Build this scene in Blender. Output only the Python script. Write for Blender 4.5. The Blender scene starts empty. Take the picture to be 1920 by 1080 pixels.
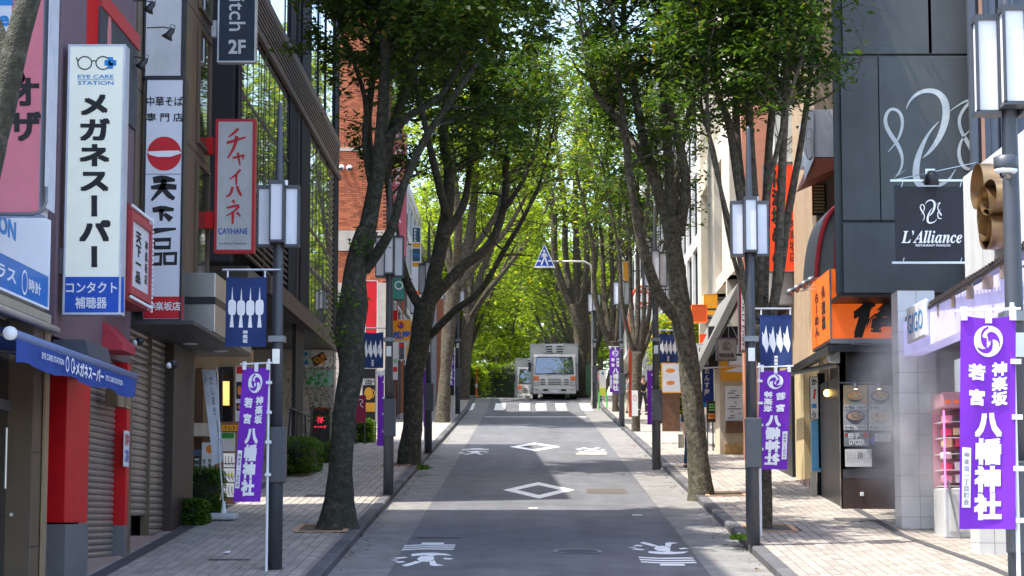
import bpy, bmesh, math, random
import numpy as np
from mathutils import Vector, Matrix
R = math.radians
# ------------------------------------------------------------------ camera, world, sun, exposure
F = 4000.0                      # focal length in pixels of the 1920 wide photograph
PITCH, YAW = R(6.13), R(0.458)
scn = bpy.context.scene
col = scn.collection
cd = bpy.data.cameras.new('camera'); cam = bpy.data.objects.new('camera', cd); col.objects.link(cam)
cd.sensor_width = 36.0; cd.lens = 36.0 * F / 1920.0; cd.clip_start = 0.1; cd.clip_end = 4000
cam.location = (0, 0, 0); cam.rotation_euler = (math.pi/2 + PITCH, 0, YAW)
scn.camera = cam
SUN_EL = R(66); SUN_AZ = math.atan2(-0.97, -0.25)     # horizontal direction towards the sun: left, a little behind the camera
sdir = Vector((-0.97*math.cos(SUN_EL), -0.25*math.cos(SUN_EL), math.sin(SUN_EL))).normalized()
w = bpy.data.worlds.new('World'); scn.world = w; w.use_nodes = True
wn = w.node_tree; wn.nodes.clear()
sky = wn.nodes.new('ShaderNodeTexSky'); sky.sky_type = 'NISHITA'; sky.sun_disc = False
sky.sun_elevation = SUN_EL; sky.sun_rotation = math.atan2(sdir.x, sdir.y); sky.air_density = 1.0; sky.dust_density = 2.0; sky.ozone_density = 1.0
bg = wn.nodes.new('ShaderNodeBackground'); bg.inputs[1].default_value = 0.15
wo = wn.nodes.new('ShaderNodeOutputWorld')
wn.links.new(sky.outputs[0], bg.inputs[0]); wn.links.new(bg.outputs[0], wo.inputs[0])
sl = bpy.data.lights.new('sun', 'SUN'); sl.energy = 2.3; sl.angle = R(0.5); sl.color = (1.0, 0.95, 0.86)
so = bpy.data.objects.new('sun', sl); col.objects.link(so)
so.rotation_euler = (-sdir).to_track_quat('-Z', 'Y').to_euler(); so.location = (-20, -10, 40)
vs = scn.view_settings; vs.view_transform = 'Standard'; vs.look = 'None'; vs.gamma = 1; vs.exposure = 1.95; vs.use_curve_mapping = False
scn.cycles.max_bounces = 8; scn.cycles.transparent_max_bounces = 8; scn.cycles.volume_bounces = 1
random.seed(7); rng = np.random.default_rng(7)
# ------------------------------------------------------------------ pixel helpers
RM = Matrix.Rotation(YAW, 3, 'Z') @ Matrix.Rotation(math.pi/2 + PITCH, 3, 'X')
def ray(px, py): return RM @ Vector(((px-960)/F, (540-py)/F, -1))
def onY(px, py, Y): d = ray(px, py); return d * (Y/d.y)
def onX(px, py, x): d = ray(px, py); return d * (x/d.x)
def YX(px, x): return onX(px, 800, x).y
def XY(px, Y): return onY(px, 800, Y).x
def ZY(py, Y): return onY(960, py, Y).z
GY = [-80, 17, 22, 95, 100, 104, 107, 110, 115, 125, 300, 900]
GZ = [-1.6, -1.6, -1.385, 4.6375, 5.09, 5.58, 5.93, 6.12, 6.25, 6.4, 8.0, 8.0]
def gz(Y): return float(np.interp(Y, GY, GZ))
KH = 0.13
def onG(px, py, dz=0.0):
    d = ray(px, py); lo, hi = 18.0, 112.0
    for _ in range(50):
        m = (lo+hi)/2
        if d.z*(m/d.y) < gz(m)+dz: hi = m
        else: lo = m
    return d*(hi/d.y)
# ------------------------------------------------------------------ materials
MATS = {}
def M(name, c=(.5,.5,.5), rough=.6, metal=0., var=.12, scale=4., bump=0., emit=0., spec=.5, alpha=1., obj_var=0., dirt=0.):
    if name in MATS: return MATS[name]
    m = bpy.data.materials.new(name); m.use_nodes = True; nt = m.node_tree; N = nt.nodes; L = nt.links
    b = N['Principled BSDF']; b.inputs['Roughness'].default_value = rough; b.inputs['Metallic'].default_value = metal
    b.inputs['Specular IOR Level'].default_value = spec
    tc = N.new('ShaderNodeTexCoord')
    ns = N.new('ShaderNodeTexNoise'); ns.inputs['Scale'].default_value = scale; ns.inputs['Detail'].default_value = 5; ns.inputs['Roughness'].default_value = .65
    L.new(tc.outputs['Object'], ns.inputs['Vector'])
    mp = N.new('ShaderNodeMapRange'); mp.inputs[1].default_value = .3; mp.inputs[2].default_value = .7
    mp.inputs[3].default_value = 1-var; mp.inputs[4].default_value = 1+var
    L.new(ns.outputs['Fac'], mp.inputs[0])
    val = mp.outputs[0]
    if obj_var:
        oi = N.new('ShaderNodeObjectInfo'); ge = N.new('ShaderNodeNewGeometry')
        ad = N.new('ShaderNodeMath'); ad.operation = 'ADD'; L.new(oi.outputs['Random'], ad.inputs[0]); L.new(ge.outputs['Random Per Island'], ad.inputs[1])
        fr = N.new('ShaderNodeMath'); fr.operation = 'FRACT'; L.new(ad.outputs[0], fr.inputs[0])
        m2 = N.new('ShaderNodeMapRange'); m2.inputs[3].default_value = 1-obj_var; m2.inputs[4].default_value = 1+obj_var; L.new(fr.outputs[0], m2.inputs[0])
        mu = N.new('ShaderNodeMath'); mu.operation = 'MULTIPLY'; L.new(val, mu.inputs[0]); L.new(m2.outputs[0], mu.inputs[1]); val = mu.outputs[0]
    if dirt:
        n2 = N.new('ShaderNodeTexNoise'); n2.inputs['Scale'].default_value = .9; n2.inputs['Detail'].default_value = 6
        mpp = N.new('ShaderNodeMapping'); mpp.inputs['Scale'].default_value = (1.6, 1.6, .25)
        L.new(tc.outputs['Object'], mpp.inputs[0]); L.new(mpp.outputs[0], n2.inputs['Vector'])
        m3 = N.new('ShaderNodeMapRange'); m3.inputs[1].default_value = .45; m3.inputs[2].default_value = .75; m3.inputs[3].default_value = 1; m3.inputs[4].default_value = 1-dirt
        L.new(n2.outputs['Fac'], m3.inputs[0])
        mu = N.new('ShaderNodeMath'); mu.operation = 'MULTIPLY'; L.new(val, mu.inputs[0]); L.new(m3.outputs[0], mu.inputs[1]); val = mu.outputs[0]
    vm = N.new('ShaderNodeVectorMath'); vm.operation = 'SCALE'; vm.inputs[0].default_value = c[:3]
    L.new(val, vm.inputs['Scale']); L.new(vm.outputs[0], b.inputs['Base Color'])
    if emit:
        L.new(vm.outputs[0], b.inputs['Emission Color']); b.inputs['Emission Strength'].default_value = emit
    if bump:
        bp = N.new('ShaderNodeBump'); bp.inputs['Strength'].default_value = bump; bp.inputs['Distance'].default_value = .02
        n3 = N.new('ShaderNodeTexNoise'); n3.inputs['Scale'].default_value = scale*6; n3.inputs['Detail'].default_value = 6
        L.new(tc.outputs['Object'], n3.inputs['Vector']); L.new(n3.outputs['Fac'], bp.inputs['Height']); L.new(bp.outputs[0], b.inputs['Normal'])
    MATS[name] = m; return m
def leaf_mat(name, dark, light, autumn=(.35,.25,.02), aut=.97, trans=.45):
    m = bpy.data.materials.new(name); m.use_nodes = True; nt = m.node_tree; N = nt.nodes; L = nt.links
    N.remove(N['Principled BSDF']); out = N['Material Output']
    ge = N.new('ShaderNodeNewGeometry'); cr = N.new('ShaderNodeValToRGB'); L.new(ge.outputs['Random Per Island'], cr.inputs[0])
    e = cr.color_ramp.elements; e[0].position = 0; e[0].color = (*dark, 1); e[1].position = aut-.03; e[1].color = (*light, 1)
    x = e.new(aut); x.color = (*autumn, 1)
    d = N.new('ShaderNodeBsdfPrincipled'); d.inputs['Roughness'].default_value = .55; d.inputs['Specular IOR Level'].default_value = .3
    t = N.new('ShaderNodeBsdfTranslucent')
    vm = N.new('ShaderNodeVectorMath'); vm.operation = 'MULTIPLY'; vm.inputs[1].default_value = (2.1, 2.0, .7)
    L.new(cr.outputs[0], d.inputs['Base Color']); L.new(cr.outputs[0], vm.inputs[0]); L.new(vm.outputs[0], t.inputs[0])
    mx = N.new('ShaderNodeMixShader'); mx.inputs[0].default_value = trans
    L.new(d.outputs[0], mx.inputs[1]); L.new(t.outputs[0], mx.inputs[2]); L.new(mx.outputs[0], out.inputs[0])
    MATS[name] = m; return m
def glass_mat(name, tint, rough=.03, spec=1.0, metal=0.0):
    m = M(name, tint, rough, metal, var=.15, scale=.5, spec=spec)
    m.node_tree.nodes['Principled BSDF'].inputs['IOR'].default_value = 1.9
    return m
# ------------------------------------------------------------------ mesh builder
ORG = {}
def org(o): return ORG.get(o.name, Vector((0,0,0))) if o is not None else Vector((0,0,0))
def setp(o, label=None, cat=None, group=None, kind=None):
    if label: o['label'] = label
    if cat: o['category'] = cat
    if group: o['group'] = group
    if kind: o['kind'] = kind
    return o
def T(name, loc, label, cat, group=None):
    o = bpy.data.objects.new(name, None); o.empty_display_size = .2; col.objects.link(o)
    o.location = loc; ORG[o.name] = Vector(loc); setp(o, label, cat, group); return o
class MB:
    def __init__(s): s.v = []; s.f = []; s.mi = []; s.mats = []; s.cur = 0; s.seg = []
    def mat(s, m):
        if m not in s.mats: s.mats.append(m)
        s.cur = s.mats.index(m); return s
    def add(s, vs, fs):
        k = len(s.v); s.v += [tuple(p) for p in vs]; s.f += [tuple(i+k for i in f) for f in fs]; s.mi += [s.cur]*len(fs); return s
    def box(s, x0, x1, y0, y1, z0, z1):
        if x0 > x1: x0, x1 = x1, x0
        if y0 > y1: y0, y1 = y1, y0
        if z0 > z1: z0, z1 = z1, z0
        return s.add([(x0,y0,z0),(x1,y0,z0),(x1,y1,z0),(x0,y1,z0),(x0,y0,z1),(x1,y0,z1),(x1,y1,z1),(x0,y1,z1)],
              [(0,3,2,1),(4,5,6,7),(0,1,5,4),(1,2,6,5),(2,3,7,6),(3,0,4,7)])
    def prism(s, pts, ext):            # planar outline (list of Vectors) extruded by vector ext
        n = len(pts); e = Vector(ext); P = [Vector(p) for p in pts]
        s.add(P + [p+e for p in P], [tuple(range(n-1,-1,-1)), tuple(range(n,2*n))] + [(i,(i+1)%n,(i+1)%n+n,i+n) for i in range(n)]); return s
    def obox(s, c, ax, ay, az):        # oriented box: centre and three half axis vectors
        c, ax, ay, az = Vector(c), Vector(ax), Vector(ay), Vector(az)
        P = [c+ax*i+ay*j+az*k for k in (-1,1) for i,j in ((-1,-1),(1,-1),(1,1),(-1,1))]
        return s.add(P, [(0,3,2,1),(4,5,6,7),(0,1,5,4),(1,2,6,5),(2,3,7,6),(3,0,4,7)])
    def tube(s, pts, rad, n=8, cap=True):
        P = [Vector(p) for p in pts]; k0 = len(s.v); m = len(P)
        if not hasattr(rad, '__len__'): rad = [rad]*m
        up = None; V = []
        for i, p in enumerate(P):
            t = (P[min(i+1,m-1)]-P[max(i-1,0)]).normalized()
            if up is None: up = Vector((1,0,0)) if abs(t.x) < .8 else Vector((0,1,0))
            a = (up - t*up.dot(t)).normalized(); b = t.cross(a); up = a
            for j in range(n):
                q = 2*math.pi*j/n; V.append(p + (a*math.cos(q)+b*math.sin(q))*rad[i])
        f = [(i*n+j, i*n+(j+1)%n, (i+1)*n+(j+1)%n, (i+1)*n+j) for i in range(m-1) for j in range(n)]
        if cap: f += [tuple(range(n-1,-1,-1)), tuple((m-1)*n+j for j in range(n))]
        return s.add(V, f)
    def lathe(s, c, prof, n=16):       # prof: list of (r, z)
        c = Vector(c); return s.tube([c+Vector((0,0,z)) for r,z in prof], [max(r,1e-4) for r,z in prof], n)
    def ball(s, c, rx, ry=None, rz=None, n=10, m=6):
        ry = ry or rx; rz = rz or rx; c = Vector(c); V = []; f = []
        for i in range(m+1):
            a = math.pi*i/m
            for j in range(n):
                q = 2*math.pi*j/n; V.append(c+Vector((rx*math.sin(a)*math.cos(q), ry*math.sin(a)*math.sin(q), rz*math.cos(a))))
        f = [(i*n+j,(i+1)*n+j,(i+1)*n+(j+1)%n,i*n+(j+1)%n) for i in range(m) for j in range(n)]
        return s.add(V, f)
    # flat drawing through a mapping (x, y) -> point
    def poly(s, mp, pts): return s.add([mp(*p) for p in pts], [tuple(range(len(pts)))])
    def rect(s, mp, x0, y0, x1, y1): return s.poly(mp, [(x0,y1),(x1,y1),(x1,y0),(x0,y0)])
    def disc(s, mp, cx, cy, rx, ry=None, n=28, a0=0, a1=2*math.pi):
        ry = ry or rx; return s.poly(mp, [(cx+rx*math.cos(a0+(a1-a0)*i/n), cy+ry*math.sin(a0+(a1-a0)*i/n)) for i in range(n)])
    def stroke(s, mp, pts, wd, closed=False, sm=0):
        P = [Vector((p[0],p[1])) for p in pts]
        W = list(wd) if hasattr(wd,'__len__') else [wd]*len(P)
        for _ in range(sm):
            Q = []; WW = []
            for i in range(len(P) if closed else len(P)-1):
                a, b = P[i], P[(i+1)%len(P)]; wa, wb = W[i], W[(i+1)%len(P)]
                if i == 0 and not closed: Q.append(a); WW.append(wa)
                Q += [a*.75+b*.25, a*.25+b*.75]; WW += [wa*.75+wb*.25, wa*.25+wb*.75]
                if i == len(P)-2 and not closed: Q.append(b); WW.append(wb)
            P, W = Q, WW
        n = len(P); V = []
        for i in range(n):
            a = P[(i-1)%n] if (closed or i > 0) else P[i]; b = P[(i+1)%n] if (closed or i < n-1) else P[i]
            d = (b-a); d = d.normalized() if d.length > 1e-9 else Vector((1,0)); q = Vector((-d.y, d.x))*W[i]*.5
            V += [mp(*(P[i]-q)), mp(*(P[i]+q))]
        return s.add(V, [(2*i, 2*((i+1)%n), 2*((i+1)%n)+1, 2*i+1) for i in range(n if closed else n-1)])
    def ring(s, mp, cx, cy, r, wd, ry=None, n=28):
        ry = ry or r; return s.stroke(mp, [(cx+r*math.cos(2*math.pi*i/n), cy+ry*math.sin(2*math.pi*i/n)) for i in range(n)], wd, True)
    def glyphs(s, mp, vf, x0, y0, sx, sy, rot=False):
        V, Fs = vf
        if rot: V = [(1-(y+.12), -(x)+.88) for x,y in V]; V = [(x, y) for x,y in V]
        return s.add([mp(x0+x*sx, y0-(y)*sy) for x,y in V], Fs)
    def text(s, mp, st, x0, y0, x1, y1, bold=0., shear=0.):
        V, Fs = glyph(st, bold, shear)
        if not V: return s
        s.seg.append((len(s.v), len(s.f)))
        xs = [a for a,b in V]; ys = [b for a,b in V]; a0, a1, b0, b1 = min(xs), max(xs), min(ys), max(ys)
        fx = (x1-x0)/(a1-a0); fy = (y1-y0)/max(b1-b0,1e-6)
        return s.fat(lambda x, y: mp(x0+(x-a0)*fx, y1-(y-b0)*fy), V, Fs, bold)
    def fat(s, q, V, Fs, bold):        # heavy lettering: slightly shifted copies of the outline, each half a millimetre prouder
        d = max(0, bold-.006)
        s.add([q(x,y) for x,y in V], Fs)
        if d:
            for k, (dx, dy) in enumerate(((d,d),(-d,-d),(d,-d),(-d,d))): s.add([q(x+dx,y+dy)*(1-1.8e-5*(k+1)) for x,y in V], Fs)
        return s
    def vtext(s, mp, st, x0, y0, x1, y1, bold=0., fill=.94):
        n = len(st); h = (y1-y0)/n; wd = x1-x0; s.seg.append((len(s.v), len(s.f)))
        for i, ch in enumerate(st):
            if ch == ' ': continue
            V, Fs = glyph(ch, bold, 0)
            cx, cy = (x0+x1)/2, y0+h*(i+.5)
            if ch in 'ー一' and ch == 'ー': V = [(.5-(y-.38), .38+(x-.5)) for x,y in V]
            s.fat(lambda x, y: mp(cx+(x-.5)*wd*fill, cy-(y-.38)*h*fill), V, Fs, bold)
        return s
    def build(s, name, mat=None, parent=None, smooth=False, bevel=0., origin=None):
        me = bpy.data.meshes.new(name)
        if parent is not None: o0 = org(parent)
        elif origin is not None: o0 = Vector(origin)
        else:
            a = np.array(s.v); o0 = Vector(((a[:,0].min()+a[:,0].max())/2, (a[:,1].min()+a[:,1].max())/2, a[:,2].min()))
        me.from_pydata([(x-o0.x, y-o0.y, z-o0.z) for x,y,z in s.v], [], s.f)
        ms = s.mats or [mat]
        for m in ms: me.materials.append(m)
        if len(ms) > 1: me.polygons.foreach_set('material_index', s.mi)
        if smooth: me.polygons.foreach_set('use_smooth', [True]*len(me.polygons))
        me.update()
        o = bpy.data.objects.new(name, me); col.objects.link(o)
        ORG[o.name] = o0
        if parent is not None: o.parent = parent
        else: o.location = o0
        if bevel:
            bv = o.modifiers.new('bevel', 'BEVEL'); bv.width = bevel; bv.segments = 2; bv.limit_method = 'ANGLE'
        return o
GL = {}
def glyph(st, bold, shear):
    k = (st, bold, shear)
    if k in GL: return GL[k]
    c = bpy.data.curves.new('t', 'FONT'); c.body = st; c.size = 1; c.resolution_u = 3; c.offset = min(bold, .006); c.shear = shear; c.fill_mode = 'FRONT'
    o = bpy.data.objects.new('t', c)
    me = o.to_mesh()
    GL[k] = ([(v.co.x, v.co.y) for v in me.vertices], [tuple(p.vertices) for p in me.polygons])
    o.to_mesh_clear(); bpy.data.objects.remove(o); bpy.data.curves.remove(c)
    return GL[k]
def front(Y, eps=.004): return lambda px, py: onY(px, py, Y-eps)
def faceX(x, side, y0, z0, eps=.004):   # street face; coordinates are (Y, z) metres ; side=+1 faces +x
    return lambda a, b: Vector((x+side*eps, a, b))
def pxX(x, side, eps=.004):             # street face addressed by pixels
    return lambda px, py: onX(px, py, x) + Vector((side*eps, 0, 0))
def copy_tree(o, parent=None):
    c = o.copy(); col.objects.link(c); ORG[c.name] = ORG.get(o.name, Vector((0,0,0)))
    c.parent = parent
    for ch in list(o.children): copy_tree(ch, c)
    return c
# common colours
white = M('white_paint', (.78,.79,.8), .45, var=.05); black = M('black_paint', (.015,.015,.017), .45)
dgrey = M('dark_grey_metal', (.045,.05,.058), .45, .2); mgrey = M('mid_grey_metal', (.2,.21,.23), .4, .5)
steel = M('steel', (.55,.56,.58), .28, .9, var=.08); ink = M('black_print', (.012,.012,.015), .6)
red = M('red_paint', (.56,.004,.009), .45, spec=.3); blue = M('blue_print', (.012,.09,.5), .5); cyanb = M('light_blue_print', (.02,.24,.62), .5)
navy = M('navy_cloth', (.016,.04,.15), .85, var=.2, scale=3); purple = M('purple_cloth', (.17,.018,.44), .8, var=.12, scale=3)
orange = M('orange_panel', (.9,.14,.008), .45, emit=.12, var=.06); yellow = M('yellow_panel', (.85,.36,.01), .5, var=.06)
wprint = M('white_print', (.85,.85,.86), .6, var=.03); redp = M('red_print', (.6,.01,.02), .5)
paper = M('paper', (.75,.75,.74), .7, var=.05); wood = M('brown_wood', (.12,.055,.025), .6, var=.3, scale=6)
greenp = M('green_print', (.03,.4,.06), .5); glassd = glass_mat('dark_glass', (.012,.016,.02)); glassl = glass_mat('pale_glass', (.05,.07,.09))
cream = M('cream_wall', (.62,.55,.43), .8, var=.1, scale=1.5, bump=.1, dirt=.2); concrete = M('concrete', (.36,.35,.33), .85, var=.15, scale=2, bump=.2, dirt=.25)
# ------------------------------------------------------------------ ground, road, kerbs, pavements
def strip(x0, x1, ys, dz, nx=1):
    m = MB(); V = []; k = nx+1
    for y in ys:
        for i in range(k): V.append((x0+(x1-x0)*i/nx, y, gz(y)+dz))
    m.add(V, [(j*k+i, j*k+i+1, (j+1)*k+i+1, (j+1)*k+i) for j in range(len(ys)-1) for i in range(nx)]); return m
YS = sorted(set(list(np.arange(-80, 18, 8.)) + list(np.arange(18, 130, 1.)) + list(np.arange(130, 300, 10.)) + [300, 500, 900]))
XR0, XR1 = -1.92, 2.46        # asphalt
XK0, XK1 = -2.74, 3.32        # kerb faces
XS0, XS1 = -2.92, 3.50        # pavement edges
asph = M('asphalt', (.105,.108,.116), .85, var=.22, scale=1.2, bump=.35)
nt = asph.node_tree; N = nt.nodes; L = nt.links
# fine aggregate and faint long wheel marks for the asphalt
tc = N.new('ShaderNodeTexCoord'); ns = N.new('ShaderNodeTexNoise'); ns.inputs['Scale'].default_value = 60; ns.inputs['Detail'].default_value = 3
mpg = N.new('ShaderNodeMapping'); mpg.inputs['Scale'].default_value = (1.2, .09, 1); n2 = N.new('ShaderNodeTexNoise'); n2.inputs['Scale'].default_value = 1.5; n2.inputs['Detail'].default_value = 6
L.new(tc.outputs['Object'], ns.inputs['Vector']); L.new(tc.outputs['Object'], mpg.inputs[0]); L.new(mpg.outputs[0], n2.inputs['Vector'])
a1 = N.new('ShaderNodeMapRange'); a1.inputs[3].default_value = .65; a1.inputs[4].default_value = 1.35; L.new(ns.outputs['Fac'], a1.inputs[0])
a2 = N.new('ShaderNodeMapRange'); a2.inputs[1].default_value = .3; a2.inputs[2].default_value = .7; a2.inputs[3].default_value = .85; a2.inputs[4].default_value = 1.2; L.new(n2.outputs['Fac'], a2.inputs[0])
mu = N.new('ShaderNodeMath'); mu.operation = 'MULTIPLY'; L.new(a1.outputs[0], mu.inputs[0]); L.new(a2.outputs[0], mu.inputs[1])
vm = [n for n in N if n.type == 'VECT_MATH'][0]; v2 = N.new('ShaderNodeVectorMath'); v2.operation = 'SCALE'; L.new(vm.outputs[0], v2.inputs[0]); L.new(mu.outputs[0], v2.inputs['Scale'])
L.new(v2.outputs[0], N['Principled BSDF'].inputs['Base Color'])
gut = M('gutter_concrete', (.2,.195,.187), .9, var=.2, scale=2.5, bump=.3, dirt=.3)
kerbm = M('kerb_stone', (.085,.085,.09), .8, var=.25, scale=3, bump=.3, obj_var=.35)
pavm = M('paver', (.32,.285,.25), .85, var=.12, scale=2, bump=.25, obj_var=.17, dirt=.25)
joint = M('paver_joint', (.225,.2,.175), .95, var=.2, scale=8)
earth = M('earth', (.09,.08,.06), .95, var=.3)
wmark = M('road_paint', (.78,.78,.77), .7, var=.12, scale=9)
setp(strip(-700, 700, YS, -.06).build('ground', earth, origin=(0,0,0)), kind='structure')
setp(strip(XR0, XR1, YS, 0., 4).build('road', asph, origin=(0,0,0)), kind='structure')
g = T('gutter', (0,0,0), None, None); setp(g, kind='structure')
strip(XK0-.03, XR0, YS, .004).build('gutter_strip', gut, g); strip(XR1, XK1+.03, YS, .004).build('gutter_strip', gut, g)
# kerbstones
k = T('kerb', (0,0,0), None, None); setp(k, kind='structure')
def kerb_mesh():
    m = MB(); a = .0045; h = KH+.03; L_ = .495
    pr = [(-.09,0),(.09,0),(.09,h-.025),(.065,h),(-.09,h)]
    m.prism([Vector((x,-L_,z)) for x,z in pr], (0,2*L_,0)); return m
kp = kerb_mesh().build('kerbstone', kerbm, k); kme = kp.data; first = True
for side, xc in ((1, -2.83), (-1, 3.41)):
    for y in np.arange(25.5, 118, 1.0):
        o = kp if first else bpy.data.objects.new('kerbstone', kme)
        if not first: col.objects.link(o); o.parent = k
        first = False
        o.location = (xc, y, gz(y)-.03); o.rotation_euler = (math.atan2(gz(y+.5)-gz(y-.5), 1), 0, 0); o.scale = (side, 1, 1)
for x0, x1 in ((-2.92,-2.74),(3.32,3.5)):
    strip(x0, x1, [y for y in YS if y <= 25] + [25], KH-.006).build('kerb_run', kerbm, k); strip(x0, x1, [117.5]+[y for y in YS if y >= 118], KH-.006).build('kerb_run', kerbm, k)
# pavements: base sheet, pavers near, the material further away
def far_paver_mat():
    m = M('far_paver', (.32,.285,.25), .85, var=.12, scale=5, bump=.15); N = m.node_tree.nodes; L = m.node_tree.links
    tc = N.new('ShaderNodeTexCoord'); b = N.new('ShaderNodeTexBrick'); mp = N.new('ShaderNodeMapping'); mp.inputs['Rotation'].default_value = (0,0,math.pi/2)
    L.new(tc.outputs['Object'], mp.inputs[0]); L.new(mp.outputs[0], b.inputs['Vector'])
    b.inputs['Scale'].default_value = 1; b.inputs['Brick Width'].default_value = .32; b.inputs['Row Height'].default_value = .15; b.inputs['Mortar Size'].default_value = .008
    b.inputs['Color1'].default_value = (1.1,1.1,1.1,1); b.inputs['Color2'].default_value = (.9,.9,.9,1); b.inputs['Mortar'].default_value = (.7,.7,.7,1)
    vm = [n for n in N if n.type == 'VECT_MATH'][0]; v2 = N.new('ShaderNodeVectorMath'); v2.operation = 'MULTIPLY'
    L.new(vm.outputs[0], v2.inputs[0]); L.new(b.outputs['Color'], v2.inputs[1]); L.new(v2.outputs[0], N['Principled BSDF'].inputs['Base Color']); return m
fpm = far_paver_mat()
PX, PY = .15, .32
def pav_box(m, cx, cy, wx, wy, dz=0):
    z0 = gz(cy-wy/2)+KH; z1 = gz(cy+wy/2)+KH; b = .004; t = dz
    x0, x1, y0, y1 = cx-wx/2, cx+wx/2, cy-wy/2, cy+wy/2
    m.add([(x0,y0,z0-.02),(x1,y0,z0-.02),(x1,y1,z1-.02),(x0,y1,z1-.02),(x0+b,y0+b,z0+t),(x1-b,y0+b,z0+t),(x1-b,y1-b,z1+t),(x0+b,y1-b,z1+t)],
          [(4,5,6,7),(0,1,5,4),(1,2,6,5),(2,3,7,6),(3,0,4,7)])
def sidewalk(nm, xa, xb, tree_holes):
    s = T(nm, (0,0,0), None, None); setp(s, kind='structure')
    strip(min(xa,xb)-.0, max(xa,xb), [y for y in YS if y <= 27]+[27], KH).build('paving', fpm, s)
    strip(xa, xb, [27]+[y for y in YS if 27 < y < 64]+[64], KH-.016).build('paver_bed', joint, s)
    strip(xa, xb, [64]+[y for y in YS if y > 64], KH).build('paving', fpm, s)
    base = MB(); pav_box(base, 0, 0, PX-.008, PY-.008); base.v = [(x,y,z-gz(0)-KH) for x,y,z in base.v]
    lo, hi = min(xa,xb), max(xa,xb); n = 0; rest = MB(); proto = None
    j = 0
    for y in np.arange(27.2, 64, PY):
        for i in range(int((hi-lo)/PX)):
            cx = lo+PX*(i+.5); cy = y+(PY/2 if i % 2 else 0)
            if cy > 63.8 or any(abs(cx-hx) < hr and abs(cy-hy) < hr*1.6 for hx,hy,hr in tree_holes): continue
            vis = -5.9 < cx < 6.6
            d = ray(0,0)
            p = RM.transposed() @ Vector((cx, cy, gz(cy)+KH)); sx = 960+F*p.x/-p.z; sy = 540-F*p.y/-p.z
            vis = vis and -5 < sx < 1925 and sy < 1085
            if not vis and cy < 30 : continue
            if vis and n < 300:
                if proto is None:
                    proto = base.build('paver', pavm, s); o = proto
                else:
                    o = bpy.data.objects.new('paver', proto.data); col.objects.link(o); o.parent = s
                o.location = (cx, cy, gz(cy)+KH+random.uniform(-.002,.002)); o.rotation_euler = (math.atan2(gz(cy+.2)-gz(cy-.2), .4), 0, 0); n += 1
            else: pav_box(rest, cx, cy, PX-.008, PY-.008, random.uniform(-.002,.002))
    setp(rest.build('paver_field', pavm, s), kind='stuff')
    return s
TL = [(-3.36,35,.4),(-3.3,53,.34)]; TR = [(3.92,35,.36),(3.9,42.7,.38)]
sidewalk('left_pavement', -12.0, XS0, TL)
sidewalk('right_pavement', XS1, 12.0, TR)
# dark edging line between the pavement and the shop plinths
edg = M('dark_edging', (.06,.06,.065), .8)
e = T('pavement_edging', (0,0,0), None, None); setp(e, kind='structure')
strip(-5.72, -5.5, [27]+[y for y in YS if 27 < y < 64]+[64], KH+.008).build('edging_strip', edg, e)
m = MB(); P = [(1577,940),(1685,1003),(1840,1059),(1900,1085)]
Q = [onG(x, y, KH+.008) for x, y in P]
m.add([(p.x+dx, p.y, gz(p.y)+KH+.008) for p in Q for dx in (-.02,.12)], [(2*i,2*i+1,2*i+3,2*i+2) for i in range(3)]); m.build('edging_strip', edg, e)
# painted marks
def flat(mp_pts, nm, mat, lab, cat, dz=.006, group=None, parent=None):
    m = MB()
    for pts in mp_pts: m.add([(x, y, gz(y)+dz) for x, y in pts], [tuple(range(len(pts)))])
    o = m.build(nm, mat, parent)
    if parent is None: setp(o, lab, cat, group)
    return o
def diamond(cx, cy, lab):
    a, b, wd = .76, 2.5, .16; ia, ib = a-.30, b-1.0
    o = [(0,-b),(a,0),(0,b),(-a,0)]; i = [(0,-ib),(ia,0),(0,ib),(-ia,0)]
    flat([[(cx+p[0],cy+p[1]) for p in (o[j],o[(j+1)%4],i[(j+1)%4],i[j])] for j in range(4)], 'road_marking', wmark, lab, 'road marking', group='diamonds on the road')
p = onG(1010, 919); diamond(p.x, p.y, 'white diamond painted on the asphalt, the nearer of the two')
p = onG(1003, 838); diamond(p.x, p.y, 'white diamond painted on the asphalt, the farther of the two')
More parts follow.
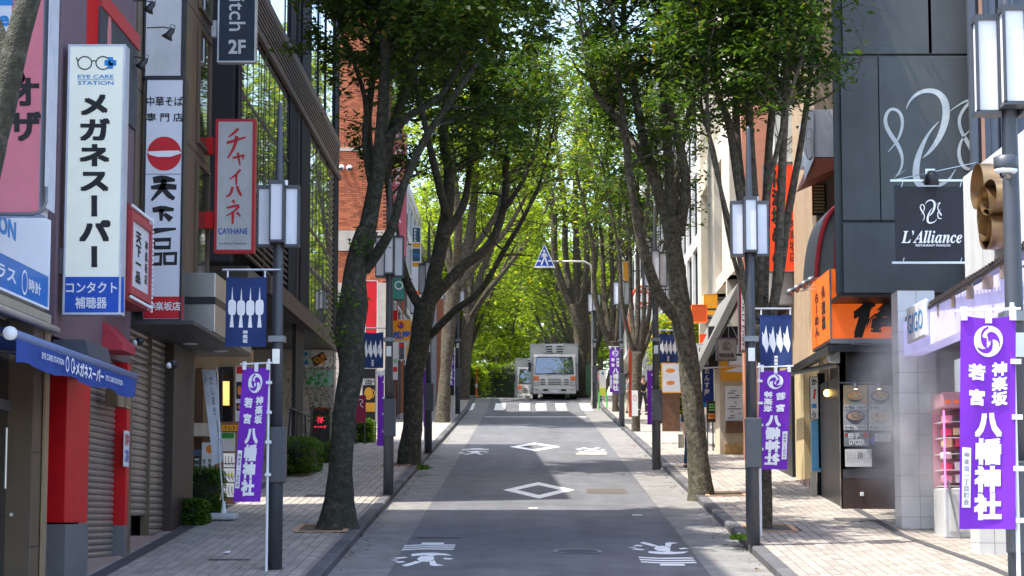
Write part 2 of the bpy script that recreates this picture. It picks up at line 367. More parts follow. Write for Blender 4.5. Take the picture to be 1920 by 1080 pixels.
def bike_mark(cx, cy, fl, lab):
    q = []; r = random.Random(int(cy*10))
    for j in range(3):
        y0 = cy+fl*(.35+j*.32)
        q.append([(cx-.4,y0),(cx-.1,y0+.16*fl),(cx+.38,y0+.1*fl),(cx+.4,y0+.27*fl),(cx-.08,y0+.33*fl),(cx-.4,y0+.17*fl)][::int(fl)])
    q.append([(cx-.15,cy+fl*1.35),(cx+.2,cy+fl*1.35),(cx+.2,cy+fl*1.6),(cx-.15,cy+fl*1.6)][::int(fl)])
    # worn walking figure with an umbrella: body, legs, arm, head
    def pl(pts): q.append([(cx+x, cy-fl*y) for x, y in pts])
    pl([(-.22,.2),(-.06,.02),(.12,.0),(.3,.14),(.4,.42),(.18,.36),(.1,.5),(-.02,.38),(-.2,.5)]); pl([(-.06,.5),(.12,.48),(.16,.95),(.08,1.3),(-.04,1.28),(-.1,.9)])
    pl([(-.1,1.2),(.0,1.3),(-.12,1.75),(-.2,1.95),(-.27,1.8)]); pl([(.1,1.22),(.17,1.1),(.22,1.6),(.34,1.8),(.2,1.9),(.13,1.75)])
    pl([(-.46,.75),(-.3,.6),(-.24,.72),(-.36,.9)]); pl([(-.5,1.05),(-.36,1.0),(-.38,1.15)]); pl([(.3,.75),(.44,.85),(.38,1.02),(.28,.92)]); pl([(-.4,1.3),(-.28,1.2),(-.24,1.4),(-.34,1.48)])
    m = MB()
    for pts in q: m.add([(x, y, gz(y)+.006) for x, y in pts], [tuple(range(len(pts)))])
    setp(m.build('road_marking', wmark), lab, 'road marking', 'walker marks at the road edge')
for px, py, fl, lab in ((800,1037,1,'worn white walker and stripe mark at the near left road edge'),(1245,1040,-1,'worn white walker and stripe mark at the near right road edge'),
                   (890,846,1,'small white walker mark far up the left road edge'),(1110,846,-1,'small white walker mark far up the right road edge')):
    p = onG(px, py); bike_mark(p.x, p.y, fl, lab)
zb = T('zebra_crossing', (0, 99, gz(99)), 'white zebra crossing bars in front of the box truck', 'zebra crossing')
for px in (868,927,974,1005,1043,1090):
    x = XY(px, 99)
    m = MB(); ys = [97.2,98,99,100,101,102,103]; m.add([(x+dx,y,gz(y)+.006) for y in ys for dx in (0,.48)], [(2*i,2*i+1,2*i+3,2*i+2) for i in range(6)]); m.build('bar', wmark, zb)
p0 = onG(905, 782)
flat([[(-1.85,p0.y-.25),(2.4,p0.y-.25),(2.4,p0.y+.25),(-1.85,p0.y+.25)]], 'stop_line', wmark, 'white stop line across the road before the zebra crossing', 'stop line')
# road ironwork
iron = M('cast_iron', (.07,.07,.075), .6, .5, bump=.5, scale=20)
p = onG(1083, 1034); mh = T('manhole_cover', (p.x,p.y,gz(p.y)), 'round cast iron manhole cover in the near asphalt', 'manhole cover')
sl_ = .0825
m = MB(); m.add([(p.x+.32*math.cos(a), p.y+.32*math.sin(a), gz(p.y)+.32*math.sin(a)*sl_+.006) for a in np.linspace(0,2*math.pi,33)[:-1]], [tuple(range(32))]); m.build('lid', iron, mh)
m = MB(); m.add([(p.x+r*math.cos(a), p.y+r*math.sin(a), gz(p.y)+r*math.sin(a)*sl_+.009) for a in np.linspace(0,2*math.pi,33)[:-1] for r in (.32,.37)], [(2*i,2*i+1,(2*i+3)%64,(2*i+2)%64) for i in range(32)]); m.build('rim', mgrey, mh)
p = onG(822, 1007); m = MB(); gr = T('drain_grating', (p.x,p.y,gz(p.y)), 'steel drain grating at the left edge of the asphalt', 'drain grating')
for i in range(14):
    x = p.x-.36+i*.055; m = MB(); m.box(x, x+.03, p.y-.2, p.y+.2, gz(p.y)+.002, gz(p.y)+.012); m.build('bar', mgrey, gr)
p = onG(1137, 921); flat([[(p.x-.42,p.y-.7),(p.x+.42,p.y-.7),(p.x+.42,p.y+.7),(p.x-.42,p.y+.7)]], 'asphalt_patch', M('old_asphalt', (.09,.075,.065), .9), 'rectangular brownish asphalt repair patch beside the nearer diamond', 'patch', .005)
p = onG(1108, 851); flat([[(p.x-.42,p.y-.5),(p.x+.42,p.y-.5),(p.x+.42,p.y+.5),(p.x-.42,p.y+.5)]], 'asphalt_patch', M('pink_concrete', (.42,.3,.22), .9), 'thin pinkish concrete patch below the far right walker mark', 'patch', .005)
for px,py,lab in ((1000,953,'short worn white dash in the middle of the road'),(1195,966,'thin worn white dash near the right road edge')):
    p = onG(px,py); flat([[(p.x-.09,p.y-.1),(p.x+.09,p.y-.06),(p.x+.09,p.y+.08),(p.x-.09,p.y+.06)]], 'road_marking', wmark, lab, 'road marking')
# small pavement lids, litter and tree pit frames
for px,py,lab in ((1465,992,'dark square service lid beside the right kerb tree'),(600,930,'small dark service lid in the left pavement by the trunk'),(430,1050,'long narrow dark slot in the near left pavement'),(1600,975,'flat dark lid in the pavement before the ramen shop')):
    p = onG(px,py,KH); m = MB(); wx = .3 if 'narrow' not in lab else .28
    d = .35 if 'narrow' not in lab else .06
    m.add([(p.x+sx*wx,p.y+sy*d,gz(p.y+sy*d)+KH+zz) for zz in (-.01,.009) for sx,sy in ((-1,-1),(1,-1),(1,1),(-1,1))], [(4,5,6,7),(0,1,5,4),(1,2,6,5),(2,3,7,6),(3,0,4,7)])
    setp(m.build('service_lid', M('lid_dark', (.07,.068,.065), .8)), lab, 'service lid', 'lids in the pavements')
p = onG(425,1038,KH); m = MB(); m.add([(p.x+x,p.y+y,gz(p.y)+KH+z) for x,y,z in ((-.06,-.05,.012),(.05,-.1,.012),(.06,.06,.045),(-.03,.1,.03))], [(0,1,2,3)]); setp(m.build('paper_scrap', wprint), 'crumpled white paper scrap on the left pavement', 'litter')
soil = M('tree_pit_soil', (.12,.085,.05), .95, var=.4, scale=10); tpf = M('tree_pit_frame', (.5,.3,.18), .8)
for (x,y,r),lab in zip(TL+TR, ('nearest left street tree','left street tree behind the lamp','thin right tree by the lamp','right street tree with the forked trunk')):
    t = T('tree_pit', (x,y,gz(y)+KH), 'square planting pit at the foot of the '+lab, 'tree pit', 'tree pits'); ry = r*1.6
    m = MB(); m.add([(x+sx*r,y+sy*ry,gz(y+sy*ry)+KH+.004) for sx,sy in ((-1,-1),(1,-1),(1,1),(-1,1))], [(0,1,2,3)]); m.build('soil', soil, t)
    for ax in (0,1):
        for sg in (-1,1):
            m = MB()
            if ax: m.add([(x+sx*r,y+sg*ry+d,gz(y+sg*ry)+KH+z) for z in (0,.02) for sx,d in ((-1,-.04),(1,-.04),(1,.04),(-1,.04))], [(4,5,6,7),(0,1,5,4),(1,2,6,5),(2,3,7,6),(3,0,4,7)])
            else: m.add([(x+sg*r+d,y+sy*(ry-.04),gz(y+sy*(ry-.04))+KH+z) for z in (0,.02) for d,sy in ((-.04,-1),(.04,-1),(.04,1),(-.04,1))], [(4,5,6,7),(0,1,5,4),(1,2,6,5),(2,3,7,6),(3,0,4,7)])
            m.build('pit_edging', tpf, t)
# ------------------------------------------------------------------ facade helpers
def part(parent, name, mat, fn, **kw):
    m = MB(); fn(m); return m.build(name, mat, parent, **kw)
def bx(parent, name, mat, *a, **kw): return part(parent, name, mat, lambda m: m.box(*a), **kw)
def frame_rect(m, x, dx, Y0, Y1, z0, z1, t):      # four bars of a street-side frame
    m.box(x, x+dx, Y0, Y1, z1-t, z1); m.box(x, x+dx, Y0, Y1, z0, z0+t); m.box(x, x+dx, Y0, Y0+t, z0+t, z1-t); m.box(x, x+dx, Y1-t, Y1, z0+t, z1-t)
def gridwall(parent, side, x, Y0, Y1, z0, z1, cols, rows, wm, gm, fm, inset=.2, pier=.35, span=.45, depth=8., zoff=.0):
    m = MB(); m.box(x+side*inset, x+side*depth, Y0, Y1, z0, z1)
    cw = (Y1-Y0)/cols; rh = (z1-z0)/rows
    for i in range(cols+1):
        a = max(Y0, Y0+cw*i-pier/2); b = min(Y1, Y0+cw*i+pier/2); m.box(x, x+side*inset, a, b, z0, z1)
    for j in range(rows+1):
        a = max(z0, z0+rh*j-span*.5); b = min(z1, z0+rh*j+span*.5); m.box(x+side*.015, x+side*inset, Y0+.02, Y1-.02, a, b)
    m.build('wall', wm, parent)
    for i in range(cols):
        for j in range(rows):
            ya, yb = Y0+cw*i+pier/2, Y0+cw*(i+1)-pier/2; za, zb = z0+rh*j+span*.5, z0+rh*(j+1)-span*.5
            p = bx(parent, 'window', gm, x+side*(inset-.03), x+side*(inset-.012), ya, yb, za, zb)
            def fr(m):
                frame_rect(m, x+side*(inset-.03), -side*.05, ya, yb, za, zb, .05); m.box(x+side*(inset-.031), x+side*(inset-.075), (ya+yb)/2-.025, (ya+yb)/2+.025, za+.05, zb-.05)
            part(p, 'frame', fm, fr)
def sign_front(name, label, cat, x0, y0, x1, y1, Y, depth, facem, framem, fr=3, group=None, side=None):
    """projecting sign box facing down the street; pixel rectangle of its front"""
    a = onY(x0, y1, Y); b = onY(x1, y0, Y); c = onY((x0+x1)/2, y1, Y)
    t = T(name, (c.x, Y+depth/2, a.z), label, cat, group)
    f = fr*Y/F
    bx(t, 'housing', side or framem, a.x, b.x, Y+.012, Y+depth, a.z, b.z, bevel=.006)
    def frm(m):
        m.box(a.x, b.x, Y-.006, Y+.012, b.z-f, b.z); m.box(a.x, b.x, Y-.006, Y+.012, a.z, a.z+f)
        m.box(a.x, a.x+f, Y-.006, Y+.012, a.z+f, b.z-f); m.box(b.x-f, b.x, Y-.006, Y+.012, a.z+f, b.z-f)
    if fr: part(t, 'frame', framem, frm)
    bx(t, 'face_panel', facem, a.x+f, b.x-f, Y+.0, Y+.0119, a.z+f, b.z-f)
    return t
def letter(parent, mat, fn, name='lettering'):
    m = MB(); fn(m); sg = m.seg
    if len(sg) < 2: return m.build(name, mat, parent)
    cut = sorted(set([(0,0)]+sg+[(len(m.v),len(m.f))]))      # every run of text its own piece
    for (v0,f0),(v1,f1) in zip(cut, cut[1:]):
        if f1 > f0:
            q = MB(); q.v = m.v[v0:v1]; q.f = [tuple(i-v0 for i in f) for f in m.f[f0:f1]]; q.mi = [0]*len(q.f); q.build(name, mat, parent)
def spot(px, py, Y, dx, lab):
    """gooseneck spotlight: wall arm and a flared head"""
    c = onY(px, py, Y); t = T('spotlight', c, lab, 'spotlight', 'black spotlights above the shop signs')
    part(t, 'arm', black, lambda m: m.tube([c+Vector((dx,.1,.1)), c+Vector((dx*.3,.05,.1)), c+Vector((0,0,.07))], .009, 6))
    part(t, 'head', black, lambda m: m.tube([c+Vector((.05,0,.07)), c+Vector((.03,.0,.03)), c+Vector((-.01,0,-.02)), c+Vector((-.04,.0,-.08))], [.03,.045,.05,.09], 12), smooth=True)
    part(t, 'yoke', black, lambda m: m.tube([c+Vector((.07,0,.06)), c+Vector((.08,0,.11)), c+Vector((.02,0,.13)), c+Vector((0,0,.07))], .006, 5))
bronze = M('bronze_panel', (.16,.115,.075), .55, .2, var=.12, scale=2, dirt=.2); tilew = M('mauve_tile', (.16,.1,.12), .6, var=.2, scale=12, bump=.2)
shut = M('shutter_metal', (.34,.3,.265), .42, .55, var=.15, scale=3, dirt=.3); brownp = M('dark_brown_metal', (.045,.033,.027), .5, .3)
greystone = M('grey_stone', (.15,.15,.155), .6, var=.12, scale=14); pinkstone = M('pink_stone', (.32,.23,.2), .7, var=.15, scale=14)
navyw = M('navy_panel', (.012,.015,.024), .75, 0., var=.1, scale=1, spec=.12); pinkp = M('pink_panel', (.68,.2,.25), .5, var=.05)
lit = M('lit_white_panel', (.74,.78,.68), .4, var=.03, emit=.06); wface = M('white_acrylic', (.72,.74,.8), .35, var=.03); wface2 = M('grey_white_panel', (.6,.61,.62), .5, var=.08, dirt=.2)
XL = -5.8
# ---- building A: spectacle shop
ya, yb = 17.0, YX(85, XL); g0 = gz(24)
A = T('shop_building', (XL-3, 21, g0), 'beige spectacle shop building at the left edge', 'building')
zt, zm, zb_ = onX(81,405,XL).z, onX(81,514,XL).z, onX(81,578,XL).z
bx(A, 'upper_wall', M('pale_grey_wall', (.45,.44,.45), .8), XL-.35, XL-8, ya, yb, zb_-.4, 17)
bx(A, 'column', bronze, XL, XL-.5, YX(62,XL), yb, -2, zb_-.16, bevel=.012)
bx(A, 'column_trim', M('bronze_trim', (.4,.31,.2), .4, .5), XL+.012, XL+.04, YX(78,XL), yb+.01, -2, zb_-.16)
bx(A, 'beam', M('beige_beam', (.38,.31,.22), .6), XL+.04, XL-.45, ya, yb, zb_-.16, zb_-.06)
part(A, 'pipe_cover', M('beige_pipe', (.5,.42,.31), .5), lambda m: m.tube([(XL+.1,ya,zb_-.24),(XL+.1,yb+.05,zb_-.24)], .045, 10), smooth=True)
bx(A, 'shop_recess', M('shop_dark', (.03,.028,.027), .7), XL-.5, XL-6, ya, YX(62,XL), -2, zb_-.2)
fs = T('fascia_sign', (XL, 21, zb_), 'white fascia sign with blue band over the spectacle shop', 'sign')
bx(fs, 'white_panel', wface, XL-.3, XL, ya, yb-.02, zm, zt); bx(fs, 'blue_band', M('blue_band', (.015,.16,.5), .4), XL-.3, XL, ya, yb-.02, zb_+.03, zm-.003)
bx(fs, 'rim', wprint, XL-.31, XL+.012, ya, yb, zb_, zb_+.028); bx(fs, 'rim', wprint, XL-.31, XL+.012, yb-.02, yb, zb_+.03, zt)
mp = faceX(XL, 1, 0, 0)
Y_ = lambda px: YX(px, XL)
letter(fs, cyanb, lambda m: m.text(mp, 'STATION', Y_(-75), zm+.42, Y_(20), zm+.22, .03))
letter(fs, wprint, lambda m: (m.text(mp, 'メガネサングラス', Y_(-160), zm-.1, Y_(22), zb_+.13, .02), m.text(mp, '時計', Y_(47), zm-.13, Y_(70), zb_+.13, .02), m.ring(mp, (Y_(34)+Y_(44))/2, (zm+zb_)/2, .13, .03)))
dr = T('glazed_door', (XL-.3, 22.5, -1.4), 'dark glazed shop door with steel handle at the left edge', 'door')
zd = onX(10,770,XL-.3).z
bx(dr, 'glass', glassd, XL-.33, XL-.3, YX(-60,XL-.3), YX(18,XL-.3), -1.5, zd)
part(dr, 'frame', mgrey, lambda m: (m.box(XL-.36,XL-.26,YX(-60,XL-.3),YX(28,XL-.3),zd,zd+.12), m.box(XL-.36,XL-.26,YX(18,XL-.3),YX(28,XL-.3),-1.6,zd)))
hp = onX(12,965,XL-.3)
part(dr, 'handle', steel, lambda m: (m.tube([hp, hp+Vector((.08,0,0)), hp+Vector((.08,-.1,0))], .022, 8), m.tube([(XL-.24,YX(3,XL-.3),hp.z+.3),(XL-.24,YX(3,XL-.3),hp.z+1.0)], .014, 8)))
for z in (-.35, .75): bx(A, 'column_joint', brownp, XL+.0005, XL+.003, YX(62,XL), YX(78,XL), z, z+.015)
for px in (30, 46): bx(A, 'door_side_trim', M('bronze_trim2', (.25,.2,.14), .4, .5), XL-.3, XL-.2, YX(px,XL-.3), YX(px,XL-.3)+.06, -1.6, zb_-.2)
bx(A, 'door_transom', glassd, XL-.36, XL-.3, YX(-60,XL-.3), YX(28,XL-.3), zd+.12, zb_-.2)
# pink projecting sign
ps = sign_front('projecting_sign', 'pink projecting sign with black characters at the top left', 'sign', -60, -60, 83, 398, 22.6, .45, pinkp, wface, 0)
a = onY(83,398,22.6)
part(ps, 'side_frame', M('pale_frame', (.6,.62,.68), .4), lambda m: m.box(a.x, a.x+.012, 22.58, 23.05, a.z+.05, 6.5), bevel=.004)
part(ps, 'corner_trim', mgrey, lambda m: m.tube([onY(-60,402,22.58), onY(60,402,22.58), onY(78,396,22.58), onY(86,380,22.58), onY(87,350,22.58)], .02, 6), smooth=True)
letter(ps, ink, lambda m: (m.vtext(front(22.6), 'オザ', 10, 140, 80, 268, .035)))
letter(ps, wface, lambda m: m.rect(front(22.6), -60, -60, 22, 60), 'white_patch'); letter(ps, cyanb, lambda m: (m.rect(front(22.6,.008), -60, -60, 24, 10), m.text(front(22.6,.008), 'eye', -40, 30, 16, 56, .03)), 'blue_print')
# ---- eye care sign box
Ye = 26.05
ec = sign_front('projecting_sign', 'tall white sign with eyeglasses emblem and bold black kana', 'sign', 117, 83, 236, 590, Ye, .27, lit, M('sign_rim', (.62,.66,.72), .35, .4), 4)
f_ = front(Ye)
letter(ec, blue, lambda m: m.rect(f_, 121, 519, 232.5, 586), 'blue_panel')
letter(ec, ink, lambda m: [m.vtext(f_, 'メガネスーパー', 145, 172, 209, 505, .045)])
letter(ec, ink, lambda m: (m.ring(f_, 159, 118, 13, 2.2, 12), m.ring(f_, 193, 118, 13, 2.2, 12), m.stroke(f_, [(172,116),(176,113),(180,116)], 2.2), m.stroke(f_, [(146,114),(143,108)], 2.5)), 'eyeglasses_emblem')
letter(ec, cyanb, lambda m: (m.rect(front(Ye,.006), 202,107,212,129), m.rect(front(Ye,.006), 196,112.5,218,123), m.text(f_, 'EYE CARE', 146,140,213,147,.012), m.text(f_, 'STATION', 146,152,213,159,.012), m.rect(f_, 146,149,213,150)))
letter(ec, wprint, lambda m: (m.text(front(Ye,.008), 'コンタクト', 124,529,219,549,.02), m.text(front(Ye,.008), '補聴器', 141,557,200,578,.02)))
for py in (175, 490):
    c = onY(117, py, Ye+.12); bx(ec, 'bracket', mgrey, XL-.4, c.x+.02, Ye+.07, Ye+.2, c.z-.16, c.z+.16)
# ---- blue awning
xa = -4.8; y1 = YX(254, xa); y0 = YX(20, xa); z1 = onX(254,710,xa).z; z0 = onX(254,747,xa).z
aw = T('awning', (xa, (y0+y1)/2, z0), 'blue shop awning with white kana lettering on its valance', 'awning')
bl = M('blue_canvas', (.008,.05,.27), .7, var=.15)
part(aw, 'roller', M('blue_roller', (.12,.16,.3), .4), lambda m: m.tube([(xa-.02,y0,z1+.02),(xa-.02,y1,z1+.02)], .05, 12), smooth=True)
part(aw, 'end_cap', wface, lambda m: m.tube([(xa-.02,y0-.05,z1+.02),(xa-.02,y0,z1+.02)], .065, 12), smooth=True)
def val(m):
    n = 40; V = []
    for i in range(n+1):
        y = y0+.1+(y1-y0-.1)*i/n; s = .018*math.sin(i*.9)+.01*math.sin(i*2.3)
        V += [(xa+.01,y,z1), (xa+.01+s,y,z0+.02*math.sin(i*.5))]
    m.add(V, [(2*i,2*i+1,2*i+3,2*i+2) for i in range(n)])
part(aw, 'valance', bl, val, smooth=True)
for y in (y0+.3, (y0+y1)/2, y1-.3):
    part(aw, 'support_arm', mgrey, lambda m: m.tube([(XL,y,z1+.12),(xa,y,z1+.02)], .018, 6))
part(aw, 'canvas', bl, lambda m: m.add([(XL-.2,y0,z1+.2),(xa,y0,z1+.07),(xa,y1,z1+.07),(XL-.2,y1-.3,z1+.2)], [(0,1,2,3)]))
mpa = faceX(xa+.035, 1, 0, 0)
letter(aw, wprint, lambda m: (m.text(mpa, 'EYE CARE STATION', YX(68,xa), z1-.075, YX(110,xa), z0+.105, .01), m.ring(mpa, YX(117,xa), (z1+z0)/2+.01, .07, .02), m.ring(mpa, YX(127,xa), (z1+z0)/2+.01, .07, .02),
     m.text(mpa, '+メガネスーパー', YX(128,xa), z1-.05, YX(186,xa), z0+.05, .03), m.text(mpa, 'EYE CARE STATION', YX(190,xa), z1-.09, YX(222,xa), z0+.09, .01)))
# ---- alley between shops
al = T('alley_entrance', (XL-.8, 26.1, gz(26)), 'narrow tiled alley entrance beside the red pillar', 'entrance')
bx(al, 'tile_wall', tilew, XL-.75, XL-3, yb+.001, 26.75, -1.5, 18); bx(al, 'red_door', M('dark_red', (.22,.01,.02), .5), XL-.74, XL-.7, yb+.35, 26.4, -1.2, 1.3)
bx(al, 'door_post', black, XL-.74, XL-.62, 26.42, 26.52, -1.2, 1.6)
def tilestrip(m):
    for i in range(28): m.box(XL-.74, XL-.705, yb+.02, yb+.3, -1.1+i*.085, -1.1+i*.085+.076)
part(al, 'pale_tiles', M('pale_tile', (.4,.38,.38), .5), tilestrip)
c = onX(97,830,XL-.4)
lb = T('wall_lantern', c, 'black wall lantern box with pale panel in the alley', 'lantern')
part(lb, 'housing', black, lambda m: m.box(c.x-.08,c.x+.08,c.y-.12,c.y+.12,c.z-.2,c.z+.2), bevel=.02); part(lb, 'pane', M('lantern_pane', (.7,.6,.4), .3), lambda m: m.box(c.x-.05,c.x+.06,c.y-.135,c.y-.121,c.z-.17,c.z+.02)); part(lb, 'lid', steel, lambda m: m.box(c.x-.05,c.x+.06,c.y-.14,c.y-.121,c.z+.05,c.z+.15))
c = onX(93,1010,XL-.25)
st = part(None, 'standing_stone', M('dark_stone', (.04,.045,.045), .6, bump=.5), lambda m: m.lathe((c.x,c.y,gz(c.y)+KH), [(.2,0),(.21,.3),(.2,.52),(.15,.6),(.05,.63)], 12), smooth=True); setp(st, 'dark rounded standing stone in the alley entrance', 'stone')
# ---- building B : red noodle shop
B = T('noodle_shop_building', (XL-2, 28.8, gz(29)), 'dark noodle shop building with red pillars and a metal shutter', 'building')
Yr0, Yr1, Ys1, Yr2 = YX(122,XL), YX(165,XL), YX(226,XL), YX(241,XL)
zs0 = onX(165,1048,XL).z; ztop = 2.2
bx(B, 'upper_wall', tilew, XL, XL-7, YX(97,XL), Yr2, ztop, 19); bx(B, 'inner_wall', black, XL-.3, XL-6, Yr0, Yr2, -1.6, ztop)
bx(B, 'red_pillar', red, XL-.3, XL+.02, Yr0, Yr1, onX(125,980,XL).z, ztop, bevel=.01); bx(B, 'pillar_base', greystone, XL-.3, XL+.03, Yr0, Yr1, -1.6, onX(125,980,XL).z-.02)
bx(B, 'thin_red_pillar', red, XL-.2, XL+.06, Ys1+.15, Yr2-.22, onX(230,985,XL).z, ztop, bevel=.01); bx(B, 'thin_pillar_base', greystone, XL-.2, XL+.05, Ys1+.15, Yr2-.22, -1.6, onX(230,985,XL).z)
bx(B, 'metal_post', bronze, XL-.3, XL+.03, Yr2-.2, Yr2+.15, -1.6, ztop, bevel=.01); bx(B, 'plinth', pinkstone, XL-.3, XL+.01, Yr1, Ys1+.15, -1.6, zs0)
def shutter(parent, Y0, Y1, z0, z1, x=XL-.1, h=.085):
    s = bx(parent, 'shutter', shut, x-.06, x-.03, Y0, Y1, z0, z1)
    n = int((z1-z0)/h); me = None
    for i in range(n):
        m = MB(); z = z0+i*h
        if me is None:
            m.prism([Vector((x-.03, Y0, z)), Vector((x-.002, Y0, z+.012)), Vector((x+.006, Y0, z+h*.5)), Vector((x-.008, Y0, z+h-.012)), Vector((x-.03, Y0, z+h-.004))], (0, Y1-Y0, 0))
            o = m.build('slat', shut, s); me = o.data; zz = z
        else:
            o = bpy.data.objects.new('slat', me); col.objects.link(o); o.parent = s; o.location = (0,0,z-zz)
    return s
shutter(B, Yr1, Ys1+.1, zs0, ztop)
bx(B, 'red_sign_post', red, XL-.05, XL+.015, YX(146,XL), YX(166,XL), onX(166,110,XL).z, 9, bevel=.01)
zr = onX(240,78,XL).z
bx(B, 'red_sign_beam', M('red_beam', (.5,.04,.04), .5), XL-.02, XL+.06, YX(168,XL), YX(241,XL), zr, zr+.22); bx(B, 'sign_board', M('charcoal_board', (.05,.055,.06), .6), XL+.0, XL+.04, YX(166,XL), YX(240,XL), zr-1.2, zr-.002)
letter(B, M('pale_pink_print', (.6,.2,.2), .6), lambda m: m.disc(faceX(XL+.04,1,0,0), YX(184,XL), zr-.35, .14, .42), 'pink_board_motif'); letter(B, wprint, lambda m: m.poly(faceX(XL+.04,1,0,0), [(YX(193,XL),zr-.7),(YX(200,XL),zr-.75),(YX(198,XL),zr-.4)]), 'white_motif')
c = onX(236,842,XL+.08); nb = bx(None, 'notice_board', paper, XL+.062, XL+.075, YX(232,XL+.06), YX(241,XL+.06), onX(236,875,XL+.06).z, onX(236,808,XL+.06).z); setp(nb, 'small white notice on the thin red pillar', 'notice')
letter(nb, redp, lambda m: m.text(faceX(XL+.075,1,0,0), '営業中', YX(233,XL+.06), c.z+.22, YX(240,XL+.06), c.z+.05, .02)); letter(nb, blue, lambda m: m.text(faceX(XL+.075,1,0,0), 'ご案内', YX(233,XL+.06), c.z-.0, YX(240,XL+.06), c.z-.18, .02))
# angled red shop sign with bead lights
xs = -5.45; ya_, yb_ = YX(236,xs), YX(276,xs); za = onX(276,582,xs).z; zb2 = onX(276,405,xs).z
rs = T('wall_sign', (xs, (ya_+yb_)/2, za), 'red framed shop sign edged with bead lights, black brush characters', 'sign')
bx(rs, 'housing', M('deep_red', (.3,.02,.03), .5), XL, xs-.02, ya_, yb_, za, zb2); bx(rs, 'face_panel', wface, xs-.02, xs-.005, ya_+.1, yb_-.1, za+.22, zb2-.2)
part(rs, 'frame', M('dull_red', (.45,.05,.06), .5), lambda m: frame_rect(m, xs-.02, .05, ya_, yb_, za+.1, zb2-.1, .11))
mps = faceX(xs-.005, 1, 0, 0)
letter(rs, ink, lambda m: (m.vtext(mps, '天下一品', (ya_*.62+yb_*.38)-.12, zb2-.3, (ya_*.62+yb_*.38)+.3, za+.3, .05), m.vtext(mps, '神楽坂店', yb_-.42, zb2-.35, yb_-.18, za+.35, .02)))
def beads(m):
    for z in (za+.05, zb2-.04):
        for i in range(26): m.ball((xs+.03, ya_+(yb_-ya_)*i/25, z), .022, n=6, m=4)
    for i in range(22): m.ball((xs+.03, yb_, za+(zb2-za)*i/21), .022, n=6, m=4)
setp(part(rs, 'bead_lights', wprint, beads), kind='stuff')
rh = T('canopy_hood', (XL+.2, 29.3, 2.0), 'small red sloping hood below the bead edged sign', 'hood')
part(rh, 'cloth', M('red_cloth', (.45,.04,.06), .8), lambda m: m.prism([Vector((XL,YX(188,XL),onX(188,600,XL).z)),Vector((XL+.28,YX(188,XL),onX(188,640,XL).z)),Vector((XL+.28,YX(188,XL),onX(188,655,XL).z)),Vector((XL,YX(188,XL),onX(188,655,XL).z))], (0,.95,0)))
for i in range(2):
    y = YX(192,XL)+i*.5; part(rh, 'lamp_glass', M('smoky_glass', (.1,.07,.04), .2), lambda m: m.box(XL+.03,XL+.22,y,y+.4,1.5,1.75), bevel=.02)
vh = T('vent_hood', (XL+.3, 26, 1.9), 'dark blue grey vent hood behind the blue awning', 'vent hood')
part(vh, 'hood', M('blue_grey_metal', (.06,.07,.09), .5), lambda m: m.prism([Vector((XL,YX(95,XL),1.75)),Vector((XL+.5,YX(95,XL),1.75)),Vector((XL+.4,YX(95,XL),2.15)),Vector((XL,YX(95,XL),2.15))], (0,1.4,0)))
# ---- noodle vertical sign
Yn = 31.4
ns_ = sign_front('projecting_sign', 'tall white noodle shop sign with red disc and brush characters', 'sign', 264, 146, 347, 602, Yn, .3, wface, M('black_frame', (.02,.022,.028), .45), 4)
f_ = front(Yn)
letter(ns_, redp, lambda m: m.disc(f_, 308, 288, 32), 'red_disc'); letter(ns_, redp, lambda m: m.rect(f_, 268.5, 556, 342.5, 597), 'red_panel')
letter(ns_, wprint, lambda m: (m.poly(front(Yn,.008), [(276,284),(300,283),(335,282),(341,287),(320,294),(295,294),(280,290)]), m.text(front(Yn,.008), '神楽坂店', 275,566,338,582,.02)))
letter(ns_, ink, lambda m: (m.text(f_, '中華そば', 275,181,343,199,.015), m.text(f_, '専 門 店', 275,212,343,228,.015), m.rect(f_, 269,326,342,327)))
def brush(m):
    def S(pts, w): m.stroke(f_, pts, [q*1.35 for q in w], sm=1)
    S([(287,338),(306,335),(328,338)], [9,11,4]); S([(283,352),(308,349),(331,351)], [5,9,7]); S([(309,336),(305,352),(284,376)], [7,8,3]); S([(305,352),(316,366),(327,373)], [6,8,5])
    S([(286,394),(305,391),(326,393)], [7,9,4]); S([(303,392),(302,414)], [8,4]); S([(308,401),(321,412)], [5,9])
    S([(281,434),(305,431),(330,429)], [9,6,3])
    for cx,cy,sx,sy in ((304,457,15,7),(291,486,11,9),(319,485,11,9)): m.stroke(f_, [(cx-sx,cy-sy),(cx+sx,cy-sy-1),(cx+sx-1,cy+sy),(cx-sx+1,cy+sy)], 8, True)
letter(ns_, ink, brush)
np_ = sign_front('projecting_sign', 'blank off white sign panel above the noodle shop sign', 'sign', 268, -120, 347, 146, Yn+.01, .3, wface2, M('black_frame', (.02,.022,.028), .45), 4)
for px,py,lab in ((318,62,'black gooseneck spotlight second from the top beside the blank panel'),(268,118,'lowest black gooseneck spotlight beside the white sign tops'),(282,12,'topmost black gooseneck spotlight at the picture edge')): spot(px, py, Yn-.9, -.35, lab)
for px,py,lab in ((258,640,'round black spotlight on a rod under the bead edged sign'),(322,683,'round silver spotlight on a rod below the steel canopy')):
    c = onY(px,py,30.2); t = T('spotlight', c, lab, 'spotlight', 'round spotlights on rods')
    part(t, 'arm', black, lambda m: m.tube([c+Vector((-.6,.05,.01)), c], .008, 6)); part(t, 'head', black, lambda m: m.tube([c+Vector((-.06,0,.0)), c+Vector((.03,-.01,.0)), c+Vector((.07,-.02,-.02))], [.035,.06,.05], 12), smooth=True); part(t, 'lens', wface, lambda m: m.ball(c+Vector((-.03,-.03,-.02)), .045, n=8, m=6), smooth=True)
